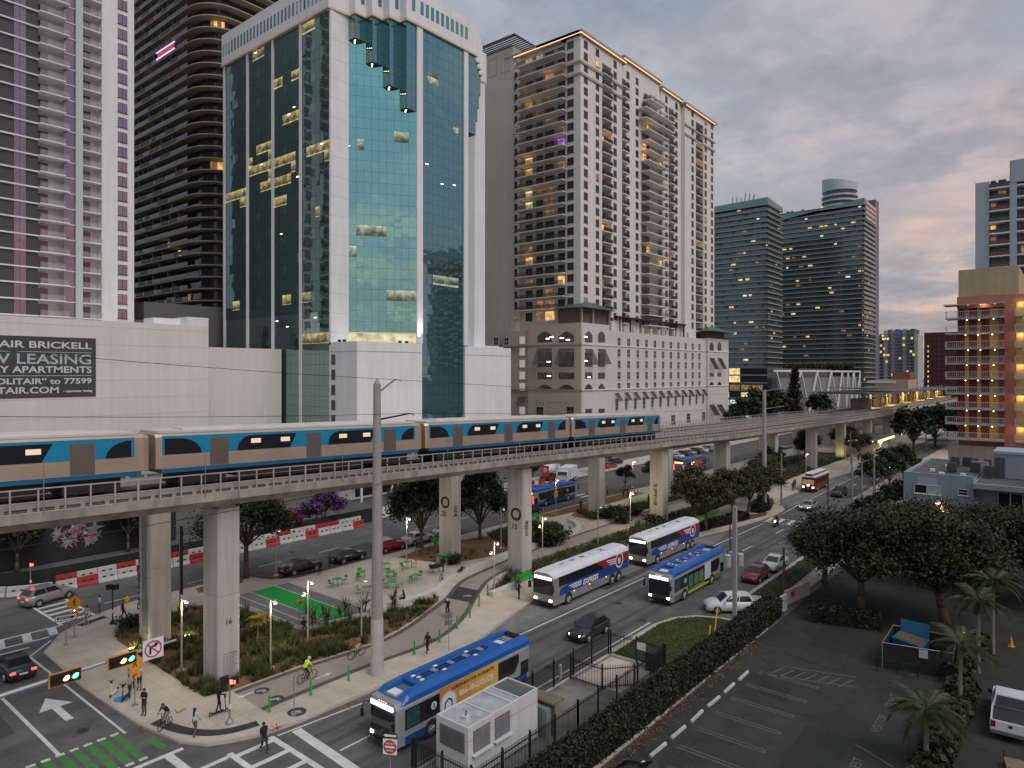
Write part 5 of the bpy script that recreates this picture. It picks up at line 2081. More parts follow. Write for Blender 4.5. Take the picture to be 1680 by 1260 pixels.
# podium of the twin towers and the garage with a zigzag frame
gp = thing('tower_podium','dark glazed podium with bright lit parking floors below the twin towers','parking podium',(300,104,0))
MB().box(300,400,104,186,0,24).build('wall',pm('podium_dark_glass',(.03,.04,.042),.15,.3,var=.1),gp)
rnd = random.Random(8)
for k in range(7):
	z = 3.4 * k + .3
	MB().box(299.7,300,104,186,z,z + .5).build('floor_slab',SLG,gp)
	if k < 5:
		vv = 106.
		while vv < 150:
			if rnd.random() < .62:
				MB().box(299.93,299.99,vv,vv + 4.5,z + .6,z + 2.8).build('lit_bay',rnd.choice((LITC,LITY,LITC)) if k < 4 else LITD,gp)
			vv += 5
	else:
		MB().box(299.93,299.99,116,121,z + .5,z + 3.3).build('lit_window',LITY,gp)
gz = thing('garage_building','grey parking garage wrapped in a white zigzag steel frame behind the guideway','parking garage',(300,100,0))
MB().box(306,446,101.5,118,0,19.6).build('mesh_wall',pm('garage_mesh_grey',(.235,.23,.24),.6,.2,var=.06,scale=.3),gz)
m = MB()
FZ = Face('A',100.0)
zz0,zz1 = 4.5,23.0
MB().box(296,446,99.7,100.1,22.4,23.2).build('frame_beam',WHITEM,gz)
MB().box(445.4,446,99.7,100.1,0,22.4).build('frame_post',WHITEM,gz)
xs = [1285,1313.5,1327,1341,1351,1364.5,1374,1382,1389.5,1394,1401,1406.5,1411.5]
tops = [1273,1314,1340.5,1363.5,1381.5,1391,1401,1411]
bots = [1292,1327,1353,1374,1388.5,1396.5,1404.5]
for i in range(len(bots)):
	for a in (tops[i],tops[i + 1]):
		u_t = FZ.at(a)
		u_b = FZ.at(bots[i])
		MB().tube((u_t,99.9,22.5),(u_b,99.9,zz0 - 2),.42,n=4).build('frame_diagonal',WHITEM,gz)
# round topped white tower behind
rt = thing('round_top_tower','round topped white tower standing behind the right green glass tower','tower',(601,150,0))
cx,cy = 601.,150.
ZRT = 178.
m = MB()
ptsr = [(cx + 16 * math.cos(a) * .9,cy + 13 * math.sin(a)) for a in np.linspace(0,2 * math.pi,28,endpoint=False)]
MB().prism([(cx + (x - cx) * .93,cy + (y - cy) * .93) for x,y in ptsr],0,ZRT - 10).build('glass_wall',pm('round_tower_glass',(.07,.085,.10),.2,.4,var=.1),rt)
vs = [(x,y,ZRT - 10) for x,y in ptsr] + [(x,y,ZRT + 1 - .2 * ((y - cy) * -1 + 13)) for x,y in ptsr]
n = len(ptsr)
MB().add(vs,[tuple(range(n - 1,-1,-1)),tuple(range(n,2 * n))] + [(i,(i + 1) % n,n + (i + 1) % n,n + i) for i in range(n)]).build('crown',pm('round_tower_white',(.46,.50,.53),.7,var=.05),rt)
ring = MB().prism([((x - cx) * 1.03,(y - cy) * 1.03) for x,y in ptsr],-.7,.7).mesh('floor_slab',pm('round_tower_white',(.46,.50,.53)))
for k in range(14):
	put('floor_slab',ring,rt,(cx,cy,ZRT - 14 - 4.0 * k))
MB().box(612,624,126,138,0,ZRT - 17).build('side_block',pm('blue_grey_clad',(.12,.15,.18),.4,.3,var=.1),rt)

# far towers
fc_ = thing('striped_tower','distant apartment tower with coloured vertical stripes beside the twin towers','apartment tower',(733,132,0))
cols = [(.30,.30,.30),(.10,.08,.07),(.42,.42,.42),(.16,.17,.18),(.38,.38,.37),(.16,.13,.30),(.10,.22,.20),(.40,.40,.42),(.12,.13,.14),(.06,.14,.12),(.45,.45,.44)]
for i,c in enumerate(cols):
	pxa,pxb = 1438 + 6.2 * i,1438 + 6.2 * (i + 1)
	va,vb = VonU(pxb,733),VonU(pxa,733)
	MB().box(733 - (i % 3),760,va,vb - .02,0,62 - (4 if i in (0,1,10) else 0) + (i % 2)).build('stripe_wall',pm('stripe_%d' % i,c,.7,var=.1),fc_)
bm_ = MB().box(-.5,.1,0,VonU(1438,730) - VonU(1506,730),-.25,.25).mesh('floor_slab',pm('far_slab',(.30,.30,.30),.8,var=.1))
for k in range(19):
	put('floor_slab',bm_,fc_,(730.4,VonU(1506,730),3 + 3.1 * k),scale=(1,.93,1))
lw_ = MB().box(-.05,.05,-.9,.9,-.9,.9).mesh('lit_window',LITY)
rnd = random.Random(2)
for k in range(26):
	put('lit_window',lw_,fc_,(730.6,rnd.uniform(VonU(1504,730),VonU(1445,730)),4.6 + 3.1 * rnd.randrange(18)))
cr = thing('crimson_building','distant dark crimson gridded office block left of the pink balcony building','office building',(576,86,0))
va,vb = VonU(1600,576),VonU(1516,576)
MB().box(576,600,va,vb,0,51).build('wall',pm('crimson_brick',(.105,.028,.030),.8,var=.12),cr)
m = MB()
for k in range(13):
	for q in range(int((vb - va) / 3)):
		m.box(575.94,576,va + 1 + 3 * q,va + 2.6 + 3 * q,4 + 3.6 * k,6 + 3.6 * k)
m.build('window',pm('crimson_window',(.035,.02,.02),.3,var=.1),cr,kind='stuff')
m = MB()
for k in range(10):
	m.box(575.8,575.94,vb - 3.0,vb - 2.2,8 + 3.6 * k,9.2 + 3.6 * k)
m.build('lit_window',LITY,cr,kind='stuff')

# ---------------------------------------------------------------- right side buildings
gt = thing('blue_grey_tower','blue grey apartment tower with recessed balconies at the top right edge','apartment tower',(225,21,0))
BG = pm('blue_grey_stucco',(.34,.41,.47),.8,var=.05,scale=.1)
va = VonU(1600,225)
vr = VonU(1659,225)
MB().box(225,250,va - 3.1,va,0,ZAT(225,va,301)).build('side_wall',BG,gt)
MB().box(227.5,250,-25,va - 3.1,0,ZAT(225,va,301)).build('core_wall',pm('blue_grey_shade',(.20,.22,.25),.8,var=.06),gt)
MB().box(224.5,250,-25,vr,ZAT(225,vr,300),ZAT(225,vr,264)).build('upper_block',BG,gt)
MB().box(224.6,227,vr - 1.2,vr + .3,0,ZAT(225,vr,264)).build('pilaster',BG,gt)
rnd = random.Random(6)
for k in range(16):
	z = 71.5 - 3.05 * k
	a,b = vr + .3,va - 3.1
	bal = MB().box(224.6,227.6,a,b,z - .15,z + .15).build('balcony',WALLW,gt)
	MB().box(224.6,227.6,-20,vr - 1.2,z - .15,z + .15).build('balcony',WALLW,gt)
	MB().box(224.65,224.72,a,b,z + .2,z + 1.15).build('balustrade',pm('red_rail',(.16,.05,.045),.6,var=.1) if k in (2,5,6) else BGL,bal)
	for (f0,f1) in ((.03,.30),(.42,.80)):
		r = rnd.random()
		mt = LITD if r < .3 else (LITW if r < .38 else WINK)
		MB().box(227.42,227.48,b - (b - a) * f1,b - (b - a) * f0,z + .2,z + 2.6).build('balcony_door',mt,gt)
	MB().box(227.42,227.48,vr - 8,vr - 2,z + .2,z + 2.6).build('balcony_door',LITD if k in (6,9) else WINK,gt)

pk = thing('pink_building','terracotta pink apartment block with white railed walkways and yellow lit walls','apartment block',(154,17.8,0))
PINK = pm('terracotta_stucco',(.40,.165,.12),.85,var=.06,scale=.15,stain=.1)
REDD = pm('dark_red_door',(.17,.035,.028),.7,var=.1)
YELW = pm('ochre_wall',(.62,.40,.13),.8,var=.06)
vL = 17.8
vR = VonU(1648,154)
MB().box(156,178,-18,vL - .02,6.2,36.2).build('core_wall',PINK,pk)
MB().box(154,156,-18,vR,6.2,36.2).build('front_wall',PINK,pk)
MB().box(154,157,vR,vL,34.1,36.3).build('parapet',PINK,pk)
MB().box(154.6,178.5,-18,vL + 1.5,0,8.3).build('base',pm('base_cream',(.36,.33,.27),.85,var=.1,stain=.2),pk)
for px0,px1 in ((1583,1605),(1615,1627)):
	a,b = sorted((VonU(px0,154.5),VonU(px1,154.5)))
	MB().box(154.52,154.6,a,b,2.6,5.9).build('garage_opening',REDD,pk)
vy0,vy1 = VonU(1672,158),VonU(1573.5,158)
MB().box(157,175,vy0,vy1,36.2,41.7).build('penthouse',pm('ochre_penthouse',(.42,.36,.22),.85,var=.1,scale=.25,stain=.2),pk)
SLW = pm('walkway_slab',(.36,.34,.33),.8,var=.1)
RW = pm('white_rail',(.58,.56,.56),.5,.1,var=.06)
railp = MB()
n = 30
vo = vL + 1.7
W_ = vo - vR
for q in range(n + 1):
	y = -W_ + W_ * q / n
	th = .06 if q % 6 == 0 else .03
	railp.box(-.02,.02,y - th / 2,y + th / 2,.1,1.15)
railp.box(-.03,.03,-W_,0,1.12,1.19)
railp.box(-.02,.02,-W_,0,.16,.2)
for q in range(5):
	railp.box(.5 * q,.5 * q + .03,-.03,0,.1,1.15)
railp.box(0,2.2,-.04,0,1.12,1.19)
rpm = railp.mesh('railing',RW)
lmp = MB().ball((0,0,0),.085,8).mesh('ceiling_lamp',LAMPW)
doors = [(1571,1583,REDD),(1583.2,1589.2,YELW),(1589.4,1602.8,REDD),(1603,1609.4,YELW),(1609.6,1623.2,REDD),(1623.4,1638.2,YELW),(1638.4,1648,PINK)]
for k in range(9):
	z = 9.75 + 2.82 * k
	s = MB().box(152.5,156,vR,vo,z - .28,z).build('walkway',SLW,pk)
	put('railing',rpm,s,(152.55,vo,z))
	if k == 8:
		MB().box(152.3,156,vR,vo + .3,z + 2.3,z + 2.5).build('eave',SLW,pk)
	for (p0,p1,mt) in doors:
		a,b = sorted((VonU(p0,155.9),VonU(p1,155.9)))
		MB().box(155.9,155.99,a,b,z,z + 2.5).build('door' if mt is REDD else 'wall_panel',mt,pk)
	for px in (1586,1606.5,1630):
		put('ceiling_lamp',lmp,pk,(153.6,VonU(px + (k % 3) * 2 - 2,153.6),z + 2.36))
	# second stack at the frame edge
	v2 = VonU(1666,154)
	s = MB().box(152.5,156,-16,v2,z - .28,z).build('walkway',SLW,pk)
	MB().box(153.9,153.99,-16,v2 - .1,z,z + 2.5).build('wall_panel',YELW,pk)
	MB().box(153.85,153.9,v2 - 2.9,v2 - 1.6,z,z + 2.3).build('door',REDD,pk)
	r2 = put('railing',rpm,s,(152.55,v2,z),scale=(1,1,1))
	put('ceiling_lamp',lmp,pk,(153.2,v2 - 1.4,z + 2.3))
for k in range(0,9,2):
	for vv in (13.5,VonU(1674,153)):
		l = bpy.data.lights.new('walkway_lamp','POINT')
		l.energy = 34
		l.color = (1,.68,.35)
		l.shadow_soft_size = .2
		lo = bpy.data.objects.new('walkway_lamp',l)
		COL.objects.link(lo)
		lo.location = (153.4,vv,9.75 + 2.82 * k + 2.1)

bl = thing('blue_apartment_house','low pale blue flat roofed apartment house beyond the big trees at right','apartment house',(98.6,17.1,0))
BLW = pm('pale_blue_stucco',(.235,.285,.325),.85,var=.05,scale=.2,stain=.12)
BLL = pm('lighter_blue_panel',(.30,.38,.41),.8,var=.05)
ROOFG = ground_mat('roof_gravel',(.105,.10,.095),var=.25,patch=.4)
vL,vM = 17.1,9.75
MB().box(98.6,117,vM,vL,0,9.2).build('wall',BLW,bl)
MB().box(99.0,116.6,vM + .05,vL - .4,9.2,9.24).build('roof',ROOFG,bl)
m = MB()
m.box(98.6,99.0,vM,vL,9.2,9.55)
m.box(99,117,vL - .4,vL,9.2,9.5)
m.box(116.6,117,vM,vL - .4,9.2,9.5)
m.build('parapet',BLW,bl)
MB().box(100.3,118,-12,vM,0,8.7).build('wall',BLW,bl)
MB().box(97.6,118,-12,vM - .05,8.3,8.9).build('roof_overhang',BLW,bl)
MB().box(98.2,117.5,-12,vM - .3,8.9,8.94).build('roof',ROOFG,bl)
va,vb = VonU(1538,98.6),VonU(1505.5,98.6)
MB().box(98.55,98.6,va,vb,0,9.0).build('window_bay',BLL,bl)
WH = pm('blind_pale',(.34,.40,.39),.5,var=.1)
for zc in (7.55,4.75):
	w1 = put('window',winmesh(1.25,1.0,WINK,FRW,1,1,.06),bl,(98.54,(va + vb) / 2 + .72,zc),rot=(0,0,R(-90)))
	put('window',winmesh(1.25,1.0,WH,FRW,1,1,.06),bl,(98.54,(va + vb) / 2 - .72,zc),rot=(0,0,R(-90)))
	put('window',winmesh(.9,.62,WINK,FRW,1,2,.05),bl,(98.58,VonU(1580,98.6),zc + .05),rot=(0,0,R(-90)))
for k,z in enumerate((5.5,2.6)):
	b = MB().box(97.9,100.3,-12,vM - .1,z - .3,z).build('balcony',BLW,bl)
	m = MB()
	m.box(97.92,97.98,-12,vM - .3,z + .95,z + 1.0)
	for q in range(75):
		y = vM - .35 - .28 * q
		m.box(97.93,97.96,y,y + .025,z,z + .95)
	m.build('railing',BLACKM,b)
	for vv in (vM - .35,vM - 4.9,vM - 5.6):
		MB().box(97.85,98.05,vv - .12,vv + .12,z,z + 1.2).build('rail_post',BLW,b)
	for (a0,mt) in ((vM - 2.9,WINK),(vM - 4.1,WINK if k == 0 else WH),(vM - 8.5,WINK)):
		put('sliding_door',winmesh(1.1,2.15,mt,FRW,1,1,.05),bl,(100.28,a0,z + 1.15),rot=(0,0,R(-90)))
v0_,v1_ = VonU(1700,104),VonU(1630,104)
MB().box(104,110,v0_,v1_,9.0,12.0).build('stair_head',BLW,bl)
MB().box(103.9,110.1,v0_,v1_ + .05,12.0,12.3).build('stair_head_parapet',BLL,bl)
MB().box(103.94,103.99,VonU(1649,104),VonU(1632,104),9.1,11.5).build('louvre_door',pm('louvre_dark',(.06,.07,.085),.6,var=.1),bl)
acm = MB()
acm.box(-.6,.6,-.5,.5,.2,1.2)
acm.box(-.55,.55,-.45,.45,0,.2)
acm.lathe([(.4,1.2),(.42,1.26)],10)
acme = acm.mesh('air_conditioner',pm('ac_dark',(.06,.06,.062),.6,.2,var=.2))
for (px,py) in ((1567,758),(1587,758),(1562,768),(1600,768),(1622,774)):
	u,v = G(px,py + 6,9.3)
	o = put('air_conditioner',acme,bl,(u,v,9.24))
tube = MB()
for (px,py) in ((1530,772),(1555,765),(1580,780),(1545,778),(1603,764)):
	u,v = G(px,py,9.3)
	tube.box(u - .35,u + .35,v - .25,v + .25,9.2,9.55)
tube.build('roof_vent',WHITEM,bl,kind='stuff')

# ---------------------------------------------------------------- low buildings beyond the far street
mu = thing('mural_building','low black painted building with pink and mint graffiti strokes behind the dark fence screen','building',(10,92,0))
MB().box(-30,42,92,112,0,8.5).build('wall',pm('black_paint_wall',(.017,.019,.021),.8,var=.2,scale=.3),mu)
MPK = pm('mural_pink',(.26,.15,.17),.8,var=.3,scale=1.2)
MMI = pm('mural_mint',(.15,.23,.22),.8,var=.2)
MRE = pm('mural_rose',(.38,.05,.16),.8,var=.2)
rnd = random.Random(14)
FM = Face('A',92.)
a0,a1 = FM.at(88),FM.at(158)
for q in range(56):
	x = rnd.uniform(a0,a1)
	f = (x - a0) / (a1 - a0)
	zc = rnd.uniform(1.8,3.0 + 4.4 * math.sin(math.pi * min(1,f * 1.25 + .1)))
	n = rnd.randrange(7,11)
	rr = rnd.uniform(.25,.6)
	ph = rnd.uniform(0,6.28)
	tilt = rnd.uniform(-.8,.8)
	ring_ = []
	for i in range(n):
		r = rr * (rnd.uniform(.9,1.5) if i % 2 else rnd.uniform(.25,.5))
		t = ph + i * 2 * math.pi / n
		ring_.append((r * math.cos(t) * .8,r * math.sin(t) * 1.25))
	for k,(sc_,yy,mt) in enumerate(((1.28,91.975 - .0012 * q,(MMI,BLACKM,MMI)[q % 3]),(1.0,91.974 - .0012 * q - .0006,(MPK,MPK,MRE,MPK,pm('mural_white',(.32,.30,.30),.8,var=.2))[q % 5]))):
		m = MB()
		m.poly([(x + a_ * sc_ + tilt * b_ * sc_,yy,zc + b_ * sc_) for a_,b_ in ring_])
		m.build('mural_shape',mt,mu)
cx,cz = FM.at(155.5),FM.z(155.5,865)
st = []
for i in range(8):
	r = 1.35 if i % 2 == 0 else .28
	st.append((cx + r * math.sin(i * math.pi / 4),91.95,cz + r * math.cos(i * math.pi / 4)))
MB().poly(st[::-1]).build('mural_star',MMI,mu)
MB().poly([(cx - .25,91.94,cz),(cx,91.94,cz - .35),(cx + .25,91.94,cz),(cx,91.94,cz + .35)]).build('mural_star_core',MRE,mu)
wb = thing('white_shopfront','small white single storey building with flat canopy beyond the far street trees','building',(78,97,0))
MB().box(74,108,97,112,0,6.5).build('wall',WALLB,wb)
MB().box(73,109,93.5,97,4.4,4.8).build('canopy',WHITEM,wb)
cm = MB().box(-.15,.15,-.15,.15,0,4.4).mesh('column',WHITEM)
for k in range(6):
	put('column',cm,wb,(74 + 6.7 * k,94,0))
	MB().box(75 + 5.5 * k,79 + 5.5 * k,96.95,97,.4,3.8).build('shop_window',WINK,wb)
st_ = thing('station_side_building','low beige and brick building visible above the station canopy','building',(330,96,0))
va,vb = VonU(1490,330),VonU(1436,330)
MB().box(330,350,va,vb,0,19).build('wall',pm('beige_low',(.42,.33,.20),.8,var=.1),st_)
MB().box(336,345,VonU(1493,336),VonU(1464,336),19,22.4).build('brick_top',pm('brick_red',(.22,.08,.06),.8,var=.1),st_)
MB().box(329.8,350,vb - 8,vb + 3,17.5,18.5).build('eave',WHITEM,st_)

# ================================================================ VEGETATION
def leafcloud(centers,radii,counts,size,rng,mat,name,up=.35,elong=1.5,flat=1.):
	P = []
	for c,r,n in zip(centers,radii,counts):
		d = rng.normal(size=(n,3))
		d /= np.linalg.norm(d,axis=1,keepdims=True)
		rr = r * (.30 + .62 * np.abs(rng.normal(size=(n,1))))
		q = d * rr
		q[:,2] *= .72 * flat
		P.append(np.array(c) + q)
	P = np.vstack(P)
	n = len(P)
	nrm = rng.normal(size=(n,3))
	nrm[:,2] = np.abs(nrm[:,2]) + up
	nrm /= np.linalg.norm(nrm,axis=1,keepdims=True)
	t = rng.normal(size=(n,3))
	a = np.cross(nrm,t)
	a /= np.linalg.norm(a,axis=1,keepdims=True)
	b = np.cross(nrm,a)
	s = size * (.6 + .8 * rng.random((n,1)))
	a *= s * elong * .5
	b *= s * .5
	V = np.stack([P - a,P - .15 * a + b,P + a,P - .15 * a - b],axis=1).reshape(-1,3)
	me = bpy.data.meshes.new(name)
	me.vertices.add(4 * n)
	me.vertices.foreach_set('co',V.ravel())
	me.loops.add(4 * n)
	me.loops.foreach_set('vertex_index',np.arange(4 * n,dtype=np.int32))
	me.polygons.add(n)
	me.polygons.foreach_set('loop_start',np.arange(0,4 * n,4,dtype=np.int32))
	me.materials.append(mat)
	me.update()
	me.validate()
	return me

def tree_meshes(seed,H,Rc,base,nl,lsize,mat,clumps=22,trunk_r=.26,lean=.0,hollow=.35):
	rng = np.random.default_rng(seed)
	m = MB()
	fork = base * .85
	tx,ty = lean,-lean * .5
	m.tube((0,0,-.1),(tx * .5,ty * .5,fork * .5),trunk_r * 1.25,trunk_r * .95,8)
	m.tube((tx * .5,ty * .5,fork * .5),(tx,ty,fork),trunk_r * .95,trunk_r * .85,8)
	cs,rs = [],[]
	hc = (H - base) / 2
	for i in range(clumps):
		a = 2.399 * i + rng.uniform(-.4,.4)
		f = math.sqrt((i + .6) / clumps)
		r = Rc * (hollow * .4 + (1 - hollow * .4) * f) * rng.uniform(.72,.98)
		z = base + hc * .55 + hc * 1.25 * (1 - f * f) * rng.uniform(.55,1.1) + rng.uniform(-.3,.5)
		c = (r * .86 * math.cos(a) + tx,r * .86 * math.sin(a) + ty,min(z,H - .7) + rng.uniform(-.5,.45))
		cs.append(c)
		rs.append(Rc * rng.uniform(.12,.29))
	for i in range(0,clumps,2):
		c = cs[i]
		mid = (tx + (c[0] - tx) * .45 + rng.uniform(-.2,.2),ty + (c[1] - ty) * .45 + rng.uniform(-.2,.2),fork + (c[2] - fork) * .55)
		m.tube((tx,ty,fork - .15),mid,trunk_r * .5,trunk_r * .28,6)
		m.tube(mid,c,trunk_r * .28,trunk_r * .10,5)
		m.tube(mid,cs[(i + 3) % clumps],trunk_r * .2,trunk_r * .08,5)
	w_ = np.array(rs) ** 2
	cnt = (nl * w_ / w_.sum()).astype(int)
	return m.mesh('trunk',BARK,smooth=True),leafcloud(cs,rs,cnt,lsize,rng,mat,'crown')

TREEV = {}

def tree(key,loc,label,group,rz=0.,sc=1.,name='street_tree',cat='tree',spec=None):
	if key not in TREEV:
		TREEV[key] = tree_meshes(*spec[0],**spec[1])
	tr,cr = TREEV[key]
	t = thing(name,label,cat,(loc[0],loc[1],loc[2] if len(loc) > 2 else .12),0,group)
	for nm,me in (('trunk',tr),('crown',cr)):
		o = bpy.data.objects.new(nm,me)
		o.parent = t
		COL.objects.link(o)
	t.rotation_euler = (0,0,rz)
	t.scale = (sc,sc,sc)
	return t

SP = {
	'oak1': ((1,10.6,5.6,4.2,15000,.21,LEAFA),dict(clumps=30,trunk_r=.27)),
	'oak2': ((2,10.2,4.7,2.6,16000,.21,LEAFC),dict(clumps=30,trunk_r=.27)),
	'str1': ((3,7.8,4.4,3.0,12000,.20,LEAFB),dict(clumps=24,trunk_r=.19)),
	'str2': ((4,7.2,3.8,2.8,10500,.20,LEAFB),dict(clumps=20,trunk_r=.18,lean=.4)),
	'big1': ((5,9.6,6.6,3.2,36000,.17,LEAFD),dict(clumps=52,trunk_r=.34)),
	'big2': ((6,9.4,6.2,3.0,34000,.17,LEAFD),dict(clumps=48,trunk_r=.36,lean=.5)),
	'small': ((7,5.0,2.4,1.8,4200,.20,LEAFC),dict(clumps=14,trunk_r=.12)),
	'far': ((8,13,7,3,4200,.75,LEAFC),dict(clumps=26,trunk_r=.4)),
	'purple': ((9,5.0,3.6,.8,3600,.30,LEAFU),dict(clumps=18,trunk_r=.14)),
	'red': ((10,3.4,2.2,.6,2200,.28,LEAFR),dict(clumps=12,trunk_r=.1)),
}

def T(key,loc,label,group=None,rz=0.,sc=1.,**k):
	return tree(key,loc,label,group,rz,sc,spec=SP[key],**k)

g = 'trees along the park under the guideway'
T('oak1',(38.6,68.4),'spreading oak in mulch beside the black sedan, behind the nearest white pier',g,1.)
T('oak2',(59.2,63.4),'dense dark oak just left of the pier numbered .25',g,2.)
T('oak2',(67.0,60.6),'dense dark oak between the pier numbered .25 and the pier numbered .15',g,4.2,.93)
for i,(u,v,k,rz,sc,lb) in enumerate((
		(90.7,39.9,'str1',.3,1.,'dry leaved street tree nearest behind the rear coach'),
		(94.5,43.2,'str2',1.8,1.05,'leaning street tree behind the hedges, second from the rear coach'),
		(101.2,40.3,'str1',3.9,.98,'broad street tree in the hedge bed left of the zebra crossing'),
		(105.3,39.6,'str2',5.1,.95,'slim street tree directly left of the zebra crossing'),
		(111.7,39.3,'str1',2.2,.95,'street tree next to the tall concrete pole beyond the zebra crossing'),
		(119.0,41.8,'str1',4.6,1.0,'street tree last before the waiting trolley'))):
	T(k,(u,v),lb,'dry leaved street trees along the avenue',rz,sc)
for i,(u,v,sc,lb) in enumerate(((112,65,.95,'small tree beside the far street bus under the guideway'),(118,62.5,1.1,'small tree right of the bright lamp below the guideway'),
									(104,80.8,1.2,'small tree at the far kerb behind the construction trucks'),(128,80.5,1.3,'far kerb tree left of the distant bus'))):
	T('small',(u,v),lb,'small trees along the far street',i * 1.3,sc)
for i,(u,v,k,sc,lb) in enumerate(((139,47,'oak2',.75,'dark park tree left of the row of piers beyond the trolley'),(172,50,'oak2',.85,'dark park tree framed by distant piers'),
									(188,42.5,'str1',.9,'lamp lit tree beside the station entrance'),(199,48.5,'str1',1.,'tree behind the station entrance roof'))):
	T(k,(u,v),lb,'park trees near the station',1 + i,sc)
for i,(u,v,sc,lb) in enumerate(((222,36.0,.95,'huge dark tree right of the station entrance, left one'),(238,33.0,.95,'huge dark tree beside the pink building, right one'),(262,33,.95,'distant dark tree beyond the end of the avenue'))):
	T('far',(u,v),lb,'large dark trees at the far bend',i * 2,sc)
for i,(px,v,sc) in enumerate(((1205,90,.72),(1222,96,1.0),(1245,98,1.25),(1268,97,1.2),(1345,92,1.0))):
	T('far',(UonV(px,v),v),('round crowned tree in front of the zigzag garage frame' if px == 1345 else ['low tree at the foot of the cream podium','second tree from the cream podium, in front of the lit parking floors','tall tree in front of the lit parking floors','tall tree left of the dark conifer'][i]),'trees behind the guideway',i * 1.7,sc)
for i,(u,v,k,sc,lb) in enumerate(((69.4,15.5,'big1',1.,'large leafy tree behind the low hedge, left of the dumpster enclosure'),(70.6,9.0,'big2',1.02,'large dark tree directly behind the dumpster enclosure'),
									(76.5,20.6,'big2',.72,'wide tree at the pavement right of the parked dark car'),(84,12.5,'big1',.9,'large tree in front of the blue house windows'),
									(82,2.5,'big2',.95,'large tree below the blue house balconies at right edge'),(90,6.5,'big1',.8,'bushy tree pressed against the blue house balconies'))):
	T(k,(u,v,.13),lb,'large trees around the dark car park',i * 2.1,sc,name='shade_tree')
for i,(u,v,sc,lb) in enumerate(((104,22.8,1.,'roadside bush tree at the corner of the side street'),(110,20.5,1.3,'dense tree left of the blue house wall'),(113,17.8,1.4,'dense tree touching the blue house side wall'),(133,27.5,1.5,'round tree beyond the side street corner'),(140,26.5,1.6,'round tree beside the bend of the avenue'),(150,26,1.6,'bushy tree in front of the pink building base'))):
	T('small',(u,v),lb,'bushy trees beside the side street',i,sc)
u = UonV(531,83)
T('purple',(u,83),'purple flowering bougainvillea behind the far street barrier',None,0,1.1,name='bougainvillea')
u = UonV(474,82.5)
T('red',(u,82.5),'small red leaved shrub tree behind the far street barrier',None,0,1.)
for i,px in enumerate((28,210,236)):
	v = 90.5
	T('small',(UonV(px,v),v),['dark tree at left edge by the black mural wall','dark tree right of the mural star','leafy tree behind the concrete pier with conduits'][i],'trees along the mural wall',i * 1.4,1.35)
# dark conifer
cf = thing('conifer','tall dark conifer in front of the zigzag garage frame','tree',(UonV(1303,92),92,0))
rng = np.random.default_rng(77)
cs,rs = [],[]
for k in range(26):
	z = 3 + k * .82
	r = 3.6 * (1 - k / 27) + .5
	for q in range(3):
		a = rng.uniform(0,6.28)
		cs.append((r * .6 * math.cos(a),r * .6 * math.sin(a),z))
		rs.append(r * .55 + .25)
o = bpy.data.objects.new('crown',leafcloud(cs,rs,[42] * len(cs),.7,rng,leaf_mat('leaf_conifer',(.010,.010,.010),(.045,.040,.030)),'crown'))
o.parent = cf
COL.objects.link(o)
o = bpy.data.objects.new('trunk',MB().tube((0,0,0),(0,0,23),.3,.05).mesh('trunk',BARK))
o.parent = cf
COL.objects.link(o)
# greenery on the twin tower podium
rng = np.random.default_rng(5)
cs = [(0,rng.uniform(-9,9),rng.uniform(0,2.2)) for _ in range(26)]
pgm = leafcloud(cs,[1.8] * 26,[60] * 26,.7,rng,LEAFB,'planter_shrubs')
for px,lb in ((1306,'left'),(1345,'middle'),(1372,'right')):
	v = VonU(px,452)
	o = bpy.data.objects.new('planter_shrubs',pgm)
	o.location = (452,v,24.2)
	COL.objects.link(o)
	tag(o,lb + ' of three planted shrub rows on the podium deck of the right glass tower','shrub','podium deck planting')

# ---- palms
def frond_mesh(L_,rng,droop=.55,wid=.42,n=16,mat=LEAFP):
	m = MB()
	pts = []
	for i in range(n + 1):
		t = i / n
		x = L_ * t * (1 - .18 * t * t)
		z = L_ * (.42 * t - droop * 1.25 * t * t)
		pts.append(Vector((x,0,z)))
	for i in range(n):
		a,b = pts[i],pts[i + 1]
		m.poly([(a.x,-.018,a.z),(b.x,-.014,b.z),(b.x,.014,b.z),(a.x,.018,a.z)])
		t = (i + .5) / n
		if t < .12:
			continue
		w_ = wid * math.sin(math.pi * min(.97,.15 + t * .8)) + .08
		for s in (-1,1):
			for q in (0,.5):
				c = a.lerp(b,q)
				jit = rng.uniform(-.06,.06)
				tip = (c.x + .30 * w_ + .18,s * w_,c.z - w_ * (.35 + .3 * t) + jit)
				m.add([(c.x - .03,s * .01,c.z),(c.x + .05,s * .01,c.z),tip],[(0,1,2) if s > 0 else (0,2,1)])
	return m.mesh('frond',mat)

rngp = random.Random(4)
FR = [frond_mesh(2.5,rngp,.5),frond_mesh(2.3,rngp,.62),frond_mesh(2.0,rngp,.35)]

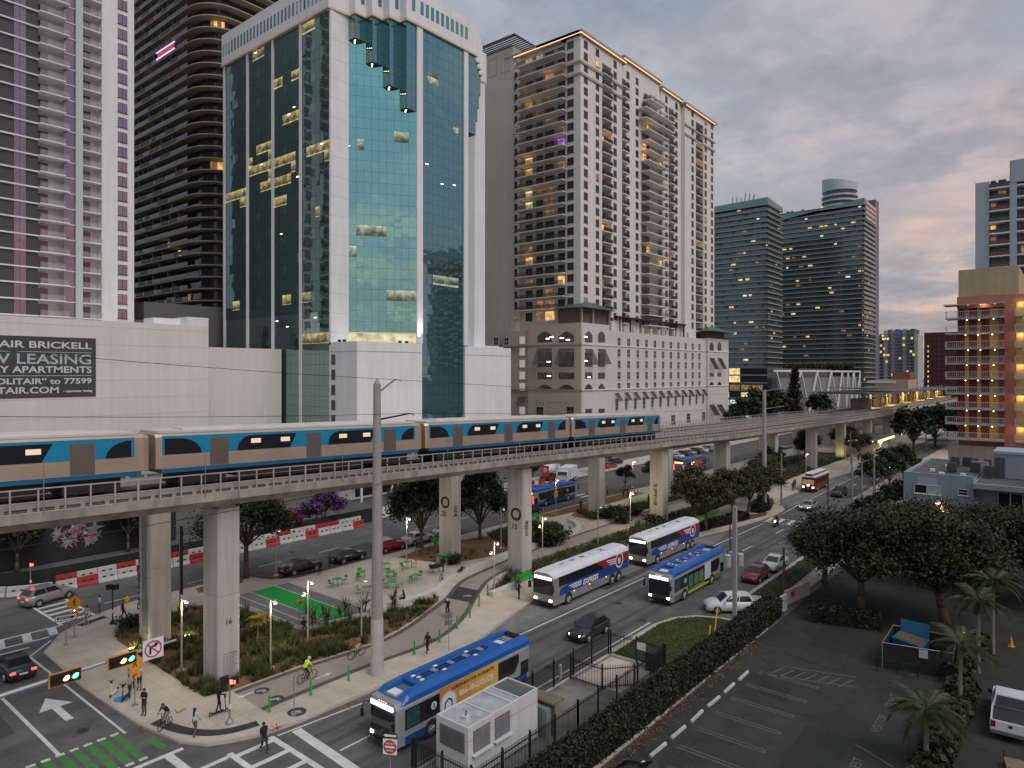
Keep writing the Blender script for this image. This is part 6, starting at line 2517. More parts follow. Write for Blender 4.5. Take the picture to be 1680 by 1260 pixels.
def palm(loc,h,label,n=19,sc=1.,frs=FR,name='palm_tree',group='palms along the planter strip',tr=.12):
	t = thing(name,label,'palm',(loc[0],loc[1],.0),0,group)
	m = MB()
	k = 7
	for i in range(k):
		a,b = i / k,(i + 1) / k
		m.tube((.12 * math.sin(a * 2),0,h * a),(.12 * math.sin(b * 2),0,h * b),tr * (1.25 - .35 * a),tr * (1.15 - .35 * b),8)
	tk = m.mesh('trunk',PBARK)
	o = bpy.data.objects.new('trunk',tk)
	o.parent = t
	COL.objects.link(o)
	for i in range(n):
		f = bpy.data.objects.new('frond',frs[i % len(frs)])
		f.parent = t
		f.location = (.11,0,h)
		f.rotation_euler = (rngp.uniform(-.3,.3),-.55 + 1.05 * (i / n) + rngp.uniform(-.12,.12),i * 2.399 + rngp.uniform(-.2,.2))
		f.scale = (sc * rngp.uniform(.85,1.1),) * 3
		COL.objects.link(f)
	return t

palm((44.4,6.6),3.1,'short palm in the foreground strip beside the car park lettering',24,1.05)
palm((53.4,6.0),4.2,'palm in front of the dumpster enclosure corner',20)
palm((60.7,5.7),5.2,'taller palm behind the dumpster enclosure',20)
palm((65.5,5.2),5.6,'tallest palm at the end of the planter strip',20)
FY = [frond_mesh(.9,rngp,.5,.3,10,LEAFY),frond_mesh(.8,rngp,.6,.3,10,LEAFY)]
u,v = G(421,1062)
palm((u,v),2.3,'yellow leaved fan palm lit from below beside the nearest white pier',26,1.,FY,'yellow_palm',None,.05)
u,v = G(489,1036)
palm((u,v),2.5,'thin young palm with a yellow head beside the green court',12,.55,FY,'young_palm',None,.03)

# ---- yuccas
def yucca_mesh(seed,L_=1.15,n=70):
	rg = random.Random(seed)
	m = MB()
	for c in ((0,0,.75),(.35,.1,.45),(-.2,.3,1.05)):
		m.tube((c[0] * .4,c[1] * .4,0),c,.07,.06,5)
	for i in range(n):
		c = ((0,0,.75),(.35,.1,.45),(-.2,.3,1.05))[i % 3]
		a = rg.uniform(0,6.28)
		e = rg.uniform(-.25,1.35)
		d = Vector((math.cos(a) * math.cos(e),math.sin(a) * math.cos(e),math.sin(e)))
		s = Vector((-math.sin(a),math.cos(a),0)) * .035
		p = Vector(c)
		l = L_ * rg.uniform(.7,1.05)
		q = p + d * l * .55
		tip = p + d * l + Vector((0,0,-.10))
		m.add([p - s,p + s,q + s * .9,q - s * .9,tip],[(0,1,2,3),(3,2,4)])
	return m.mesh('yucca',YUCCA)

YM = [yucca_mesh(1),yucca_mesh(2),yucca_mesh(3)]
yl = [((512,1032),'spiky yucca at the left end of the row before the green court'),((538,1030),'spiky yucca beside the seated person, second in the row'),((566,1016),'dark spiky yucca at the foot of the green court'),
	((594,1010),'spiky yucca just left of the tall concrete pole'),((644,1000),'spiky yucca just right of the tall concrete pole'),((840,955),'spiky yucca at the foot of the pier numbered .15'),
	((851,968),'smaller spiky yucca before the pier numbered .15'),((576,1028),'dark clump of yucca below the green court corner'),((1046,868),'yucca beside the distant lettered pier'),((1060,872),'yucca in front of the distant lettered pier')]
for i,((px,py),lb) in enumerate(yl):
	u,v = G(px,py,.15)
	o = bpy.data.objects.new('yucca',YM[i % 3])
	o.location = (u,v,.15)
	o.rotation_euler = (0,0,i * 1.1)
	o.scale = (1.25 - .04 * i,) * 3
	COL.objects.link(o)
	tag(o,lb,'yucca','yuccas in the planting beds')

# ---- ground cover
def inpoly(x,y,P):
	c = False
	n = len(P)
	j = n - 1
	for i in range(n):
		if (P[i][1] > y) != (P[j][1] > y) and x < (P[j][0] - P[i][0]) * (y - P[i][1]) / (P[j][1] - P[i][1]) + P[i][0]:
			c = not c
		j = i
	return c

def tufts(name,polys,n,h,seed,mat,label=None,blades=16,spread=.38,z0=.15,wd=.035,dens=None):
	rng = np.random.default_rng(seed)
	pts = []
	for P in polys:
		xs = [p[0] for p in P]
		ys = [p[1] for p in P]
		c = 0
		tries = 0
		while c < n and tries < n * 8:
			tries += 1
			x,y = rng.uniform(min(xs),max(xs)),rng.uniform(min(ys),max(ys))
			if inpoly(x,y,P) and (dens is None or rng.random() < dens(x,y)):
				pts.append((x,y))
				c += 1
	pts = np.array(pts)
	k = len(pts)
	hh = np.repeat(h * (.5 + .9 * rng.random(k)),blades)
	bx = np.repeat(pts,blades,axis=0)
	N_ = k * blades
	a = rng.uniform(0,2 * np.pi,N_)
	r0 = spread * .35 * rng.random(N_)
	r1 = spread * (.4 + .8 * rng.random(N_))
	hz = hh * (.65 + .5 * rng.random(N_))
	ca,sa = np.cos(a),np.sin(a)
	b0 = np.stack([bx[:,0] + r0 * ca,bx[:,1] + r0 * sa,np.full(N_,z0)],1)
	tp = np.stack([bx[:,0] + r1 * ca,bx[:,1] + r1 * sa,z0 + hz],1)
	s = np.stack([-sa,ca,np.zeros(N_)],1) * wd
	V = np.stack([b0 - s,b0 + s,tp],1).reshape(-1,3)
	me = bpy.data.meshes.new(name)
	me.vertices.add(3 * N_)
	me.vertices.foreach_set('co',V.ravel())
	me.loops.add(3 * N_)
	me.loops.foreach_set('vertex_index',np.arange(3 * N_,dtype=np.int32))
	me.polygons.add(N_)
	me.polygons.foreach_set('loop_start',np.arange(0,3 * N_,3,dtype=np.int32))
	me.materials.append(mat)
	me.update()
	o = bpy.data.objects.new(name,me)
	COL.objects.link(o)
	return tag(o,label,None,None,'stuff')

def noise2(x,y):
	return .5 + .5 * math.sin(x * 1.3 + 2 * math.sin(y * .9)) * math.sin(y * 1.1 + 1.7 * math.sin(x * .7))

tufts('ornamental_grass',[BED],1000,.62,1,GRASSB,'clumps of ornamental grass in the mulch bed',18,.5,dens=lambda x,y: (1 if (y < 47.5 and x < 34) or x < 25.5 and y < 58 else .25) * (noise2(x,y) > .35))
tufts('ornamental_grass',[[(24.6,48),(29,46),(33.5,52),(32.5,62),(26,63)]],480,.55,2,GRASSB,None,18,.5,dens=lambda x,y: noise2(x * 1.2,y) ** 2)
tufts('ornamental_grass',[[(34,49.6),(40,48.6),(47.4,48.3),(44,46.6),(38.5,45.4),(35,45.6)]],260,.5,3,GRASSB,None,16,.4,dens=lambda x,y: noise2(x,y) > .45)
tufts('ornamental_grass',[[(51,44.7),(56.5,47.3),(62,48.2),(86,48.1),(112,48.3),(112,45.2),(88,44.3),(60,44.5)]],1500,.6,4,GRASSB,None,15,.5,dens=lambda x,y: .25 + .75 * (noise2(x * .6,y) > .3))
tufts('ornamental_grass',[[(66,54.2),(79,55.6),(81,58.4),(79,62.4),(69.5,61.5)]],620,.55,5,GRASSB,None,15,.5)
tufts('ornamental_grass',[[(86,55.5),(92,53.6),(112,53),(112,55),(97,57.3),(90,61)]],760,.6,6,GRASSB,None,14,.5)
tufts('ornamental_grass',[[(54.5,62),(56.4,55.8),(60,54.4),(64,54.4),(60,62)]],40,.4,8,GRASSB,None,14,.4)
tufts('ornamental_grass',[[(126,46),(190,46),(190,50),(126,50)],[(126,53),(190,53),(190,58),(126,58)]],500,.7,9,GRASSB,None,10,.7,wd=.06)
LW = [(46.5,28.05),(54.4,28.2),(56.7,27.6),(58.2,26.4),(59.1,24.6),(59.1,23.3),(46.5,23.6)]
LW2 = [(67.2,25.0),(83,25.0),(100,24.6),(100,21.4),(84,22.8),(70.5,22.6),(68.4,22.4)]
sheet('lawn',LW,.136,GRASSG)
sheet('lawn',LW2,.136,GRASSG)
tufts('lawn_grass',[LW],3600,.075,10,LAWNB,'short grass of the kerbside lawn',8,.14,.135,.018)
tufts('lawn_grass',[LW2],2600,.08,11,LAWNB,None,8,.16,.135,.02)
# shrub borders under the street trees
rng = np.random.default_rng(31)

def hedge(name,line,wd,h,label,n,seed,mat=LEAFH,size=.16,group=None,z0=.13):
	rng = np.random.default_rng(seed)
	m = MB()
	band(m,line,wd,z0,z0 + h * .93)
	L_ = sum((Vector(b) - Vector(a)).length for a,b in zip(line[:-1],line[1:]))
	t = tag(m.build(name,pm('hedge_core',(.012,.016,.006),.9,var=.3,scale=2),loc=(line[0][0],line[0][1],0)),label,'hedge',group)
	cs = []
	q = strip(line,wd)
	for i in range(n):
		k = rng.integers(0,len(line) - 1)
		f = rng.random()
		a = np.array(line[k]) * (1 - f) + np.array(line[k + 1]) * f
		b = np.array(q[k]) * (1 - f) + np.array(q[k + 1]) * f
		s = rng.random()
		if s < .5:
			g_ = rng.random()
			p = a * (1 - g_) + b * g_
			cs.append((p[0],p[1],z0 + h * rng.uniform(.9,1.05)))
		elif s < .85:
			cs.append((a[0],a[1],z0 + h * rng.random()))
		else:
			cs.append((b[0],b[1],z0 + h * rng.random()))
	cs = [(c[0] - line[0][0],c[1] - line[0][1],c[2]) for c in cs]
	me = leafcloud(cs,list(rng.uniform(.05,.26,n)),[3] * n,size,rng,mat,'leaves',up=.2)
	o = bpy.data.objects.new('leaves',me)
	o.parent = t
	o['kind'] = 'stuff'
	COL.objects.link(o)
	return t

hedge('hedge',[(24,20.9),(34,20.75),(44,20.65),(54,20.6),(63.6,20.75)],1.5,1.45,'long clipped hedge between the black fence and the dark car park',13000,1,size=.12)
for i,(l,wd,h,lb) in enumerate((([(86.5,40.9),(91.5,39.7)],1.3,.9,'low square hedge under the first street tree'),([(92.6,39.9),(97.5,38.8)],1.5,.9,'low square hedge under the street trees, middle one'),
									([(98.6,38.9),(102,38.1)],1.4,.9,'low hedge at the corner of the zebra crossing'),([(107,38.2),(111,38.0)],1.5,1.0,'low hedge beyond the zebra crossing'),([(113,39.2),(119,41.2)],1.4,.9,'low hedge beside the trolley stop'))):
	hedge('hedge',l,wd,h,lb,700,10 + i,size=.2,group='low hedges under the street trees',z0=.15)
hedge('hedge',[(64.8,18.6),(66.3,13.2)][::-1],1.2,1.25,'short dark hedge below the large leafy tree in the car park',900,20,z0=0.)
hedge('hedge',[(31,5.6),(40,5.7),(50,5.6),(57,5.5)],1.3,.75,'ragged planter hedge under the foreground palms',2600,21,mat=LEAFD,size=.3,z0=0.)
hedge('hedge',[(57.2,6.4),(66,5.6)],1.0,1.2,'shrub strip beside the dumpster enclosure',900,22,mat=LEAFD,size=.28,z0=0.)
mm = leafcloud([(rng.uniform(-1,1),rng.uniform(-1,1),rng.uniform(.3,1.1)) for _ in range(16)],[.55] * 16,[70] * 16,.22,rng,LEAFC,'shrub')
for i,(px,py,sc,lb) in enumerate(((905,893,1.5,'large rounded shrub below the far street bus'),(890,895,.9,'small shrub below the far street bus, left one'),(1003,850,1.2,'rounded shrub right of the far row pier'),(1020,858,1.,'rounded shrub before the lettered pier, left one'),
								(1075,862,1.1,'rounded shrub at the foot of the lettered pier'),(1040,845,1.,'shrub beside the picnic tables'),(740,925,.8,'shrub at the foot of the pier numbered .25'),(211,1030,.7,'shrub at the foot of the underline lettered pier'))):
	u,v = G(px,py,.15)
	o = bpy.data.objects.new('shrub',mm)
	o.location = (u,v,.15)
	o.scale = (sc,) * 3
	o.rotation_euler = (0,0,i * 1.3)
	COL.objects.link(o)
	tag(o,lb,'shrub','rounded shrubs in the park')
# fallen leaves along the hedge foot
rng = np.random.default_rng(12)
cs = [(rng.uniform(26,56),20.5 - abs(rng.normal(0,.45)),.012) for _ in range(900)]
me = leafcloud(cs,[.05] * 900,[2] * 900,.11,rng,leaf_mat('leaf_litter',(.05,.025,.012),(.20,.11,.06)),'leaf_litter',up=3.,flat=.15)
tag(bpy.data.objects.new('leaf_litter',me),'dry fallen leaves along the foot of the long hedge',None,None,'stuff')
COL.objects.link(bpy.data.objects['leaf_litter'])

# ================================================================ VEHICLES
def paint(name,c,metal=.0,rough=.28):
	return pm('paint_' + name,c,rough,metal,var=.03,coat=.5)

PB = paint('black',(.010,.010,.011))
PW = paint('white',(.62,.63,.63))
PR = paint('red',(.36,.012,.018))
PDR = paint('dark_red',(.16,.010,.014))
PGY = paint('grey',(.30,.295,.28),.4)
PDK = paint('charcoal',(.028,.030,.033),.2)
PBL = paint('navy',(.018,.032,.06),.2)
PSV = paint('silver',(.42,.42,.42),.5)

def wheel_meshes(r,wd):
	t = MB().lathe([(r * .62,-wd / 2),(r * .96,-wd / 2),(r,-wd / 2 + .04),(r,wd / 2 - .04),(r * .96,wd / 2),(r * .62,wd / 2)],18,axis='y').mesh('wheel',RUBBER,smooth=False)
	m = MB().lathe([(r * .64,-.03),(r * .60,.035),(r * .2,.015),(r * .14,.05)],18,axis='y')
	for k in range(5):
		a = k * 2 * math.pi / 5
		m.tube((.1 * math.cos(a),.04,.1 * math.sin(a)),(r * .6 * math.cos(a),.045,r * .6 * math.sin(a)),.035,.03,4)
	return t,m.mesh('rim',ALU)

def add_wheel(t,x,y,r,wd,ms):
	w_ = bpy.data.objects.new('wheel',ms[0])
	w_.parent = t
	w_.location = (x,y,r)
	COL.objects.link(w_)
	o = bpy.data.objects.new('rim',ms[1])
	o.parent = w_
	s = 1 if y > 0 else -1
	o.location = (0,s * (wd / 2 - .01),0)
	o.rotation_euler = (0,0,0 if s > 0 else math.pi)
	COL.objects.link(o)

WMS = wheel_meshes(.34,.23)
WMB = wheel_meshes(.50,.30)
WPK = wheel_meshes(.40,.26)

KIND = {
	# L, W, H, belt, [(x,ztop) body line rear->front], cabin (rear base, rear top, front top, front base)
	'sedan': (4.7,1.82,1.44,.93,[(-2.35,.72),(-2.28,.93),(-1.55,.99),(-.4,.95),(.85,.93),(1.7,.84),(2.2,.72),(2.35,.55)],(-1.75,-1.0,.25,1.1)),
	'hatch': (4.4,1.82,1.50,.98,[(-2.2,.75),(-2.12,1.0),(-1.4,1.02),(-.4,1.0),(.85,.97),(1.6,.88),(2.05,.75),(2.2,.56)],(-2.05,-1.5,.2,1.05)),
	'suv': (4.6,1.88,1.68,1.08,[(-2.3,.85),(-2.24,1.08),(-1.4,1.1),(-.4,1.08),(.95,1.06),(1.75,.98),(2.15,.82),(2.3,.6)],(-2.18,-1.75,.35,1.15)),
}

def car(kind,mat,loc,rz,label,group=None,head=False,tail=False,cat='car',name='parked_car'):
	L_,W_,H_,belt,line,cab = KIND[kind]
	t = thing(name,label,cat,(0,0,0),0,group)
	w = W_ / 2
	m = MB()
	rings = []
	n = len(line)
	for i,(x,zt) in enumerate(line):
		k = .84 if i in (0,n - 1) else (.94 if i in (1,n - 2) else 1.)
		zl = .30 if i in (0,n - 1) else .22
		rings.append([(x,-w * .80 * k,zl),(x,-w * .97 * k,zl + .10),(x,-w * k,min(zt - .1,.58)),(x,-w * .97 * k,zt - .07),(x,-w * .84 * k,zt),(x,0,zt + .025),
					(x,w * .84 * k,zt),(x,w * .97 * k,zt - .07),(x,w * k,min(zt - .1,.58)),(x,w * .97 * k,zl + .10),(x,w * .80 * k,zl)])
	vs = [p for r in rings for p in r]
	q = 11
	fs = []
	for i in range(n - 1):
		fs += [(i * q + j,i * q + (j + 1) % q,(i + 1) * q + (j + 1) % q,(i + 1) * q + j) for j in range(q)]
	fs = [f[::-1] for f in fs]
	fs += [tuple(range(q)),tuple(range(n * q - 1,(n - 1) * q - 1,-1))]
	m.add(vs,fs)
	b = m.build('body',mat,t,smooth=True)
	r0,r1,f1,f0 = cab
	wb,wt = w * .90,w * .70
	zb,zr = belt - .06,H_
	m = MB()
	mid = (r1 + f1) / 2
	ring = lambda x,ww,z: [(x,-ww,z),(x,ww,z)]
	vs = ring(r0,wb,zb) + ring(r1,wt,zr - .05) + ring(mid,wt * 1.02,zr) + ring(f1,wt,zr - .06) + ring(f0,wb,zb)
	m.add(vs,[(0,1,3,2),(2,3,5,4),(4,5,7,6),(6,7,9,8),(0,2,4,6,8),(1,9,7,5,3)])
	m.build('roof',mat,t)

	def lerp(a,c,f):
		return tuple(a[i] + (c[i] - a[i]) * f for i in range(3))

	def glass(nm,A,B,C,D,s0,s1,t0,t1,off):
		"""quad inset on face A(bottom start) B(bottom end) C(top end) D(top start)"""
		pts = []
		for s,tt in ((s0,t0),(s1,t0),(s1,t1),(s0,t1)):
			p = lerp(lerp(A,B,s),lerp(D,C,s),tt)
			pts.append(tuple(p[i] + off[i] for i in range(3)))
		return MB().poly(pts).build(nm,WGLASS,t)
	glass('windscreen',(f0,w * .90,zb),(f0,-w * .90,zb),(f1,-wt,zr - .06),(f1,wt,zr - .06),.05,.95,.12,.95,(.02,0,.012))
	glass('rear_window',(r0,-wb,zb),(r0,wb,zb),(r1,wt,zr - .05),(r1,-wt,zr - .05),.07,.93,.2,.92,(-.02,0,.012))
	for s in (-1,1):
		A,B = (r0,s * wb,zb),(f0,s * wb,zb)
		C,D = (f1,s * wt,zr - .06),(r1,s * wt,zr - .05)
		for (s0,s1) in ((.10,.47),(.50,.90)):
			glass('side_window',A,B,C,D,s0,s1,.16,.90,(0,s * .012,.004))
	xs = (-L_ * .295,L_ * .305)
	for x in xs:
		for s in (-1,1):
			add_wheel(t,x,s * (w - .10),.34,.23,WMS)
	for s in (-1,1):
		MB().hexa([(L_ / 2 - .20,s * w * .50,.60),(L_ / 2 - .02,s * w * .50,.60),(L_ / 2 - .16,s * w * .86,.60),(L_ / 2 - .45,s * w * .90,.60)][:: s or 1],
				[(L_ / 2 - .22,s * w * .50,.73),(L_ / 2 - .06,s * w * .50,.70),(L_ / 2 - .2,s * w * .86,.73),(L_ / 2 - .48,s * w * .90,.75)][:: s or 1]).build('headlight',HEADL if head else HEADO,t)
		MB().box(-L_ / 2 - .012,-L_ / 2 + .14,min(s * w * .52,s * w * .88),max(s * w * .52,s * w * .88),belt - .24,belt - .09).build('taillight',TAILR if tail else TAILO,t)
		MB().box(f0 - .55,f0 - .36,min(s * w * .98,s * w * 1.12),max(s * w * .98,s * w * 1.12),belt - .02,belt + .12).build('mirror',mat,t)
	MB().box(L_ / 2 - .06,L_ / 2 + .004,-w * .42,w * .42,.34,.56).build('grille',BLACKM,t)
	MB().box(-L_ / 2 - .015,-L_ / 2 + .02,-.26,.26,.55,.68).build('number_plate',SIGNW,t)
	m = MB()
	for x in xs:
		for s in (-1,1):
			m.lathe([(.385,-.004),(.385,.004)],16,(x,s * (w + .002),.355),'y')
	m.build('wheel_arch',RUBBER,t,kind='stuff')
	t.location = (loc[0],loc[1],loc[2] if len(loc) > 2 else 0)
	t.rotation_euler = (0,0,rz)
	return t

PI = math.pi
gp_ = 'cars parked along the far street'
car('sedan',PB,(44.0,66.5),0,'black sedan parked beside the oak, nearest of the far street cars',gp_)
car('hatch',PB,(50.1,66.1),0,'black hatchback parked between the black sedan and the red car',gp_)
car('hatch',PR,(56.3,66.1),0,'bright red hatchback parked on the far street behind the tall pole',gp_)
car('sedan',PW,(61.2,66.2),0,'white sedan parked at the far street left of the pier numbered .25',gp_)
car('sedan',PSV,(66.6,66.2),0,'silver car half hidden behind the pier numbered .25',gp_)
car('suv',PDK,(84.2,65.8),0,'dark suv parked behind the far street bus',gp_)
car('suv',PGY,(22.8,76.6),R(15),'silver grey suv turning at the far left corner with tail lamps lit',None,tail=True,name='moving_car')
car('suv',PW,(61.9,24.9),R(129),'white suv waiting in the driveway behind the transformer pole','cars by the right kerb',name='moving_car')
car('hatch',PDR,(73.1,26.55),PI,'dark red car parked at the right kerb beside the transformer pole','cars by the right kerb')
car('sedan',PW,(78.7,26.5),PI,'white sedan parked at the right kerb behind the dark red car','cars by the right kerb')
car('sedan',PDK,(92.6,26.8),PI,'charcoal sedan parked at the right kerb near the leafy trees','cars by the right kerb')
car('suv',PBL,(99.2,27.4),PI,'navy car parked at the right kerb just before the zebra crossing','cars by the right kerb')
car('hatch',PDK,(48.6,31.7),PI,'charcoal hatchback driving with headlights on beside the black fence',None,head=True,name='moving_car')
car('hatch',PB,(32.4,17.2),R(90),'black car parked at the bottom edge against the wheel stops',None)
car('sedan',PDK,(15.75,60.3),R(90),'dark car with red tail lamps driving away up the left street',None,tail=True,name='moving_car')
gq = 'cars coming down the avenue with headlights on'
car('sedan',PSV,(116,33.6),PI,'silver car with headlights on just beyond the zebra crossing',gq,head=True,name='moving_car')
car('suv',PB,(132,33.0),PI,'black car with headlights on beside the trolley',gq,head=True,name='moving_car')
car('sedan',PDK,(121.5,24.5),R(-100),'dark car turning into the side street beyond the poles',gq,head=True,tail=True,name='moving_car')
car('sedan',PW,(176,33.4),PI,'white car with headlights on at the bend of the avenue',gq,head=True,name='moving_car')
car('suv',PSV,(205,33.8),PI,'pale car with headlights on farther up the bend',gq,head=True,name='moving_car')
car('suv',PW,(262,36.4),PI,'white car standing at the far end of the avenue',gq,head=False,name='moving_car')
cols_ = [PW,PB,PSV,PDK,PW,PGY,PBL,PB,PR,PW,PSV,PDK]
nm_ = ['white','black','silver','charcoal','white','grey','navy','black','red','white','silver','charcoal']
for i,(px,py) in enumerate(((1108,752),(1118,749),(1128,746),(1138,744),(1148,742),(1158,740),(1098,756),(1010,762),(1000,768),(1312,722),(1290,736),(1326,716))):
	u,v = G(px,py)
	car('suv' if i % 2 else 'sedan',cols_[i],(u,v),R(90) if i < 7 else 0,nm_[i] + (' car in the row parked beyond the far bus, place %s' % ['far left','second','third','fourth','fifth','far right','in front'][i] if i < 7 else [' car by the construction trucks, right one',' car by the construction trucks, left one',' car on the far street between piers, right',' car on the far street between piers, left',' car on the far street, most distant'][i - 7]),
		'distant cars beyond the guideway',head=i in (9,10),tail=i in (11,))

# ---- pickup
t = thing('pickup_truck','white pickup truck with black bed cover parked at the lower right edge','pickup',(0,0,0))
MB().extr([(-2.9,.45),(2.75,.45),(2.9,.7),(2.8,1.05),(1.5,1.15),(-2.9,1.15)],-.98,.98,'y').build('body',PW,t)
MB().hexa([(-.75,-.95,1.15),(1.6,-.95,1.15),(1.6,.95,1.15),(-.75,.95,1.15)],[(-.55,-.78,1.88),(.75,-.78,1.88),(.75,.78,1.88),(-.55,.78,1.88)]).build('cab',PW,t)
MB().box(-2.82,-.8,-.86,.86,1.15,1.20).build('bed_cover',pm('bed_cover_black',(.02,.02,.022),.7,var=.1),t)
MB().poly([(-.775,.80,1.22),(-.775,-.80,1.22),(-.60,-.70,1.80),(-.60,.70,1.80)]).build('rear_window',WGLASS,t)
MB().poly([(1.55,-.85,1.22),(1.55,.85,1.22),(.85,.72,1.84),(.85,-.72,1.84)]).build('windscreen',WGLASS,t)
for s in (-1,1):
	MB().poly([(-.55,s * .945,1.2),(1.35,s * .945,1.2),(.7,s * .80,1.8),(-.48,s * .80,1.8)]).build('side_window',WGLASS,t)
	MB().box(-2.93,-2.78,min(s * .72,s * .97),max(s * .72,s * .97),.72,1.08).build('taillight',TAILO,t)
	MB().box(1.0,1.2,min(s * 1.0,s * 1.22),max(s * 1.0,s * 1.22),1.2,1.4).build('mirror',PB,t)
	for x in (-1.85,1.85):
		add_wheel(t,x,s * .86,.40,.26,WPK)
MB().box(-3.08,-2.9,-.98,.98,.42,.62).build('bumper',pm('chrome',(.6,.6,.6),.2,.9,var=0),t)
MB().box(-2.945,-2.9,-.10,.10,.84,1.0).build('badge',BLACKM,t)
MB().box(-2.93,-2.90,-.72,.72,.70,1.1).build('tailgate',PW,t)
t.location = (53.35,3.3,0)
t.rotation_euler = (0,0,R(3))

# ---- transit bus
SKB = pm('bus_skirt_blue',(.01,.07,.22),.4,var=.08)
ADT = pm('ad_text_dark',(.02,.025,.06),.6,var=0)
ADW = pm('ad_text_white',(.62,.60,.55),.6,var=0)

def admat():
	m = bpy.data.materials.new('ad_orange')
	m.use_nodes = True
	t = m.node_tree
	p = t.nodes['Principled BSDF']
	p.inputs['Roughness'].default_value = .4
	tcn = t.nodes.new('ShaderNodeTexCoord')
	sp = t.nodes.new('ShaderNodeSeparateXYZ')
	t.links.new(tcn.outputs['Object'],sp.inputs[0])
	f = mth('MULTIPLY_ADD',sp.outputs[0],-.18,.5,tree=t)
	t.links.new(ramp(f,[(.0,(.60,.17,.03)),(.5,(.62,.30,.04)),(1,(.66,.42,.06))],tree=t),p.inputs['Base Color'])
	return m

ADO = admat()
ADG = pm('ad_green',(.10,.17,.07),.5,var=.4,scale=1.1)
ADK = pm('ad_dark',(.03,.03,.035),.5,var=.5,scale=1.2)
ADP = pm('ad_pale',(.55,.56,.62),.5,var=.1)
SILV = pm('bus_grey_silver',(.36,.37,.385),.35,.3,var=.05)
BK = pm('bus_black',(.014,.015,.017),.15,0,var=.05,spec=.6)

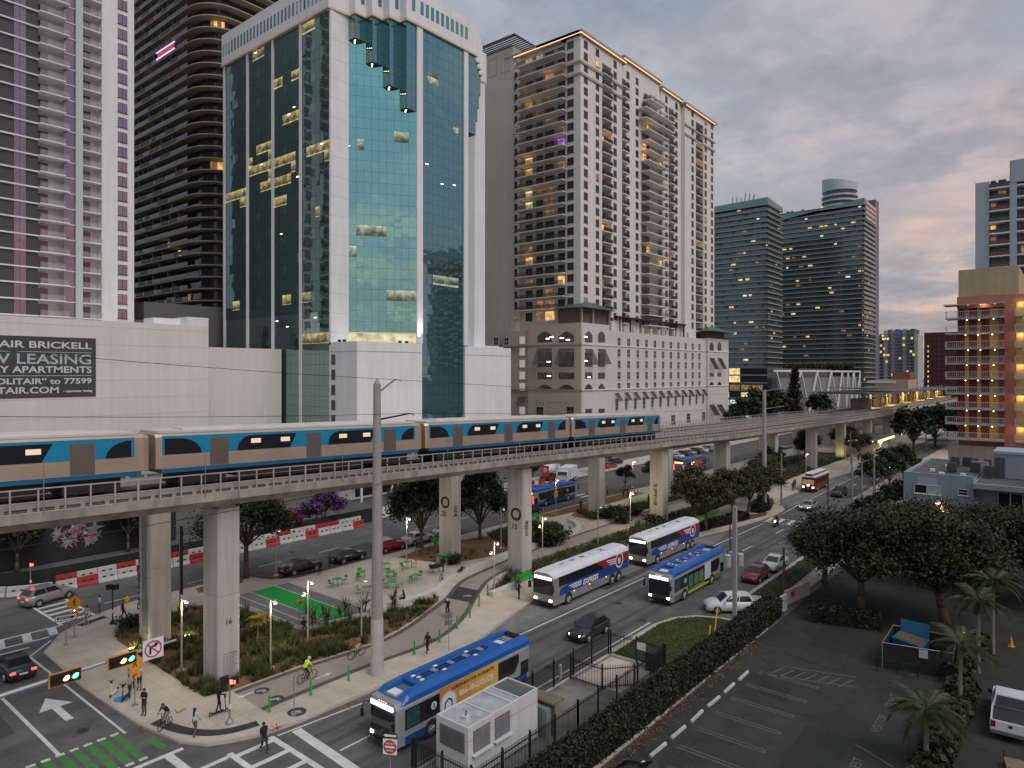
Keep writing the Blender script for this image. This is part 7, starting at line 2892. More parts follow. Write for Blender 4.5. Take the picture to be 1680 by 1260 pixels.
def transit_bus(label,loc,rz,ad='orange',rearlit=False,roofnum='2116',group='city buses with blue roofs',fronton=True):
	t = thing('city_bus',label,'bus',(0,0,0),0,group)
	L_,w = 6.15,1.28
	# body shell
	prof = [(-w,.38),(-w,2.55),(-w + .16,2.86),(w - .16,2.86),(w,2.55),(w,.38)]
	m = MB()
	xs = [-L_,-L_ + .15,L_ - .55,L_ - .12,L_]
	sc = [.96,1,1,.97,.90]
	vs = []
	for x,k in zip(xs,sc):
		vs += [(x,y * k,z) for y,z in prof]
	n = 6
	fs = []
	for i in range(len(xs) - 1):
		fs += [(i * n + j,(i + 1) * n + j,(i + 1) * n + (j + 1) % n,i * n + (j + 1) % n) for j in range(n)]
	fs += [tuple(range(n - 1,-1,-1)),tuple(range((len(xs) - 1) * n,len(xs) * n))]
	m.add(vs,[f[::-1] for f in fs])
	m.build('body',SILV,t)
	for s in (-1,1):
		y0,y1 = (w - .002,w + .012) if s > 0 else (-w - .012,-w + .002)
		MB().box(-L_ + .3,L_ - .6,y0,y1,.36,.86).build('skirt',SKB if ad != 'green' else ADG,t)
		MB().box(2.75,5.55,y0,y1,1.22,2.42).build('window_band',BK,t)
		MB().extr([(-4.95,1.85),(-4.5,1.22),(-2.75,1.22),(-2.75,2.42),(-4.95,2.42)],y0,y1,'y').build('rear_window_band',BK,t)
		if ad == 'orange':
			MB().box(-2.7,2.70,y0,y1,.88,2.62).build('advert_panel',ADO,t)
		elif ad == 'green':
			MB().box(-1.2,2.70,y0,y1,.88,2.45).build('window_band',BK,t)
			for k in range(3):
				MB().box(-.9 + 1.2 * k,.1 + 1.2 * k,y0 - .003 if s < 0 else y0,y1 if s < 0 else y1 + .003,1.0,2.1).build('advert_panel',ADG,t)
			MB().box(-2.72,-1.22,y0,y1,.6,2.50).build('advert_panel',ADP,t)
			MB().box(-2.2,2.6,y0 - .004,y1 + .004,.40,.62).build('yellow_stripe',pm('stripe_yellow',(.5,.48,.05),.5,var=.1),t)
		else:
			MB().box(-2.7,2.70,y0,y1,.88,2.5).build('window_band',BK,t)
			for k in range(3):
				MB().box(-2.4 + 1.7 * k,-1.2 + 1.7 * k,y0 - .003,y1 + .003,1.1,2.2).build('advert_panel',(ADK,ADO,ADK)[k],t)
		MB().box(L_ - .62 - 1.15,L_ - .72,y0 - .002,y1 + .002,1.30,2.34).build('driver_window',WGLASS if s < 0 else pm('cab_glass_lit',(.02,.04,.045),.08,var=.6,scale=1.8,emit=(.05,.22,.20),es=.05),t)
		MB().box(-L_ + .12,-L_ + 1.0,y0,y1,.8,1.75).build('engine_grille',BK,t)
		for x,r in ((3.45,.48),(-2.95,.48)):
			MB().lathe([(.60,-.008),(.60,.008)],18,(x,s * (w + .008),.52),'y').build('wheel_arch',RUBBER,t)
			add_wheel(t,x,s * (w - .13),.48,.30,WMB)
		MB().lathe([(.24,-.006),(.24,.006)],16,(3.25,s * (w + .016),1.86),'y').build('logo_disc',pm('logo_white_blue',(.50,.60,.70),.5,var=0),t)
		MB().tube((3.25,s * (w + .024),1.72),(3.25,s * (w + .024),2.0),.05,n=4).build('logo_mark',BLUEP,t)
	# roof cowling: side fairings and inner deck
	for s in (-1,1):
		m = MB()
		sec = [(s * 1.29,2.70),(s * 1.26,2.98),(s * 1.06,3.24),(s * .66,3.28),(s * .60,3.06),(s * .60,2.86)]
		xs = [-L_ + .05,-L_ + .4,L_ - 2.2,L_ - .95,L_ - .35]
		hs = [1,1,1,.82,.1]
		vs = []
		for x,k in zip(xs,hs):
			vs += [(x,y,2.70 + (z - 2.70) * k) for y,z in sec]
		n = 6
		fs = []
		for i in range(len(xs) - 1):
			fs += [(i * n + j,(i + 1) * n + j,(i + 1) * n + (j + 1) % n,i * n + (j + 1) % n) for j in range(n)]
		fs += [tuple(range(n)),tuple(range(len(xs) * n - 1,(len(xs) - 1) * n - 1,-1))]
		if s > 0:
			fs = [f[::-1] for f in fs]
		m.add(vs,fs)
		m.build('roof_fairing',BLUEP,t)
	MB().box(-3.9,L_ - 2.15,-.62,.62,2.85,3.20).build('roof_cover',BLUEP,t)
	MB().box(-L_ + .2,-3.95,-.62,.62,2.85,3.0).build('rear_deck',pm('deck_grey',(.26,.28,.28),.6,var=.2),t)
	MB().box(L_ - 2.1,L_ - .5,-.62,.62,2.85,2.95).build('front_well',pm('well_grey_blue',(.08,.14,.20),.6,var=.2),t)
	MB().box(L_ - 1.25,L_ - .62,-.36,.36,2.95,3.06).build('roof_hatch',SIGNW,t)
	MB().box(-4.6,-4.1,-.32,.32,3.0,3.08).build('roof_hatch',SIGNW,t)
	MB().box(-L_ + .12,-L_ + .5,-.9,.9,2.86,3.22).build('rear_vent',BK,t)
	for s in (-.15,.15):
		MB().box(-3.0,3.5,s - .08,s + .08,3.20,3.225).build('roof_strip',BK,t)
	for x in (-2.3,-.9,.5,2.0):
		MB().box(x - .18,x + .18,-.24,.24,3.225,3.25).build('strip_plate',SILV,t)
	for x,y in ((-1.4,.42),(-1.4,-.42),(1.5,.42),(1.5,-.42),(3.4,.4),(3.4,-.4),(3.3,0)):
		MB().box(x - .14,x + .14,y - .1,y + .1,3.20,3.245).build('roof_vent',SIGNW,t)
	if roofnum:
		text('roof_number',roofnum,.62,BK,t,(-4.75,-.55,3.006),(0,1,0),(-1,0,0),bold=.02)
	# front
	m = MB()
	X = L_ + .02
	m.poly([(X + .03,-1.08,.98),(X + .03,1.08,.98),(X,1.05,2.32),(X,-1.05,2.32)])
	m.build('windscreen',WGLASS,t)
	m = MB()
	m.box(X - .13,X + .03,-1.04,.92,2.40,2.64)
	m.build('destination_sign',SIGNL if fronton else BK,t)
	MB().box(X - .1,X + .03,-1.1,1.1,.40,.62).build('bumper',BK,t)
	MB().box(X - .1,X + .01,-1.02,1.02,.62,.96).build('front_panel',pm('front_panel_olive',(.09,.10,.085),.5,var=.3,scale=3),t)
	for s in (-1,1):
		MB().box(X - .08,X + .03,min(s * .78,s * 1.06),max(s * .78,s * 1.06),.66,.84).build('headlight',HEADL if fronton else HEADO,t)
		m = MB()
		m.path([(X - .1,s * 1.1,2.5),(X + .35,s * 1.32,2.45),(X + .42,s * 1.36,2.1)],.04,5)
		m.box(X + .34,X + .46,min(s * 1.28,s * 1.46),max(s * 1.28,s * 1.46),1.65,2.1)
		m.build('mirror',BK,t)
	for y in (-.3,-.1,.1,.3):
		MB().box(X - .12,X - .02,y - .05,y + .05,2.74,2.80).build('marker_lamp',AMBER if fronton else SIGNR,t)
	m = MB()
	for z in (.5,.75):
		m.tube((X + .1,-.8,z),(X + .1,.8,z),.025,n=5)
		m.tube((X + .45,-.8,z - .1),(X + .45,.8,z - .1),.025,n=5)
	for y in (-.8,-.3,.3,.8):
		m.tube((X,y,.5),(X + .45,y,.4),.022,n=5)
	m.build('bike_rack',BLACKM,t)
	# rear
	MB().box(-L_ - .02,-L_ + .02,-1.0,1.0,.75,1.9).build('engine_door',pm('engine_door_grey',(.2,.205,.21),.5,var=.15),t)
	MB().box(-L_ - .02,-L_ + .02,-.95,.95,2.35,2.65).build('rear_sign',AMBER if rearlit else BK,t)
	for s in (-1,1):
		for z in (.95,1.35,1.75):
			MB().box(-L_ - .035,-L_,min(s * 1.02,s * 1.2),max(s * 1.02,s * 1.2),z,z + .26).build('taillight',TAILR if rearlit else TAILO,t)
	if ad == 'orange':
		Y = w + .018
		text('advert_text','\u00bfLESIONADO POR ACCIDENTE?',.285,ADT,t,(1.75,Y,2.24),(-1,0,0),(0,0,1),bold=.008,shear=.2)
		text('advert_text','866-48-DOLOR',.50,ADW,t,(1.05,Y,1.62),(-1,0,0),(0,0,1),bold=.02)
		MB().lathe([(.74,-.006),(.74,.006)],22,(2.0,Y,1.55),'y').build('advert_disc',pm('ad_disc_pale',(.45,.52,.55),.5,var=0),t)
		MB().lathe([(.62,-.008),(.62,.008)],22,(2.0,Y,1.55),'y').build('advert_disc_inner',SIGNW,t)
		m = MB()
		m.path([(2.35,Y + .012,1.2),(2.3,Y + .012,1.65),(2.0,Y + .012,1.85),(1.75,Y + .012,1.7),(1.7,Y + .012,1.35)],.05,4)
		m.build('advert_mark',ADT,t)
	t.location = (loc[0],loc[1],0)
	t.rotation_euler = (0,0,rz)
	return t

transit_bus('blue roofed city bus with orange advert waiting at the near stop line',(32.45,31.45),PI,'orange')
transit_bus('blue roofed city bus with green advert passing the red express coaches',(65.5,30.75),PI,'green',roofnum=None)
transit_bus('blue roofed city bus seen from behind on the far street past the pier numbered .15',(94.0,69.0),0,'dark',True,None,fronton=False)
transit_bus('distant city bus with glowing rear lamps on the far street right of the lettered pier',(144.2,66.9),0,'orange',True,None,fronton=False)

# ---- express coach
CBL = pm('coach_blue',(.012,.055,.24),.3,var=.05,coat=.3)
CRD = pm('coach_red',(.30,.018,.028),.3,var=.05,coat=.3)
CSV = pm('coach_silver',(.40,.39,.38),.3,.5,var=.06)
CWH = pm('coach_roof_white',(.66,.67,.69),.4,var=.06)

def coach(label,loc,num):
	t = thing('express_coach',label,'coach',(0,0,0),0,'express coaches at the bus stop')
	L_,w = 6.85,1.3
	prof = [(-w,.40),(-w,2.92),(-w + .14,3.22),(-.6,3.42),(.6,3.42),(w - .14,3.22),(w,2.92),(w,.40)]
	xs = [-L_,-L_ + .12,L_ - .7,L_ - .15,L_]
	sc = [.97,1,1,.97,.9]
	zz = [.985,1,1,.985,.95]
	m = MB()
	vs = []
	for x,k,q in zip(xs,sc,zz):
		vs += [(x,y * k,z * (q if z > 1 else 1)) for y,z in prof]
	n = 8
	fs = []
	for i in range(len(xs) - 1):
		fs += [(i * n + j,i * n + (j + 1) % n,(i + 1) * n + (j + 1) % n,(i + 1) * n + j) for j in range(n)]
	fs += [tuple(range(n - 1,-1,-1)),tuple(range((len(xs) - 1) * n,len(xs) * n))]
	b0 = len(m.v)
	m.add(vs,fs)
	# roof faces white
	m.m = [1 if all(m.v[i][2] > 2.7 for i in f) else 0 for f in m.f]
	m.build('body',[CSV,CWH],t)
	for s in (-1,1):
		y0,y1 = (w - .002,w + .012) if s > 0 else (-w - .012,-w + .002)
		Y = y1 if s > 0 else y0
		MB().box(-1.9,L_ - .75,y0,y1,2.0,2.88).build('window_band',BK,t)
		MB().extr([(-L_ + .15,2.0),(-1.9,2.0),(-.2,2.88),(-L_ + .15,2.88)],y0 - .002,y1 + .002,'y').build('red_panel',CRD,t)
		MB().extr([(-L_ + .15,1.15),(L_ - .9,1.15),(L_ - .9,1.70),(L_ - 2.3,2.0),(-L_ + .15,2.0)],y0 - .001,y1 + .001,'y').build('blue_band',CBL,t)
		for k in range(5):
			MB().box(-1.6 + 1.5 * k,-1.56 + 1.5 * k,y0 - .004,y1 + .004,2.05,2.85).build('window_post',pm('post_dark',(.05,.05,.055),.3,var=0),t)
		for k in range(4):
			MB().box(-2.3 + 1.65 * k,-2.28 + 1.65 * k,y0 - .003,y1 + .003,.5,1.1).build('locker_seam',BK,t)
		MB().box(-.6,.5,y0 - .004,y1 + .004,.62,.95).build('locker_grille',pm('grille_grey',(.16,.155,.15),.6,var=.1),t)
		d = -s
		text('livery_text','EXPRESS',.72,SIGNW,t,((2.1 if s > 0 else -1.6),s * (w + .016),1.26),(d,0,0),(0,0,1),bold=.025,shear=.25)
		for k in range(3):
			MB().extr([(2.3,1.38 + .17 * k),(3.3 + .35 * k + .5,1.33 + .17 * k),(3.3 + .35 * k + .5,1.43 + .17 * k),(2.3,1.48 + .17 * k)],y0 - .004,y1 + .004,'y').build('livery_wing',SIGNW,t)
			MB().extr([(-4.1,2.05 + .22 * k),(-3.0 + .3 * k,2.12 + .22 * k),(-2.7 + .3 * k,2.24 + .22 * k),(-4.1,2.18 + .22 * k)],y0 - .006,y1 + .006,'y').build('livery_wing',SIGNW,t)
		MB().lathe([(.80,-.008),(.80,.008)],24,(-4.8,s * (w + .010),2.25),'y').build('livery_ring',SIGNW,t)
		MB().lathe([(.64,-.010),(.64,.010)],24,(-4.8,s * (w + .012),2.25),'y').build('livery_disc',CRD,t)
		text('livery_letter','e',1.15,SIGNW,t,(-4.8 + s * .33,s * (w + .026),1.95),(d,0,0),(0,0,1),bold=.04)
		for x in (4.55,-3.35,-4.65):
			MB().lathe([(.62,-.008),(.62,.008)],18,(x,s * (w + .008),.53),'y').build('wheel_arch',RUBBER,t)
			add_wheel(t,x,s * (w - .12),.50,.30,WMB)
		for x in (3.6,.9,-2.2):
			MB().box(x - .07,x + .07,y0 - .006,y1 + .006,1.02,1.1).build('marker_lamp',AMBER,t)
	for k,chx in enumerate(num):
		text('roof_letter',chx,.85,ADT,t,(4.1 - 1.75 * k,-.28,3.43),(0,1,0),(-1,0,0),bold=.03)
	for x in (-1.5,3.0):
		MB().box(x - .3,x + .3,-.3,.3,3.40,3.46).build('roof_hatch',CWH,t)
	X = L_ + .02
	MB().poly([(X + .03,-1.12,1.30),(X + .03,1.12,1.30),(X,1.08,2.62),(X,-1.08,2.62)]).build('windscreen',WGLASS,t)
	MB().box(X - .2,X + .03,-.98,.98,2.68,2.92).build('destination_sign',pm('sign_white_lit',(1,1,1),var=0,emit=(1,.98,.95),es=2.4),t)
	MB().box(X - .2,X - .08,-.9,.9,1.1,1.28).build('wiper_cowl',BK,t)
	MB().box(X - .08,X + .05,-1.16,1.16,.36,.62).build('bumper',BK,t)
	for s in (-1,1):
		MB().box(X - .06,X + .03,min(s * .72,s * 1.02),max(s * .72,s * 1.02),.70,.88).build('headlight',HEADL,t)
		m = MB()
		m.path([(X - .1,s * 1.12,2.9),(X + .3,s * 1.30,2.85),(X + .3,s * 1.34,2.3)],.035,5)
		m.box(X + .22,X + .38,min(s * 1.2,s * 1.45),max(s * 1.2,s * 1.45),1.75,2.35)
		m.build('mirror',BK,t)
	for y in (-.9,-.3,0,.3,.9):
		MB().box(X - .25,X - .14,y - .05,y + .05,3.12,3.18).build('marker_lamp',AMBER,t)
	for s in (-1,1):
		MB().box(-L_ - .03,-L_ + .01,min(s * .95,s * 1.2),max(s * .95,s * 1.2),2.75,2.95).build('taillight',TAILR,t)
	t.location = (loc[0],loc[1],0)
	t.rotation_euler = (0,0,PI)
	return t

coach('white roofed red and blue express coach standing front at the stop beside the uniformed man',(58.5,38.75),'X5071'[::-1])
coach('white roofed red and blue express coach standing second, behind the first coach',(76.4,38.75),'X4251'[::-1])

# ---- trolley
t = thing('trolley_bus','red and cream trolley style bus with lit headlamps at the far stop','trolley',(0,0,0))
TC = pm('trolley_cream',(.55,.47,.36),.5,var=.08)
TRD = pm('trolley_red',(.20,.025,.02),.4,var=.08)
MB().box(-4.8,4.6,-1.15,1.15,.45,1.35).build('lower_body',TRD,t)
MB().box(-4.8,4.6,-1.13,1.13,2.35,2.75).build('upper_body',TRD,t)
MB().box(-4.7,4.5,-1.08,1.08,1.35,2.35).build('glazing',BK,t)
for s in (-1,1):
	for k in range(8):
		MB().box(-4.75 + 1.32 * k,-4.60 + 1.32 * k,min(s * 1.05,s * 1.14),max(s * 1.05,s * 1.14),1.35,2.35).build('window_post',TRD,t)
	for x in (-2.9,2.9):
		add_wheel(t,x,s * 1.02,.48,.3,WMB)
	MB().box(4.6,4.66,min(s * .7,s * 1.0),max(s * .7,s * 1.0),.8,1.05).build('headlight',HEADL,t)
MB().box(-5.0,4.9,-1.3,1.3,2.75,2.9).build('roof',CWH,t)
MB().box(-4.4,4.2,-.62,.62,2.9,3.3).build('clerestory',TRD,t)
MB().box(-4.6,4.4,-.75,.75,3.3,3.4).build('clerestory_roof',CWH,t)
MB().box(4.6,4.64,-.16,.16,1.15,1.4).build('centre_lamp',HEADL,t)
MB().box(4.55,4.62,-1.0,1.0,1.4,2.3).build('windscreen',pm('trolley_lit_glass',(.1,.08,.05),.1,var=.3,emit=(.5,.35,.15),es=.4),t)
MB().box(4.55,5.2,-1.0,1.0,.45,.8).build('bumper',BLACKM,t)
t.location = (137.2,38.5,0)
t.rotation_euler = (0,0,PI)

# ---- construction vehicles
def truck(loc,rz,label,mixer):
	t = thing('construction_truck',label,'truck',(0,0,0),0,'trucks at the building site')
	MB().box(-3.8,3.6,-1.1,1.1,.7,1.0).build('chassis',DARK,t)
	MB().extr([(1.9,1.0),(3.7,1.0),(3.7,1.9),(3.3,2.8),(1.9,2.8)],-1.15,1.15,'y').build('cab',PW,t)
	MB().poly([(3.72,-1.0,1.85),(3.72,1.0,1.85),(3.38,.95,2.65),(3.38,-.95,2.65)]).build('windscreen',WGLASS,t)
	for x in (-3,-1.8,2.6):
		for s in (-1,1):
			add_wheel(t,x,s * 1.05,.5,.3,WMB)
	if mixer:
		MB().lathe([(.5,-3.9),(.9,-3.2),(1.25,-1.6),(1.15,.2),(.5,1.5)],14,(0,0,2.4),'x').build('drum',CWH,t)
		MB().box(-3.9,-3.4,-.7,.7,1.0,3.2).build('hopper',SIGNR,t)
	else:
		MB().box(-3.9,1.6,-1.2,1.2,1.0,3.2).build('box',CWH,t)
		MB().lathe([(.55,-.02),(.55,.02)],14,(-1.2,-1.22,2.1),'y').build('vent_disc',STEELG,t)
	t.location = (loc[0],loc[1],0)
	t.rotation_euler = (0,0,rz)

u,v = G(903,786)
truck((u,v),R(20),'white cement mixer truck standing at the building site behind the far bus',True)
u,v = G(930,792)
truck((u,v),R(200),'white box truck standing at the building site behind the far bus',False)

# ================================================================ STREET FURNITURE
def light(u,v,z,e,col=(1,.74,.42),r=.15,nm='lamp_light'):
	l = bpy.data.lights.new(nm,'POINT')
	l.energy = e
	l.color = col
	l.shadow_soft_size = r
	o = bpy.data.objects.new(nm,l)
	o.location = (u,v,z)
	COL.objects.link(o)

POLEC = pm('pole_concrete',(.335,.32,.29),.85,var=.12,scale=.6,grain=.06)
POLEW = pm('pole_weathered',(.26,.25,.235),.85,var=.15,scale=.8,grain=.08)
LPM = pm('lamp_post_grey',(.40,.385,.36),.5,.3,var=.06)

# ---- tall concrete utility pole in the middle
t = thing('utility_pole','tall thick concrete utility pole rising in front of the train, whitewashed at its foot','pole',(32.35,39.3,.15),0,'concrete utility poles')
m = MB().tube((32.35,39.3,4.2),(32.35,39.3,21.2),.42,.265,16)
m.tube((32.35,39.3,21.2),(32.35,39.3,21.6),.25,.05,12)
m.build('shaft',POLEC,t,smooth=False)
MB().tube((32.35,39.3,0.1),(32.35,39.3,4.22),.50,.445,16).build('painted_foot',pm('pole_white_foot',(.50,.48,.45),.85,var=.1,stain=.1),t)
for z,ln_,up in ((20.6,1.25,.95),(18.6,2.3,.45),(15.4,2.6,.25)):
	m = MB()
	m.tube((32.45,39.2,z),(32.45 + ln_ * .62,39.2 - ln_ * .75,z + up),.07,.055,6)
	m.tube((32.45 + ln_ * .62,39.2 - ln_ * .75,z + up),(32.45 + ln_ * .62 + .4,39.2 - ln_ * .75 - .1,z + up - .15),.035,n=5)
	m.build('insulator_arm',BLACKM if z < 20 else STEELG,t)
MB().tube((32.73,39.15,4.5),(32.66,39.15,15),.035,n=5).build('conduit',STEELG,t)

def wire(name,pts,r,label,group='overhead wires',sag=.4):
	out = []
	for a,b in zip(pts[:-1],pts[1:]):
		a = Vector(a)
		b = Vector(b)
		for i in range(12):
			f = i / 12
			p = a.lerp(b,f)
			p.z -= sag * 4 * f * (1 - f)
			out.append(p)
	out.append(Vector(pts[-1]))
	o = MB().path(out,r,4).build(name,BLACKM,loc=tuple(pts[0]))
	return tag(o,label,'wire',group)

wire('overhead_wire',[(-12,38.4,25.2),(33.2,38.3,21.5),(112,38.6,18.6)],.020,'uppermost thin wire crossing the white podium wall to the concrete pole top')
wire('overhead_wire',[(-12,37.6,21.6),(33.9,37.6,19.05),(112,38,16.6)],.020,'second thin wire passing just above the train roof')
wire('overhead_wire',[(-12,38.9,13.9),(32.3,38.9,14.0)],.022,'pale cable stretched in front of the guideway girder at left',sag=.25)

def pole(loc,h,r,label,cat='pole',mat=POLEC,arm=True,name='utility_pole',group='concrete utility poles',arms=((.95,1.8),)):
	t = thing(name,label,cat,(loc[0],loc[1],0),0,group)
	MB().tube((loc[0],loc[1],0),(loc[0],loc[1],h),r,r * .62,10).build('shaft',mat,t)
	if arm:
		for f,l in arms:
			m = MB().tube((loc[0],loc[1],h * f),(loc[0] + l * .64,loc[1] - l * .77,h * f + .5),.06,.045,5)
			m.build('insulator_arm',STEELG,t)
	return t

pole((112,39.3),19.2,.42,'tall concrete pole beyond the zebra crossing against the glass towers',arms=((.99,2.6),(.84,3.2),(.70,2.4)))
u,v = G(1282,831)
pole((u,v),8.7,.17,'slim grey pole beside the zebra crossing with a short street light',mat=POLEW,arm=False)
pole((94.6,25.0),8.6,.17,'wooden pole standing beside the charcoal parked sedan',mat=BARK,arm=False)
for (px,py,h,lb) in ((1398,848,9.5,'grey pole at the side street corner, left one'),(1414,849,8.6,'thin grey pole at the side street corner, middle one'),(1434,851,10.2,'grey pole at the side street corner, right one nearest the blue house')):
	u,v = G(px,py)
	pole((u,v),h,.17,lb,mat=POLEW,arms=((.97,1.2),))
u,v = G(1519,742)
pole((u,v),9.0,.16,'dark pole with a crossarm at the far bend of the avenue',mat=BARK,arms=((.98,1.6),))
u,v = G(1354,745)
pole((178,42),8,.12,'thin dark mast beside the trolley stop',mat=POLEW,arm=False)
u,v = G(1290,988)
pole((67.7,21.9),5.2,.15,'short rusty wooden post between the lawn and the white wall',mat=pm('rust_wood',(.11,.065,.045),.9,var=.2),arm=False)

t = thing('transformer_pole','concrete pole carrying three grey transformer cans above the white suv','pole',(58.3,23.0,0),0)
MB().box(58.14,58.46,22.84,23.16,0,10.4).build('shaft',POLEC,t)
can = MB().lathe([(.30,-.55),(.31,.45),(.24,.52),(.08,.56)],14).mesh('transformer',pm('transformer_grey',(.38,.42,.43),.5,.2,var=.08))
bush = MB().tube((0,0,.5),(0,0,.85),.05,.03,6).mesh('bushing',BLACKM)
for (du,dv) in ((-.55,.42),(.55,-.25),(.60,.45)):
	c = put('transformer',can,t,(58.3 + du,23.0 + dv,5.8))
	put('bushing',bush,t,(58.3 + du,23.0 + dv,5.8))
	m = MB()
	m.tube((58.3,23,5.9),(58.3 + du,23 + dv,5.9),.05,n=5)
	m.build('bracket',STEELG,t)
for k in range(3):
	MB().path([(58.0 - .12 * k,23.25,6.6),(58.05 - .10 * k,23.3,8.6),(58.2,23.2,9.9)],.018,4).build('jumper_cable',BLACKM,t)
wire('overhead_wire',[(58.3,23.0,9.6),(94.6,25.0,8.3)],.018,'wire from the transformer pole to the wooden pole behind the parked cars')
wire('overhead_wire',[(58.3,23.0,8.0),(94.6,25.0,7.2),(114,26.5,9.0)],.018,'lower wire from the transformer pole across the parked cars')
for i,(a,b,lb) in enumerate((((1161,1062),(1166,1033),'short yellow guy guard on the lawn edge'),((1170,1055),(1178,1003),'long yellow guy guard leaning toward the transformer pole'))):
	p = G(a[0],a[1],.13)
	q = Vector((58.3 - p[0],23 - p[1],0)).normalized()
	h = 1.7 if i == 0 else 2.9
	o = MB().tube((p[0],p[1],.1),(p[0] + q.x * .35 * h,p[1] + q.y * .35 * h,h),.045,n=6).build('guy_guard',YELLOW,loc=(p[0],p[1],.1))
	tag(o,lb,'guy guard','yellow guy guards')

# ---- park lamps
def lamp(loc,h,label,e=0.,heads=2,z0=.15,group='slim park lamp posts',rz=0.,cone=True):
	t = thing('lamp_post',label,'lamp post',(loc[0],loc[1],z0),0,group)
	x,y = loc
	MB().tube((x,y,z0 + .06),(x,y,h),.075,.06,8).build('post',LPM,t)
	MB().lathe([(.30,0),(.30,.06),(.12,.10)],12,(x,y,z0)).build('foot',pm('lamp_foot',(.45,.43,.40),.8,var=.08),t)
	for k in range(heads):
		a = rz + (0 if k == 0 else math.pi)
		z = h - .15 - .95 * k
		dx,dy = RU * math.cos(a),RV * math.cos(a)
		hd = MB().tube((x,y,z),(x + dx * .28,y + dy * .28,z + .04),.03,n=5)
		hd.lathe([(.05,.16),(.13,.10),(.15,-.08)],10,(x + dx * .34,y + dy * .34,z))
		hb = hd.build('spot_head',LPM,t)
		MB().lathe([(.12,-.03),(.13,0)],10,(x + dx * .34,y + dy * .34,z - .10)).build('bulb',LAMPC if e else pm('bulb_dim',(1,1,1),var=0,emit=(1,.9,.7),es=2),hb)
	if e:
		light(x - .2,y - .45,h - .6,e * 1.5)
	return t

for i,(px,py,h,e,hd,lb) in enumerate(((298,1100,5.4,70,1,'lamp post in the mulch between the conduit pier and the nearest white pier'),(444,1096,5.2,60,1,'lamp post right of the nearest white pier beside the cycle path'),(505,1057,5.3,60,2,'lamp post with two heads at the green court edge'),
									(593,1049,5.2,0,1,'thin lamp post just left of the tall concrete pole'),(667,920,5.2,90,1,'lamp post behind the green tables on the plaza'),(453,944,5.2,0,1,'lamp post behind the oak by the black sedan'),
									(811,972,5.2,70,2,'lamp post left of the pier numbered .15'),(890,919,5.2,80,2,'lamp post right of the pier numbered .15'),(981,895,5.2,0,1,'lamp post behind the first express coach'),(1034,866,5.2,260,1,'brightest lamp post with star glare near the picnic tables'),
									(1038,800,5.2,120,2,'distant lamp post with two heads above the bright one'),(912,838,5.2,60,1,'lamp post in front of the far street bus'),(822,899,5.2,0,1,'thin lamp post between the two numbered piers'),(1135,800,5.2,60,1,'lamp post below the distant bus'))):
	u,v = G(px,py,.15)
	lamp((u,v),h,lb,e,hd)
for i,(u,v,h,e,lb) in enumerate(((186,44.5,5.2,110,'lamp post left of the station entrance'),(194,38.9,4.5,120,'lamp post at the front of the station entrance'),(222,39,5.5,80,'lamp post right of the station entrance'),(150,44,5.2,60,'lamp post behind the trolley'))):
	lamp((u,v),h,lb,e,1)
# uplights at the conduit pier
for i,(u,v,lb) in enumerate(((22.9,57.6,'small bright ground uplight left of the conduit pier'),(26.9,56.9,'small bright ground uplight right of the conduit pier'))):
	t = thing('ground_uplight',lb,'light',(u,v,.15),0,'ground uplights')
	MB().box(u - .25,u + .25,v - .12,v + .12,.16,.30).build('housing',BLACKM,t)
	MB().box(u - .22,u + .22,v - .09,v + .09,.30,.33).build('lens',LAMPW,t)
	light(u,v - .25,.8,42,(1,.80,.48))
light(30,48.2,.9,24,(1,.85,.40))
light(204,38.6,3.4,90,(1,.80,.40))
light(188,47,1.6,90,(1,.85,.25))
t = thing('street_lamp','glowing street lamp head above the crown of the large leafy trees','street lamp',(82.5,11.2,0))
MB().tube((82.5,11.2,0),(82.5,11.2,8.6),.09,.06).build('post',POLEW,t)
MB().lathe([(.05,.2),(.28,.05),(.28,-.08)],10,(82.5,11.2,8.7)).build('head',POLEW,t)
MB().lathe([(.2,-.05),(.22,0)],10,(82.5,11.2,8.6)).build('bulb',LAMPW,t)
light(82.2,10.8,8.2,120)

# ---- signal mast arm
t = thing('signal_mast','grey mast arm reaching over the left street with traffic signals hung on it','mast arm',(-3,41.4,0))
MB().tube((-3,41.4,0),(-3,41.4,7.2),.20,.16,12).build('mast',STEELG,t)
MB().tube((-3,41.4,5.55),(18.2,41.4,6.15),.17,.09,12).build('arm',pm('arm_galvanised',(.36,.40,.43),.4,.5,var=.1),t)
MB().tube((18.2,41.4,6.12),(18.9,41.4,6.14),.075,.06,8).build('arm_tip',pm('arm_galvanised',(.36,.40,.43)),t)

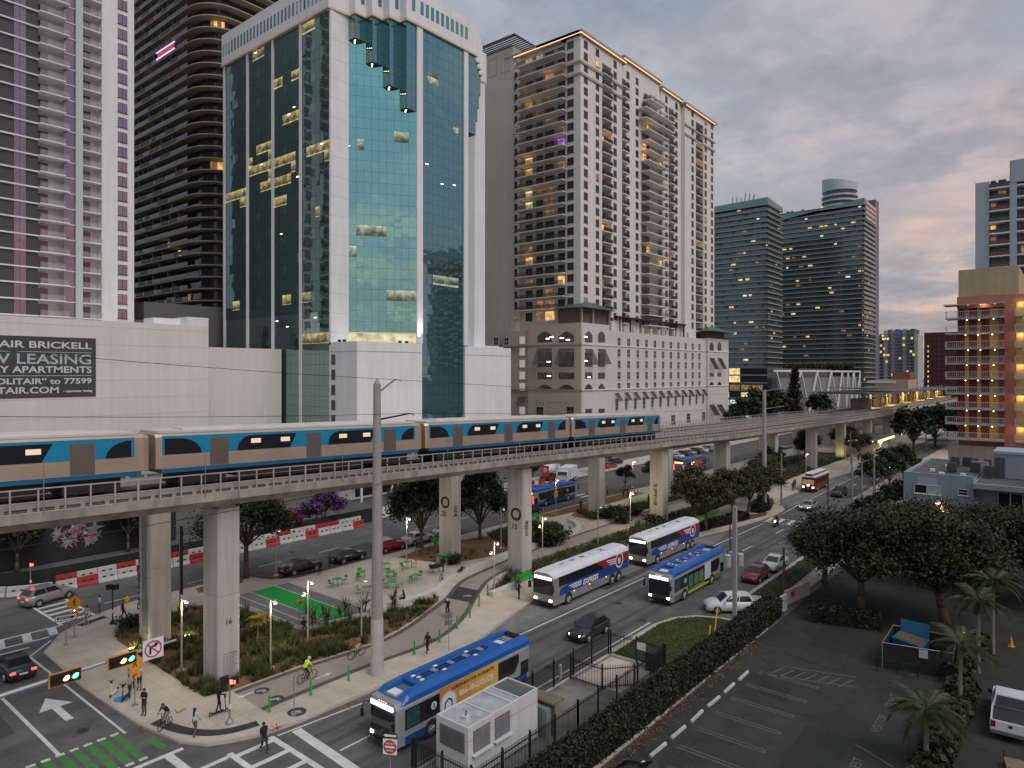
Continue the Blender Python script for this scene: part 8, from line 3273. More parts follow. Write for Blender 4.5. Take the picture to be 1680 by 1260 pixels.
def hsignal(u,lb):
	s = thing('traffic_signal',lb,'traffic signal',(u,41.15,6.0),0,'horizontal traffic signals')
	MB().box(u - .78,u + .78,41.16,41.20,5.62,6.34).build('backplate',pm('signal_orange_edge',(.62,.27,.03),.6,var=.05),s)
	MB().box(u - .71,u + .71,41.10,41.165,5.69,6.27).build('housing',SIGNB,s)
	for k,mt in enumerate((SIGNB,SIGY,SIGG)):
		x = u - .42 + .42 * k
		MB().lathe([(.16,-.01),(.165,.01)],16,(x,41.07,5.98),'y').build('lens',mt if k else pm('lens_dark',(.05,.015,.015),.3,var=0),s)
		m = MB()
		for i in range(8):
			a0,a1 = math.pi * i / 8,math.pi * (i + 1) / 8
			m.poly([(x + .19 * math.cos(a0),41.10,5.98 + .19 * math.sin(a0)),(x + .19 * math.cos(a1),41.10,5.98 + .19 * math.sin(a1)),(x + .19 * math.cos(a1),40.86,5.98 + .19 * math.sin(a1)),(x + .19 * math.cos(a0),40.86,5.98 + .19 * math.sin(a0))])
		m.build('visor',SIGNB,s)
	m = MB().tube((u,41.4,5.9),(u,41.18,5.98),.05,n=5)
	m.build('bracket',STEELG,s)

hsignal(13.05,'horizontal traffic signal over the red lit street, left one')
hsignal(15.85,'horizontal traffic signal showing green beside the no turn sign')

def facing(name,label,cat,loc,n,group=None):
	"""an Empty whose local x runs to the viewer's right across a plate that faces direction n, local y points out of its front"""
	t = thing(name,label,cat,loc,0,group)
	return t,Vector((-n[1],n[0],0)).normalized(),Vector((n[0],n[1],0)).normalized()

def plate(t,c,X,Nn,w_,h,mat,name='plate',o=0.,diamond=False,th=.02):
	c = Vector(c)
	Zv = Vector((0,0,1))
	cs = ((-1,0),(0,-1),(1,0),(0,1)) if diamond else ((-1,-1),(1,-1),(1,1),(-1,1))
	f = [c + X * (a * w_ / 2) + Zv * (b * h / 2) + Nn * (o + th) for a,b in cs]
	k = [c + X * (a * w_ / 2) + Zv * (b * h / 2) + Nn * o for a,b in cs]
	m = MB().add([tuple(p) for p in f + k],[(0,1,2,3),(7,6,5,4),(0,4,5,1),(1,5,6,2),(2,6,7,3),(3,7,4,0)])
	return m.build(name,mat,t)

def figure(t,c,X,Nn,shapes,mat,name,o=.025,s=1.):
	c = Vector(c)
	m = MB()
	for pts in shapes:
		m.poly([tuple(c + X * (a * s) + Vector((0,0,1)) * (b * s) + Nn * o) for a,b in pts])
	return m.build(name,mat,t)

def bar(a,b,w_):
	d = Vector((b[0] - a[0],b[1] - a[1])).normalized() * (w_ / 2)
	return [(a[0] - d.y,a[1] + d.x),(a[0] + d.y,a[1] - d.x),(b[0] + d.y,b[1] - d.x),(b[0] - d.y,b[1] + d.x)]

def circ(cx,cy,r,n=14):
	return [(cx + r * math.cos(2 * math.pi * i / n),cy + r * math.sin(2 * math.pi * i / n)) for i in range(n)]

def ringsh(cx,cy,r0,r1,n=20):
	out = []
	for i in range(n):
		a,b = 2 * math.pi * i / n,2 * math.pi * (i + 1) / n
		out.append([(cx + r0 * math.cos(a),cy + r0 * math.sin(a)),(cx + r1 * math.cos(a),cy + r1 * math.sin(a)),(cx + r1 * math.cos(b),cy + r1 * math.sin(b)),(cx + r0 * math.cos(b),cy + r0 * math.sin(b))])
	return out

WALKER = [circ(.02,.26,.05,10),bar((.0,.2),(-.02,0),.10),bar((-.01,.18),(-.12,.08),.035),bar((.01,.18),(.11,.07),.035),bar((-.02,.02),(.10,-.22),.05),bar((-.02,.02),(-.10,-.24),.05)]
nf = (-.30,-1)
t,X,Nn = facing('turn_sign','square white sign banning right turns at the tip of the mast arm','sign',(17.5,41.3,6.15),(0,-1))
c = (17.5,41.2,6.1)
plate(t,c,X,Nn,1.15,1.15,SIGNW,th=.03)
figure(t,c,X,Nn,[bar((-.16,-.28),(-.16,.12),.12),bar((-.2,.08),(.14,.20),.12),[(.08,.34),(.10,.06),(.34,.27)]],SIGNB,'black_arrow',.034)
figure(t,c,X,Nn,ringsh(0,0,.40,.48) + [bar((-.32,.32),(.32,-.32),.075)],SIGNR,'red_ring',.038)
for i,(u,v,zc,lb) in enumerate(((20.95,64.05,3.0,'orange diamond crossing sign at the far left corner'),(19.2,47.9,2.95,'orange diamond crossing sign beside the parked scooters'))):
	t,X,Nn = facing('crossing_sign',lb,'sign',(u,v,.15),nf,'orange crossing signs')
	MB().tube((u,v,.15),(u,v,zc + .5),.035,n=6).build('post',STEELG,t)
	MB().lathe([(.22,0),(.2,.05)],10,(u,v,.15)).build('foot',STEELG,t)
	c = (u + Nn.x * .05,v + Nn.y * .05,zc)
	plate(t,c,X,Nn,1.30,1.30,ORANGE,'diamond',diamond=True)
	figure(t,c,X,Nn,WALKER,SIGNB,'walking_figure',s=1.15)
	c = (c[0],c[1],zc - .80)
	plate(t,c,X,Nn,.62,.36,ORANGE,'arrow_plate')
	figure(t,c,X,Nn,[bar((.14,.10),(-.08,-.06),.05),[(-.17,-.13),(-.12,.04),(.0,-.10)]],SIGNB,'arrow')
	if i == 0:
		MB().ball((c[0],c[1],zc - .62),.05).build('flasher',LAMPC,t)
ARW = [[(-.62,-.10),(-.62,.10),(.40,.10),(.40,.14),(.64,0),(.40,-.14),(.40,-.10)]]
for i,(u,v,zc,n,lb) in enumerate(((19.95,62.8,2.35,(-.35,-1),'long one way sign at the far left corner'),(25.15,38.75,2.3,(.75,-.65),'one way sign on a thin post by the near kerb'))):
	t,X,Nn = facing('one_way_sign',lb,'sign',(u,v,.15),n,'one way signs')
	MB().tube((u,v,.15),(u,v,zc + .3),.03,n=6).build('post',STEELG,t)
	MB().lathe([(.2,0),(.18,.05)],10,(u,v,.15)).build('foot',STEELG,t)
	c = (u + Nn.x * .05,v + Nn.y * .05,zc)
	plate(t,c,X,Nn,1.5,.52,SIGNB,'border')
	plate(t,c,X,Nn,1.42,.44,SIGNW,'plate',o=.006)
	figure(t,c,X,Nn,ARW,SIGNB,'arrow',.03)
	text('lettering','ONE WAY',.17,SIGNW,t,(c[0] - X.x * .52 + Nn.x * .04,c[1] - X.y * .52 + Nn.y * .04,zc - .06),X,(0,0,1),bold=.004,ext=.001)
u,v = 38.75,38.35
t,X,Nn = facing('street_sign','grey backed street signs on a post by the kerb ahead of the bus','sign',(u,v,.15),(.4,1))
MB().tube((u,v,.15),(u,v,3.1),.03,n=6).build('post',STEELG,t)
plate(t,(u,v + .04,2.85),X,Nn,.65,.5,STEELG,'sign_back')
plate(t,(u,v + .04,2.3),X,Nn,.65,.42,STEELG,'sign_back')
u,v = 24.15,28.25
t,X,Nn = facing('do_not_enter_sign','red and white do not enter sign with one way plate before the bus','sign',(u,v,.13),(-.90,-.5))
MB().tube((u,v,.13),(u,v,2.9),.035,n=6).build('post',STEELG,t)
c = (u + Nn.x * .05,v + Nn.y * .05,2.15)
plate(t,c,X,Nn,.78,.82,SIGNW,'plate')
figure(t,c,X,Nn,[circ(0,0,.37,24)],SIGNR,'red_disc')
figure(t,c,X,Nn,[[(-.28,-.06),(.28,-.06),(.28,.06),(-.28,.06)]],SIGNW,'white_bar',.03)
text('lettering','DO NOT',.125,SIGNW,t,(c[0] - X.x * .23 + Nn.x * .03,c[1] - X.y * .23 + Nn.y * .03,2.15 + .14),X,(0,0,1),bold=.003,ext=.001)
text('lettering','ENTER',.125,SIGNW,t,(c[0] - X.x * .20 + Nn.x * .03,c[1] - X.y * .20 + Nn.y * .03,2.15 - .23),X,(0,0,1),bold=.003,ext=.001)
c = (u + Nn.x * .05,v + Nn.y * .05,2.75)
plate(t,c,X,Nn,.82,.28,SIGNB,'one_way_plate')
figure(t,c,X,Nn,[[(.36,-.06),(.36,.06),(-.2,.06),(-.2,.1),(-.37,0),(-.2,-.1),(-.2,-.06)]],SIGNW,'arrow',.025)

def pedsig(u,v,h,n,label,red,heads=2):
	t,X,Nn = facing('pedestrian_signal',label,'pedestrian signal',(u,v,.15),n,'pedestrian signals')
	MB().tube((u,v,.15),(u,v,h),.055,n=8).build('post',STEELG if red else BLACKM,t)
	MB().lathe([(.26,0),(.24,.12),(.10,.3)],10,(u,v,.15)).build('foot',STEELG if red else BLACKM,t)
	for k in range(heads):
		s = -1 if k else 1
		c = Vector((u,v,h - .15)) + X * (.30 * s)
		b = MB()
		for dx in (0,):
			b.box(c.x - .22,c.x + .22,c.y - .14,c.y + .14,c.z - .22,c.z + .22)
		hd = b.build('signal_head',SIGNB,t)
		if red and k == 0:
			nn = Nn * .235
			plate(t,(c.x - X.x * .08,c.y - X.y * .08,c.z),X,Nn,.17,.28,SIGR,'red_hand',o=.25,th=.01)
			plate(t,(c.x + X.x * .13,c.y + X.y * .13,c.z),X,Nn,.12,.22,SIGR,'countdown',o=.25,th=.01)
	MB().box(u - .08,u + .08,v - .1,v + .0,1.1,1.35).build('push_button',SIGNW,t)

pedsig(21.95,40.85,3.0,(-.8,-.6),'pedestrian signal showing a red hand at the near corner',True)
pedsig(24.2,64.95,3.5,(-.8,-.6),'black pedestrian signal at the far corner beside the hydrant',False)
u = UonV(50,80.6)
pedsig(u,80.6,3.1,(-.8,-.6),'distant pedestrian signal with red light before the black screen',True,1)

# hydrant
u,v = 27.1,69.4
t = thing('fire_hydrant','yellow fire hydrant at the far kerb of the corner','hydrant',(u,v,.15))
MB().lathe([(.16,0),(.16,.06),(.11,.08),(.11,.52),(.15,.55),(.14,.62),(.06,.74),(.03,.78)],12,(u,v,.15)).build('barrel',YELLOW,t)
MB().tube((u - .24,v,.58),(u + .24,v,.58),.06,n=8).build('side_outlets',YELLOW,t)
MB().tube((u,v - .22,.52),(u,v,.52),.075,n=8).build('front_outlet',YELLOW,t)
# banner mast
u,v = G(295,1000,.15)
t = thing('banner_mast','tall narrow black banner on a post right of the conduit pier','banner',(u,v,.15))
MB().tube((u,v,.15),(u,v,8.0),.06,n=8).build('post',STEELG,t)
MB().box(u - .02,u + .02,v - .62,v + .02,1.6,7.9).build('banner',SIGNB,t)

# ---- water filled barriers along the far street
pr = [(-.30,0),(-.30,.12),(-.17,.42),(-.12,.98),(.12,.98),(.17,.42),(.30,.12),(.30,0)]

def barmesh(mt):
	m = MB()
	m.extr([(p,q) for p,q in pr],-.93,.93,'x')
	m.m = [0] * len(m.f)
	m.mi = 1
	for x in (-.36,.36):
		m.box(x - .15,x + .15,-.185,-.145,.52,.66)
	m.mi = 0
	return m.mesh('barrier',[mt,DARK])

BMW,BMR = barmesh(WHITEB),barmesh(REDB)
bi = 0

def barrier(u,v,rz,red,z=.0,lb=None):
	global bi
	o = bpy.data.objects.new('barrier',BMR if red else BMW)
	o.location = (u,v,z)
	o.rotation_euler = (0,0,rz)
	COL.objects.link(o)
	bi += 1
	return tag(o,lb,'barrier','red and white water filled barriers')

ORD = ['first','second','third','fourth','fifth','sixth','seventh','eighth','ninth','tenth','eleventh','twelfth','thirteenth','fourteenth','fifteenth','sixteenth','seventeenth','eighteenth','nineteenth','twentieth','twenty first','twenty second']
pat1 = [0,1,0,0,1,0,0,1,1,0,0,0,1,0,0,1,0,0,0,1,0]
pat2 = [1,0,0,1,0,0,1,0,0,1,0,0,0,1,0,0,1,1,0,0,0]
for k in range(20):
	u = 25.2 + 1.92 * k
	barrier(u,79.3 - .01 * k,0,pat1[k],0,'%s street barrier in the front row, %s from the left corner' % ('red' if pat1[k] else 'white',ORD[k]))
	barrier(u + .3,80.35 - .01 * k,0,pat2[k],.35,'%s barrier in the raised rear row, %s from the left corner' % ('red' if pat2[k] else 'white',ORD[k]))
for k,(u,v,rz,r) in enumerate(((23.2,79.9,-.3,0),(21.5,80.7,-.55,0),(20.0,82.0,-.85,0),(18.9,83.5,-1.1,1),(17.4,80.2,.5,0))):
	barrier(u,v,rz,r,0,'%s barrier turning the far left corner, %s in the curve' % ('red' if r else 'white',ORD[k]))
for k in range(4):
	u,v = G(872 + 17 * k,797 - 3 * k)
	barrier(u,v,.1,k < 3,0,'%s barrier behind the far street bus, %s from the pier' % ('red' if k < 3 else 'white',ORD[k]))
t = thing('fence_screen','long low black fabric screen behind the far street barriers','fence',(20,81.3,0))
zt = MB()
fp = [(18.5,86),(20.6,83.2),(23,81.8),(26,81.4),(48,81.2),(66,81.0)]
for k in range(len(fp) - 1):
	a,b = fp[k],fp[k + 1]
	n = max(1,int((Vector(b) - Vector(a)).length / 2.4))
	for i in range(n):
		p = [a[j] + (b[j] - a[j]) * i / n for j in (0,1)]
		q = [a[j] + (b[j] - a[j]) * (i + 1) / n for j in (0,1)]
		m = MB()
		kx = 5
		for s in range(kx):
			x0 = [p[j] + (q[j] - p[j]) * s / kx for j in (0,1)]
			x1 = [p[j] + (q[j] - p[j]) * (s + 1) / kx for j in (0,1)]
			w0,w1 = .10 * math.sin(s * 2.1),.10 * math.sin((s + 1) * 2.1)
			m.poly([(x0[0],x0[1] + w0,.1),(x1[0],x1[1] + w1,.1),(x1[0],x1[1],1.95),(x0[0],x0[1],1.95)])
		m.build('screen_panel',SCREEN,t)
		MB().tube((p[0],p[1] + .06,0),(p[0],p[1] + .06,2.05),.03,n=5).build('post',STEELG,t)

# ---- green cafe tables and chairs
def table_parts():
	t = thing('cafe_table','x','table',(0,0,0),0,'green tables on the plaza')
	MB().box(-.42,.42,-.42,.42,.72,.755).build('table_top',GREENT,t)
	for sx in (-1,1):
		for sy in (-1,1):
			MB().tube((sx * .34,sy * .34,0),(sx * .34,sy * .34,.72),.022,n=6).build('leg',GREENT,t)
	return t

def chair_parts():
	t = thing('cafe_chair','x','chair',(0,0,0),0,'green chairs on the plaza')
	MB().box(-.22,.22,-.22,.22,.43,.46).build('seat',GREENT,t)
	MB().box(-.24,-.20,-.22,.22,.62,.88).build('backrest',GREENT,t)
	for sx in (-1,1):
		for sy in (-1,1):
			MB().tube((sx * .20,sy * .20,0),(sx * (.22 if sx < 0 else .2),sy * .20,.88 if sx < 0 else .43),.018,n=5).build('leg',GREENT,t)
	return t

TT = table_parts()
CC = chair_parts()
tabs = [((554,961),2,'leftmost green table on the plaza'),((593,949),2,'green table behind the thin lamp post'),((603,975),2,'green table nearest the concrete pole at its left'),((668,932),2,'rearmost green table below the plaza lamp'),((642,949),2,'green table right of the pole, middle of three'),((643,966),2,'green table right of the pole, front of three'),
		((682,954),2,'green table in the open middle of the plaza'),((715,942),1,'green table covered with dark bags near the seat wall'),((634,935),1,'green table right of the pole, rear of three')]
first = True
for i,((px,py),nc,lb) in enumerate(tabs):
	u,v = G(px,py,.16)
	if i == 0:
		TT.location = (u,v,.16)
		TT.rotation_euler = (0,0,.3)
		TT['label'] = lb
	else:
		dup(TT,(u,v,.16),.3 + i * .5,lb)
	for k in range(nc):
		a = i * 1.1 + k * (2.6 if i % 2 else 3.14)
		cu,cv = u + .82 * math.cos(a),v + .82 * math.sin(a)
		l2 = lb.replace('green table covered','table covered').replace('green ','',1)
		lbl = 'green chair, ' + ['one','other'][k] + ' at the ' + l2
		lbl = ' '.join(lbl.split()[:16])
		if first:
			CC.location = (cu,cv,.16)
			CC.rotation_euler = (0,0,a + math.pi)
			CC['label'] = lbl
			first = False
		else:
			dup(CC,(cu,cv,.16),a + math.pi,lbl)
# litter bins
t0 = None
for k,(du,dv) in enumerate(((0,0),(.85,.05),(-.2,.9))):
	u,v = 55.9 + du,55.6 + dv
	t = thing('litter_bin',['green lidded litter bin before the pier numbered .25, left one','green lidded litter bin before the pier numbered .25, right one','green lidded litter bin before the pier numbered .25, rear one'][k],'bin',(u,v,.15),0,'green lidded litter bins')
	MB().box(u - .30,u + .30,v - .30,v + .30,.17,1.0).build('bin_body',pm('bin_grey',(.30,.32,.29),.6,var=.15),t)
	MB().box(u - .36,u + .36,v - .36,v + .36,1.15,1.22).build('lid',GREENP,t)
	m = MB()
	for sx in (-1,1):
		for sy in (-1,1):
			m.box(u + sx * .29 - .03,u + sx * .29 + .03,v + sy * .29 - .03,v + sy * .29 + .03,1.0,1.15)
	m.build('lid_post',GREENP,t,kind='stuff')
# bollards
bm_ = MB()
bm_.lathe([(.13,0),(.13,.03),(.075,.05),(.075,1.02),(.06,1.06)],10)
BOL = bm_.mesh('bollard',GREENP)
for i,(px,py) in enumerate(((442,1167),(510,1140),(572,1116),(628,1094),(680,1073),(721,1053),(750,1031),(771,1013),(786,994),(800,976))):
	u,v = G(px,py,.17)
	o = bpy.data.objects.new('bollard',BOL)
	o.location = (u,v,.165)
	COL.objects.link(o)
	tag(o,'green bollard on the cycle path edge, %s counted from the near corner' % ORD[i],'bollard','green bollards along the cycle path')
# seat walls
SWM = pm('seat_wall_white',(.56,.54,.50),.8,var=.07,grain=.06)

def seatwall(pts,w_,h,label,k=3):
	pts = smoothline(pts,k)
	m = MB()
	band(m,pts,w_,.15,.15 + h)
	return tag(m.build('seat_wall',SWM,loc=(pts[0][0],pts[0][1],.15)),label,'seat wall','white concrete seat walls')

seatwall([(40.0,49.5),(42.4,48.75),(47.8,48.85),(50.9,50.3),(55,51.3),(62.4,52.1),(66.9,52.5),(74.4,52.65),(79.5,53.3),(82.2,55.2),(83.4,57.6)],.62,.48,'long curving white concrete seat wall along the plaza edge')
seatwall([(33.6,50.6),(36.4,49.95),(39.5,49.5)],.35,.3,'low pale wall at the foot of the green court')
seatwall([(50.6,44.0),(54,44.15),(57.6,44.3)],.55,.48,'straight white seat wall beside the first coach')
for (u,v,L_,rz,lb) in ((55.9,44.45,3.2,.03,'green bench top on the seat wall beside the first coach'),(57.9,43.5,1.6,.0,'green bench end behind the first coach'),(70.5,43.3,2.6,0,'green bench between the two coaches'),(62.6,62.9,3.6,.05,'long green bench right of the pier numbered .25'),(80.4,62.4,3.6,.05,'long green bench below the far street bus')):
	t = thing('bench',lb,'bench',(u,v,.15),0,'green park benches')
	MB().box(u - L_ / 2,u + L_ / 2,v - .28,v + .28,.60,.68).build('seat',GREENP,t)
	MB().box(u - L_ / 2,u + L_ / 2,v + .22,v + .30,.68,1.05).build('backrest',GREENP,t)
	for s in (-.4,.4):
		MB().box(u + s * L_ - .06,u + s * L_ + .06,v - .25,v + .25,.16,.60).build('leg',GREENP,t)
# picnic tables by the lime court
for i,(px,py) in enumerate(((1008,842),(1020,838))):
	u,v = G(px,py,.15)
	t = thing('picnic_table',['pale green picnic table near the lettered pier, left one','pale green picnic table near the lettered pier, right one'][i],'table',(u,v,.15),0,'pale picnic tables')
	MB().box(u - 1.4,u + 1.4,v - .45,v + .45,.85,.92).build('table_top',pm('pale_green_top',(.25,.36,.25),.6,var=.1),t)
	for s in (-1,1):
		MB().box(u - 1.4,u + 1.4,v + s * .85 - .16,v + s * .85 + .16,.58,.64).build('seat',pm('pale_green_top',(.25,.36,.25)),t)
		MB().box(u + s * 1.0 - .05,u + s * 1.0 + .05,v - .85,v + .85,.15,.85).build('leg',STEELG,t)

# ---- fenced yard at the near kerb
sheet('yard_slab',[(25.6,28.1),(46.1,28.1),(46.1,23.8),(25.6,23.8)],.134,PADC)
sheet('yard_slab',[(41,27.8),(45.8,27.8),(45.8,24.2),(41,24.2)],.139,CONC)

def fence(label,pts,h,group='black picket fences',step=.125,post_every=2.4):
	t = thing('picket_fence',label,'fence',(pts[0][0],pts[0][1],.13),0,group)
	for a,b in zip(pts[:-1],pts[1:]):
		a = Vector((a[0],a[1],0))
		b = Vector((b[0],b[1],0))
		d = b - a
		n = max(1,round(d.length / post_every))
		for i in range(n + 1):
			p = a + d * (i / n)
			MB().box(p.x - .045,p.x + .045,p.y - .045,p.y + .045,.12,h + .22).build('post',BLACKM,t)
		for z in (.30,h - .18):
			q = d.normalized()
			s = Vector((-q.y,q.x,0)) * .022
			MB().hexa([tuple(a - s + Vector((0,0,z))),tuple(b - s + Vector((0,0,z))),tuple(b + s + Vector((0,0,z))),tuple(a + s + Vector((0,0,z)))],
					[tuple(a - s + Vector((0,0,z + .05))),tuple(b - s + Vector((0,0,z + .05))),tuple(b + s + Vector((0,0,z + .05))),tuple(a + s + Vector((0,0,z + .05)))]).build('rail',BLACKM,t)
		for i in range(n):
			m = MB()
			k = int(d.length / n / step)
			for j in range(1,k + 1):
				p = a + d * ((i + j / (k + 1)) / n)
				m.box(p.x - .012,p.x + .012,p.y - .012,p.y + .012,.20,h + .06)
			m.build('picket',BLACKM,t,kind='stuff')
	return t

fence('black picket fence along the near kerb behind the moving car',[(25.6,28.15),(34.0,28.2),(46.15,28.25)],1.85)
fence('black picket fence along the hedge in the foreground',[(25.6,23.7),(35,23.6),(46.3,23.5)],1.85)
fence('black picket fence closing the yard beside the lawn',[(46.2,28.1),(46.3,23.65)],1.85)
fence('inner black picket gate crossing the fenced yard',[(40.6,28.0),(40.65,25.4),(42.6,23.75)],1.7)
fence('black picket fence at the front end of the white container',[(25.7,28.0),(25.7,23.85)],1.85)
t = thing('notice_board','small white notice fixed to the yard fence beside the lawn','sign',(46.27,25.6,1.3))
MB().box(46.24,46.28,25.1,25.9,1.1,1.7).build('plate',SIGNW,t)
t = thing('bin_cabinet','black cabinet standing at the yard fence corner','cabinet',(45.7,24.2,.13))
MB().box(45.3,46.05,23.85,24.6,.14,1.5).build('body',SIGNB,t)
MB().box(45.3,46.05,23.82,23.85,.3,1.4).build('door',BLACKM,t)
# white container cabin
t = thing('container_cabin','white flat roofed container cabin with louvred windows in the fenced yard','container',(26.6,24.9,.13))
CW = pm('container_white',(.60,.60,.59),.55,var=.06,scale=.6,stain=.12,grain=.04)
x0,x1,y0,y1,z0,z1 = 26.6,32.65,24.9,27.28,.34,3.22
MB().box(x0,x1,y0,y1,z0,z1 - .10).build('body',CW,t)
m = MB()
for (a,b,c,d) in ((x0,x1,y0,y0 + .10),(x0,x1,y1 - .10,y1),(x0,x0 + .10,y0 + .1,y1 - .1),(x1 - .10,x1,y0 + .1,y1 - .1),(31.0,31.1,y0 + .1,y1 - .1),(30.3,30.38,y0 + .1,y1 - .1),(28.6,28.68,y0 + .1,y1 - .1)):
	MB().box(a,b,c,d,z1 - .10,z1).build('roof_rim',CW,t)
for i,(a,b) in enumerate(((x0 + .12,28.58),(28.7,30.28),(30.4,30.98),(31.12,x1 - .12))):
	MB().box(a,b,y0 + .12,y1 - .12,z1 - .10,z1 - .06).build('roof_panel',pm('roof_panel_grey',(.36,.37,.37),.6,var=.3,scale=1.2,grain=.15) if i < 3 else pm('roof_dark_panel',(.10,.10,.10),.6,var=.3),t)
MB().box(27.2,27.55,25.6,25.95,z1 - .06,z1 + .12).build('roof_box',CW,t)
MB().tube((27.37,25.77,z1 + .12),(27.37,25.77,z1 + .38),.04,n=6).build('roof_aerial',BLACKM,t)
LV = pm('louvre_grey',(.17,.17,.175),.5,.2,var=.1)
for (a,b) in ((27.0,28.35),(28.75,30.05)):
	fr = MB()
	for z in np.arange(1.75,2.82,.12):
		fr.hexa([(a,y0 - .05,z),(b,y0 - .05,z),(b,y0,z + .05),(a,y0,z + .05)],[(a,y0 - .05,z + .03),(b,y0 - .05,z + .03),(b,y0,z + .08),(a,y0,z + .08)])
	w_ = MB().box(a,b,y0 - .012,y0 - .002,1.7,2.9).build('louvre_window',LV,t)
	fr.build('slat',LV,w_,kind='stuff')
	MB().box(a - .08,b + .08,y0 - .22,y0,1.60,1.65).build('sill',CW,t)
w_ = MB().box(x0 - .012,x0 - .002,25.15,27.0,1.75,2.85).build('louvre_window',LV,t)
fr = MB()
for z in np.arange(1.8,2.8,.12):
	fr.box(x0 - .05,x0 - .012,25.15,27.0,z,z + .03)
fr.build('slat',LV,w_,kind='stuff')
m = MB()
for x in np.arange(x0 + .6,x1,.6):
	m.box(x - .012,x + .012,y0 - .014,y0,z0,z1 - .12)
m.build('panel_rib',CW,t,kind='stuff')
m = MB()
for z in (z1 - .75,):
	m.box(x0 - .008,x1,y0 - .008,y0,z,z + .015)
	m.box(x0 - .008,x0,y0,y1,z,z + .015)
m.build('panel_seam',LV,t,kind='stuff')
for x in (27,29.5,32.2):
	MB().box(x - .2,x + .2,y0 + .1,y1 - .1,.13,.34).build('footing_block',CONC,t)
t = thing('electric_cabinet','grey electrical cabinets backed by a brown board beside the container','cabinet',(33.6,25,.13))
MB().box(33.0,33.5,24.5,25.5,.14,1.9).build('cabinet',pm('cabinet_grey',(.27,.29,.29),.5,.2,var=.1),t)
MB().box(33.7,34.2,24.7,25.4,.5,1.7).build('meter_box',pm('meter_grey',(.21,.23,.23),.5,.2,var=.1),t)
MB().box(33.55,33.65,24.3,26.6,.14,2.1).build('back_board',pm('brown_board',(.16,.12,.08),.8,var=.2),t)
MB().box(33.3,34.4,24.2,26.7,2.1,2.2).build('top_board',pm('brown_board',(.16,.12,.08)),t)
MB().lathe([(.1,0),(.1,.04)],10,(33.95,24.68,1.3),'y').build('meter_dial',SIGNW,t)
for i,(u,v,lb) in enumerate(((40.2,28.6,'short white bollard outside the yard fence at the kerb'),(30,28.45,'short white bollard beside the container front'))):
	o = MB().lathe([(.12,0),(.12,.95),(.06,1.03)],10,(0,0,0)).build('guard_post',SIGNW)
	o.location = (u,v,.13)
	tag(o,lb,'bollard','white guard posts')

# ---- car park: wheel stops, walls, dumpster enclosure
ws = MB()
ws.extr([(-.10,0),(-.08,.12),(-.05,.15),(.05,.15),(.08,.12),(.10,0)],-.9,.9,'x')
wsm = ws.mesh('wheel_stop',pm('wheel_stop_white',(.42,.42,.39),.85,var=.2,scale=2,grain=.15))
for k in range(7):
	o = bpy.data.objects.new('wheel_stop',wsm)
	o.location = (33.8 + 2.56 * k,18.95 - .03 * k,.004)
	o.rotation_euler = (0,0,random.uniform(-.04,.04))
	COL.objects.link(o)
	tag(o,'pale concrete wheel stop beside the hedge, %s from the bottom edge' % ORD[k],'wheel stop','wheel stops along the hedge')
for i,(a,b,h,lb) in enumerate((((63.9,21.0),(65.6,20.9),1.5,'short white wall at the far end of the long hedge'),((66.7,21.35),(71.5,20.6),1.35,'white wall with a red sign right of the driveway'))):
	m = MB()
	band(m,[a,b],.2,0,h)
	o = tag(m.build('garden_wall',SWM,loc=(a[0],a[1],0)),lb,'wall','white driveway walls')
	if i:
		s = MB().box(67.6,68.2,21.05,21.08,.6,1.15).build('red_sign',SIGNR,o)
t = thing('dumpster_enclosure','black screened fence enclosure standing in the dark car park','enclosure',(57.2,9,0))
ea,eb,ec,ed = (57.1,11.3),(58.1,6.95),(61.9,7.1),(61.6,11.4)
for k,(a,b) in enumerate(((ea,eb),(ed,ea),(ec,ed),(eb,ec))):
	m = MB()
	n = 6
	band(m,[a,b],.04,.12,1.88)
	m.build('screen_panel',SCREEN,t)
	m = MB()
	m.tube((a[0],a[1],1.92),(b[0],b[1],1.92),.035,n=6)
	m.build('top_rail',STEELG,t)
	MB().tube((a[0],a[1],0),(a[0],a[1],1.98),.04,n=6).build('post',STEELG,t)
t = thing('enclosure_notice','small white notice on the front of the black enclosure','sign',(57.6,9.0,1.3))
MB().hexa([(57.56,9.0,1.25),(57.68,8.45,1.25),(57.72,8.46,1.25),(57.60,9.01,1.25)],[(57.56,9.0,1.85),(57.68,8.45,1.85),(57.72,8.46,1.85),(57.60,9.01,1.85)]).build('plate',pm('notice_grey_white',(.42,.40,.40),.7,var=.1),t)
t = thing('barrier_rail','low black rail in front of the dumpster enclosure','rail',(56.4,10.5,0))
for z in (.35,.9):
	MB().tube((56.3,11.5,z),(57.0,9.0,z),.03,n=5).build('rail',BLACKM,t)
for q in (0,.5,1):
	MB().tube((56.3 + .7 * q,11.5 - 2.5 * q,0),(56.3 + .7 * q,11.5 - 2.5 * q,.95),.035,n=5).build('post',BLACKM,t)
t = thing('dumpster','blue dumpster filled with brown rubbish inside the black enclosure','dumpster',(60.3,9.9,0))
DB = pm('dumpster_blue',(.012,.13,.24),.5,.1,var=.2,scale=1.2,grain=.1)
MB().hexa([(59.3,9.2,.12),(60.9,9.0,.12),(61.2,10.7,.12),(59.6,10.9,.12)],[(59.1,9.0,1.5),(61.1,8.8,1.5),(61.4,10.9,1.7),(59.4,11.1,1.7)]).build('bin_body',DB,t)
MB().poly([(59.25,9.15,1.53),(61.0,8.95,1.53),(61.2,10.75,1.72),(59.5,10.95,1.72)]).build('rubbish',pm('rubbish_brown',(.12,.075,.03),.9,var=.5,scale=4),t)
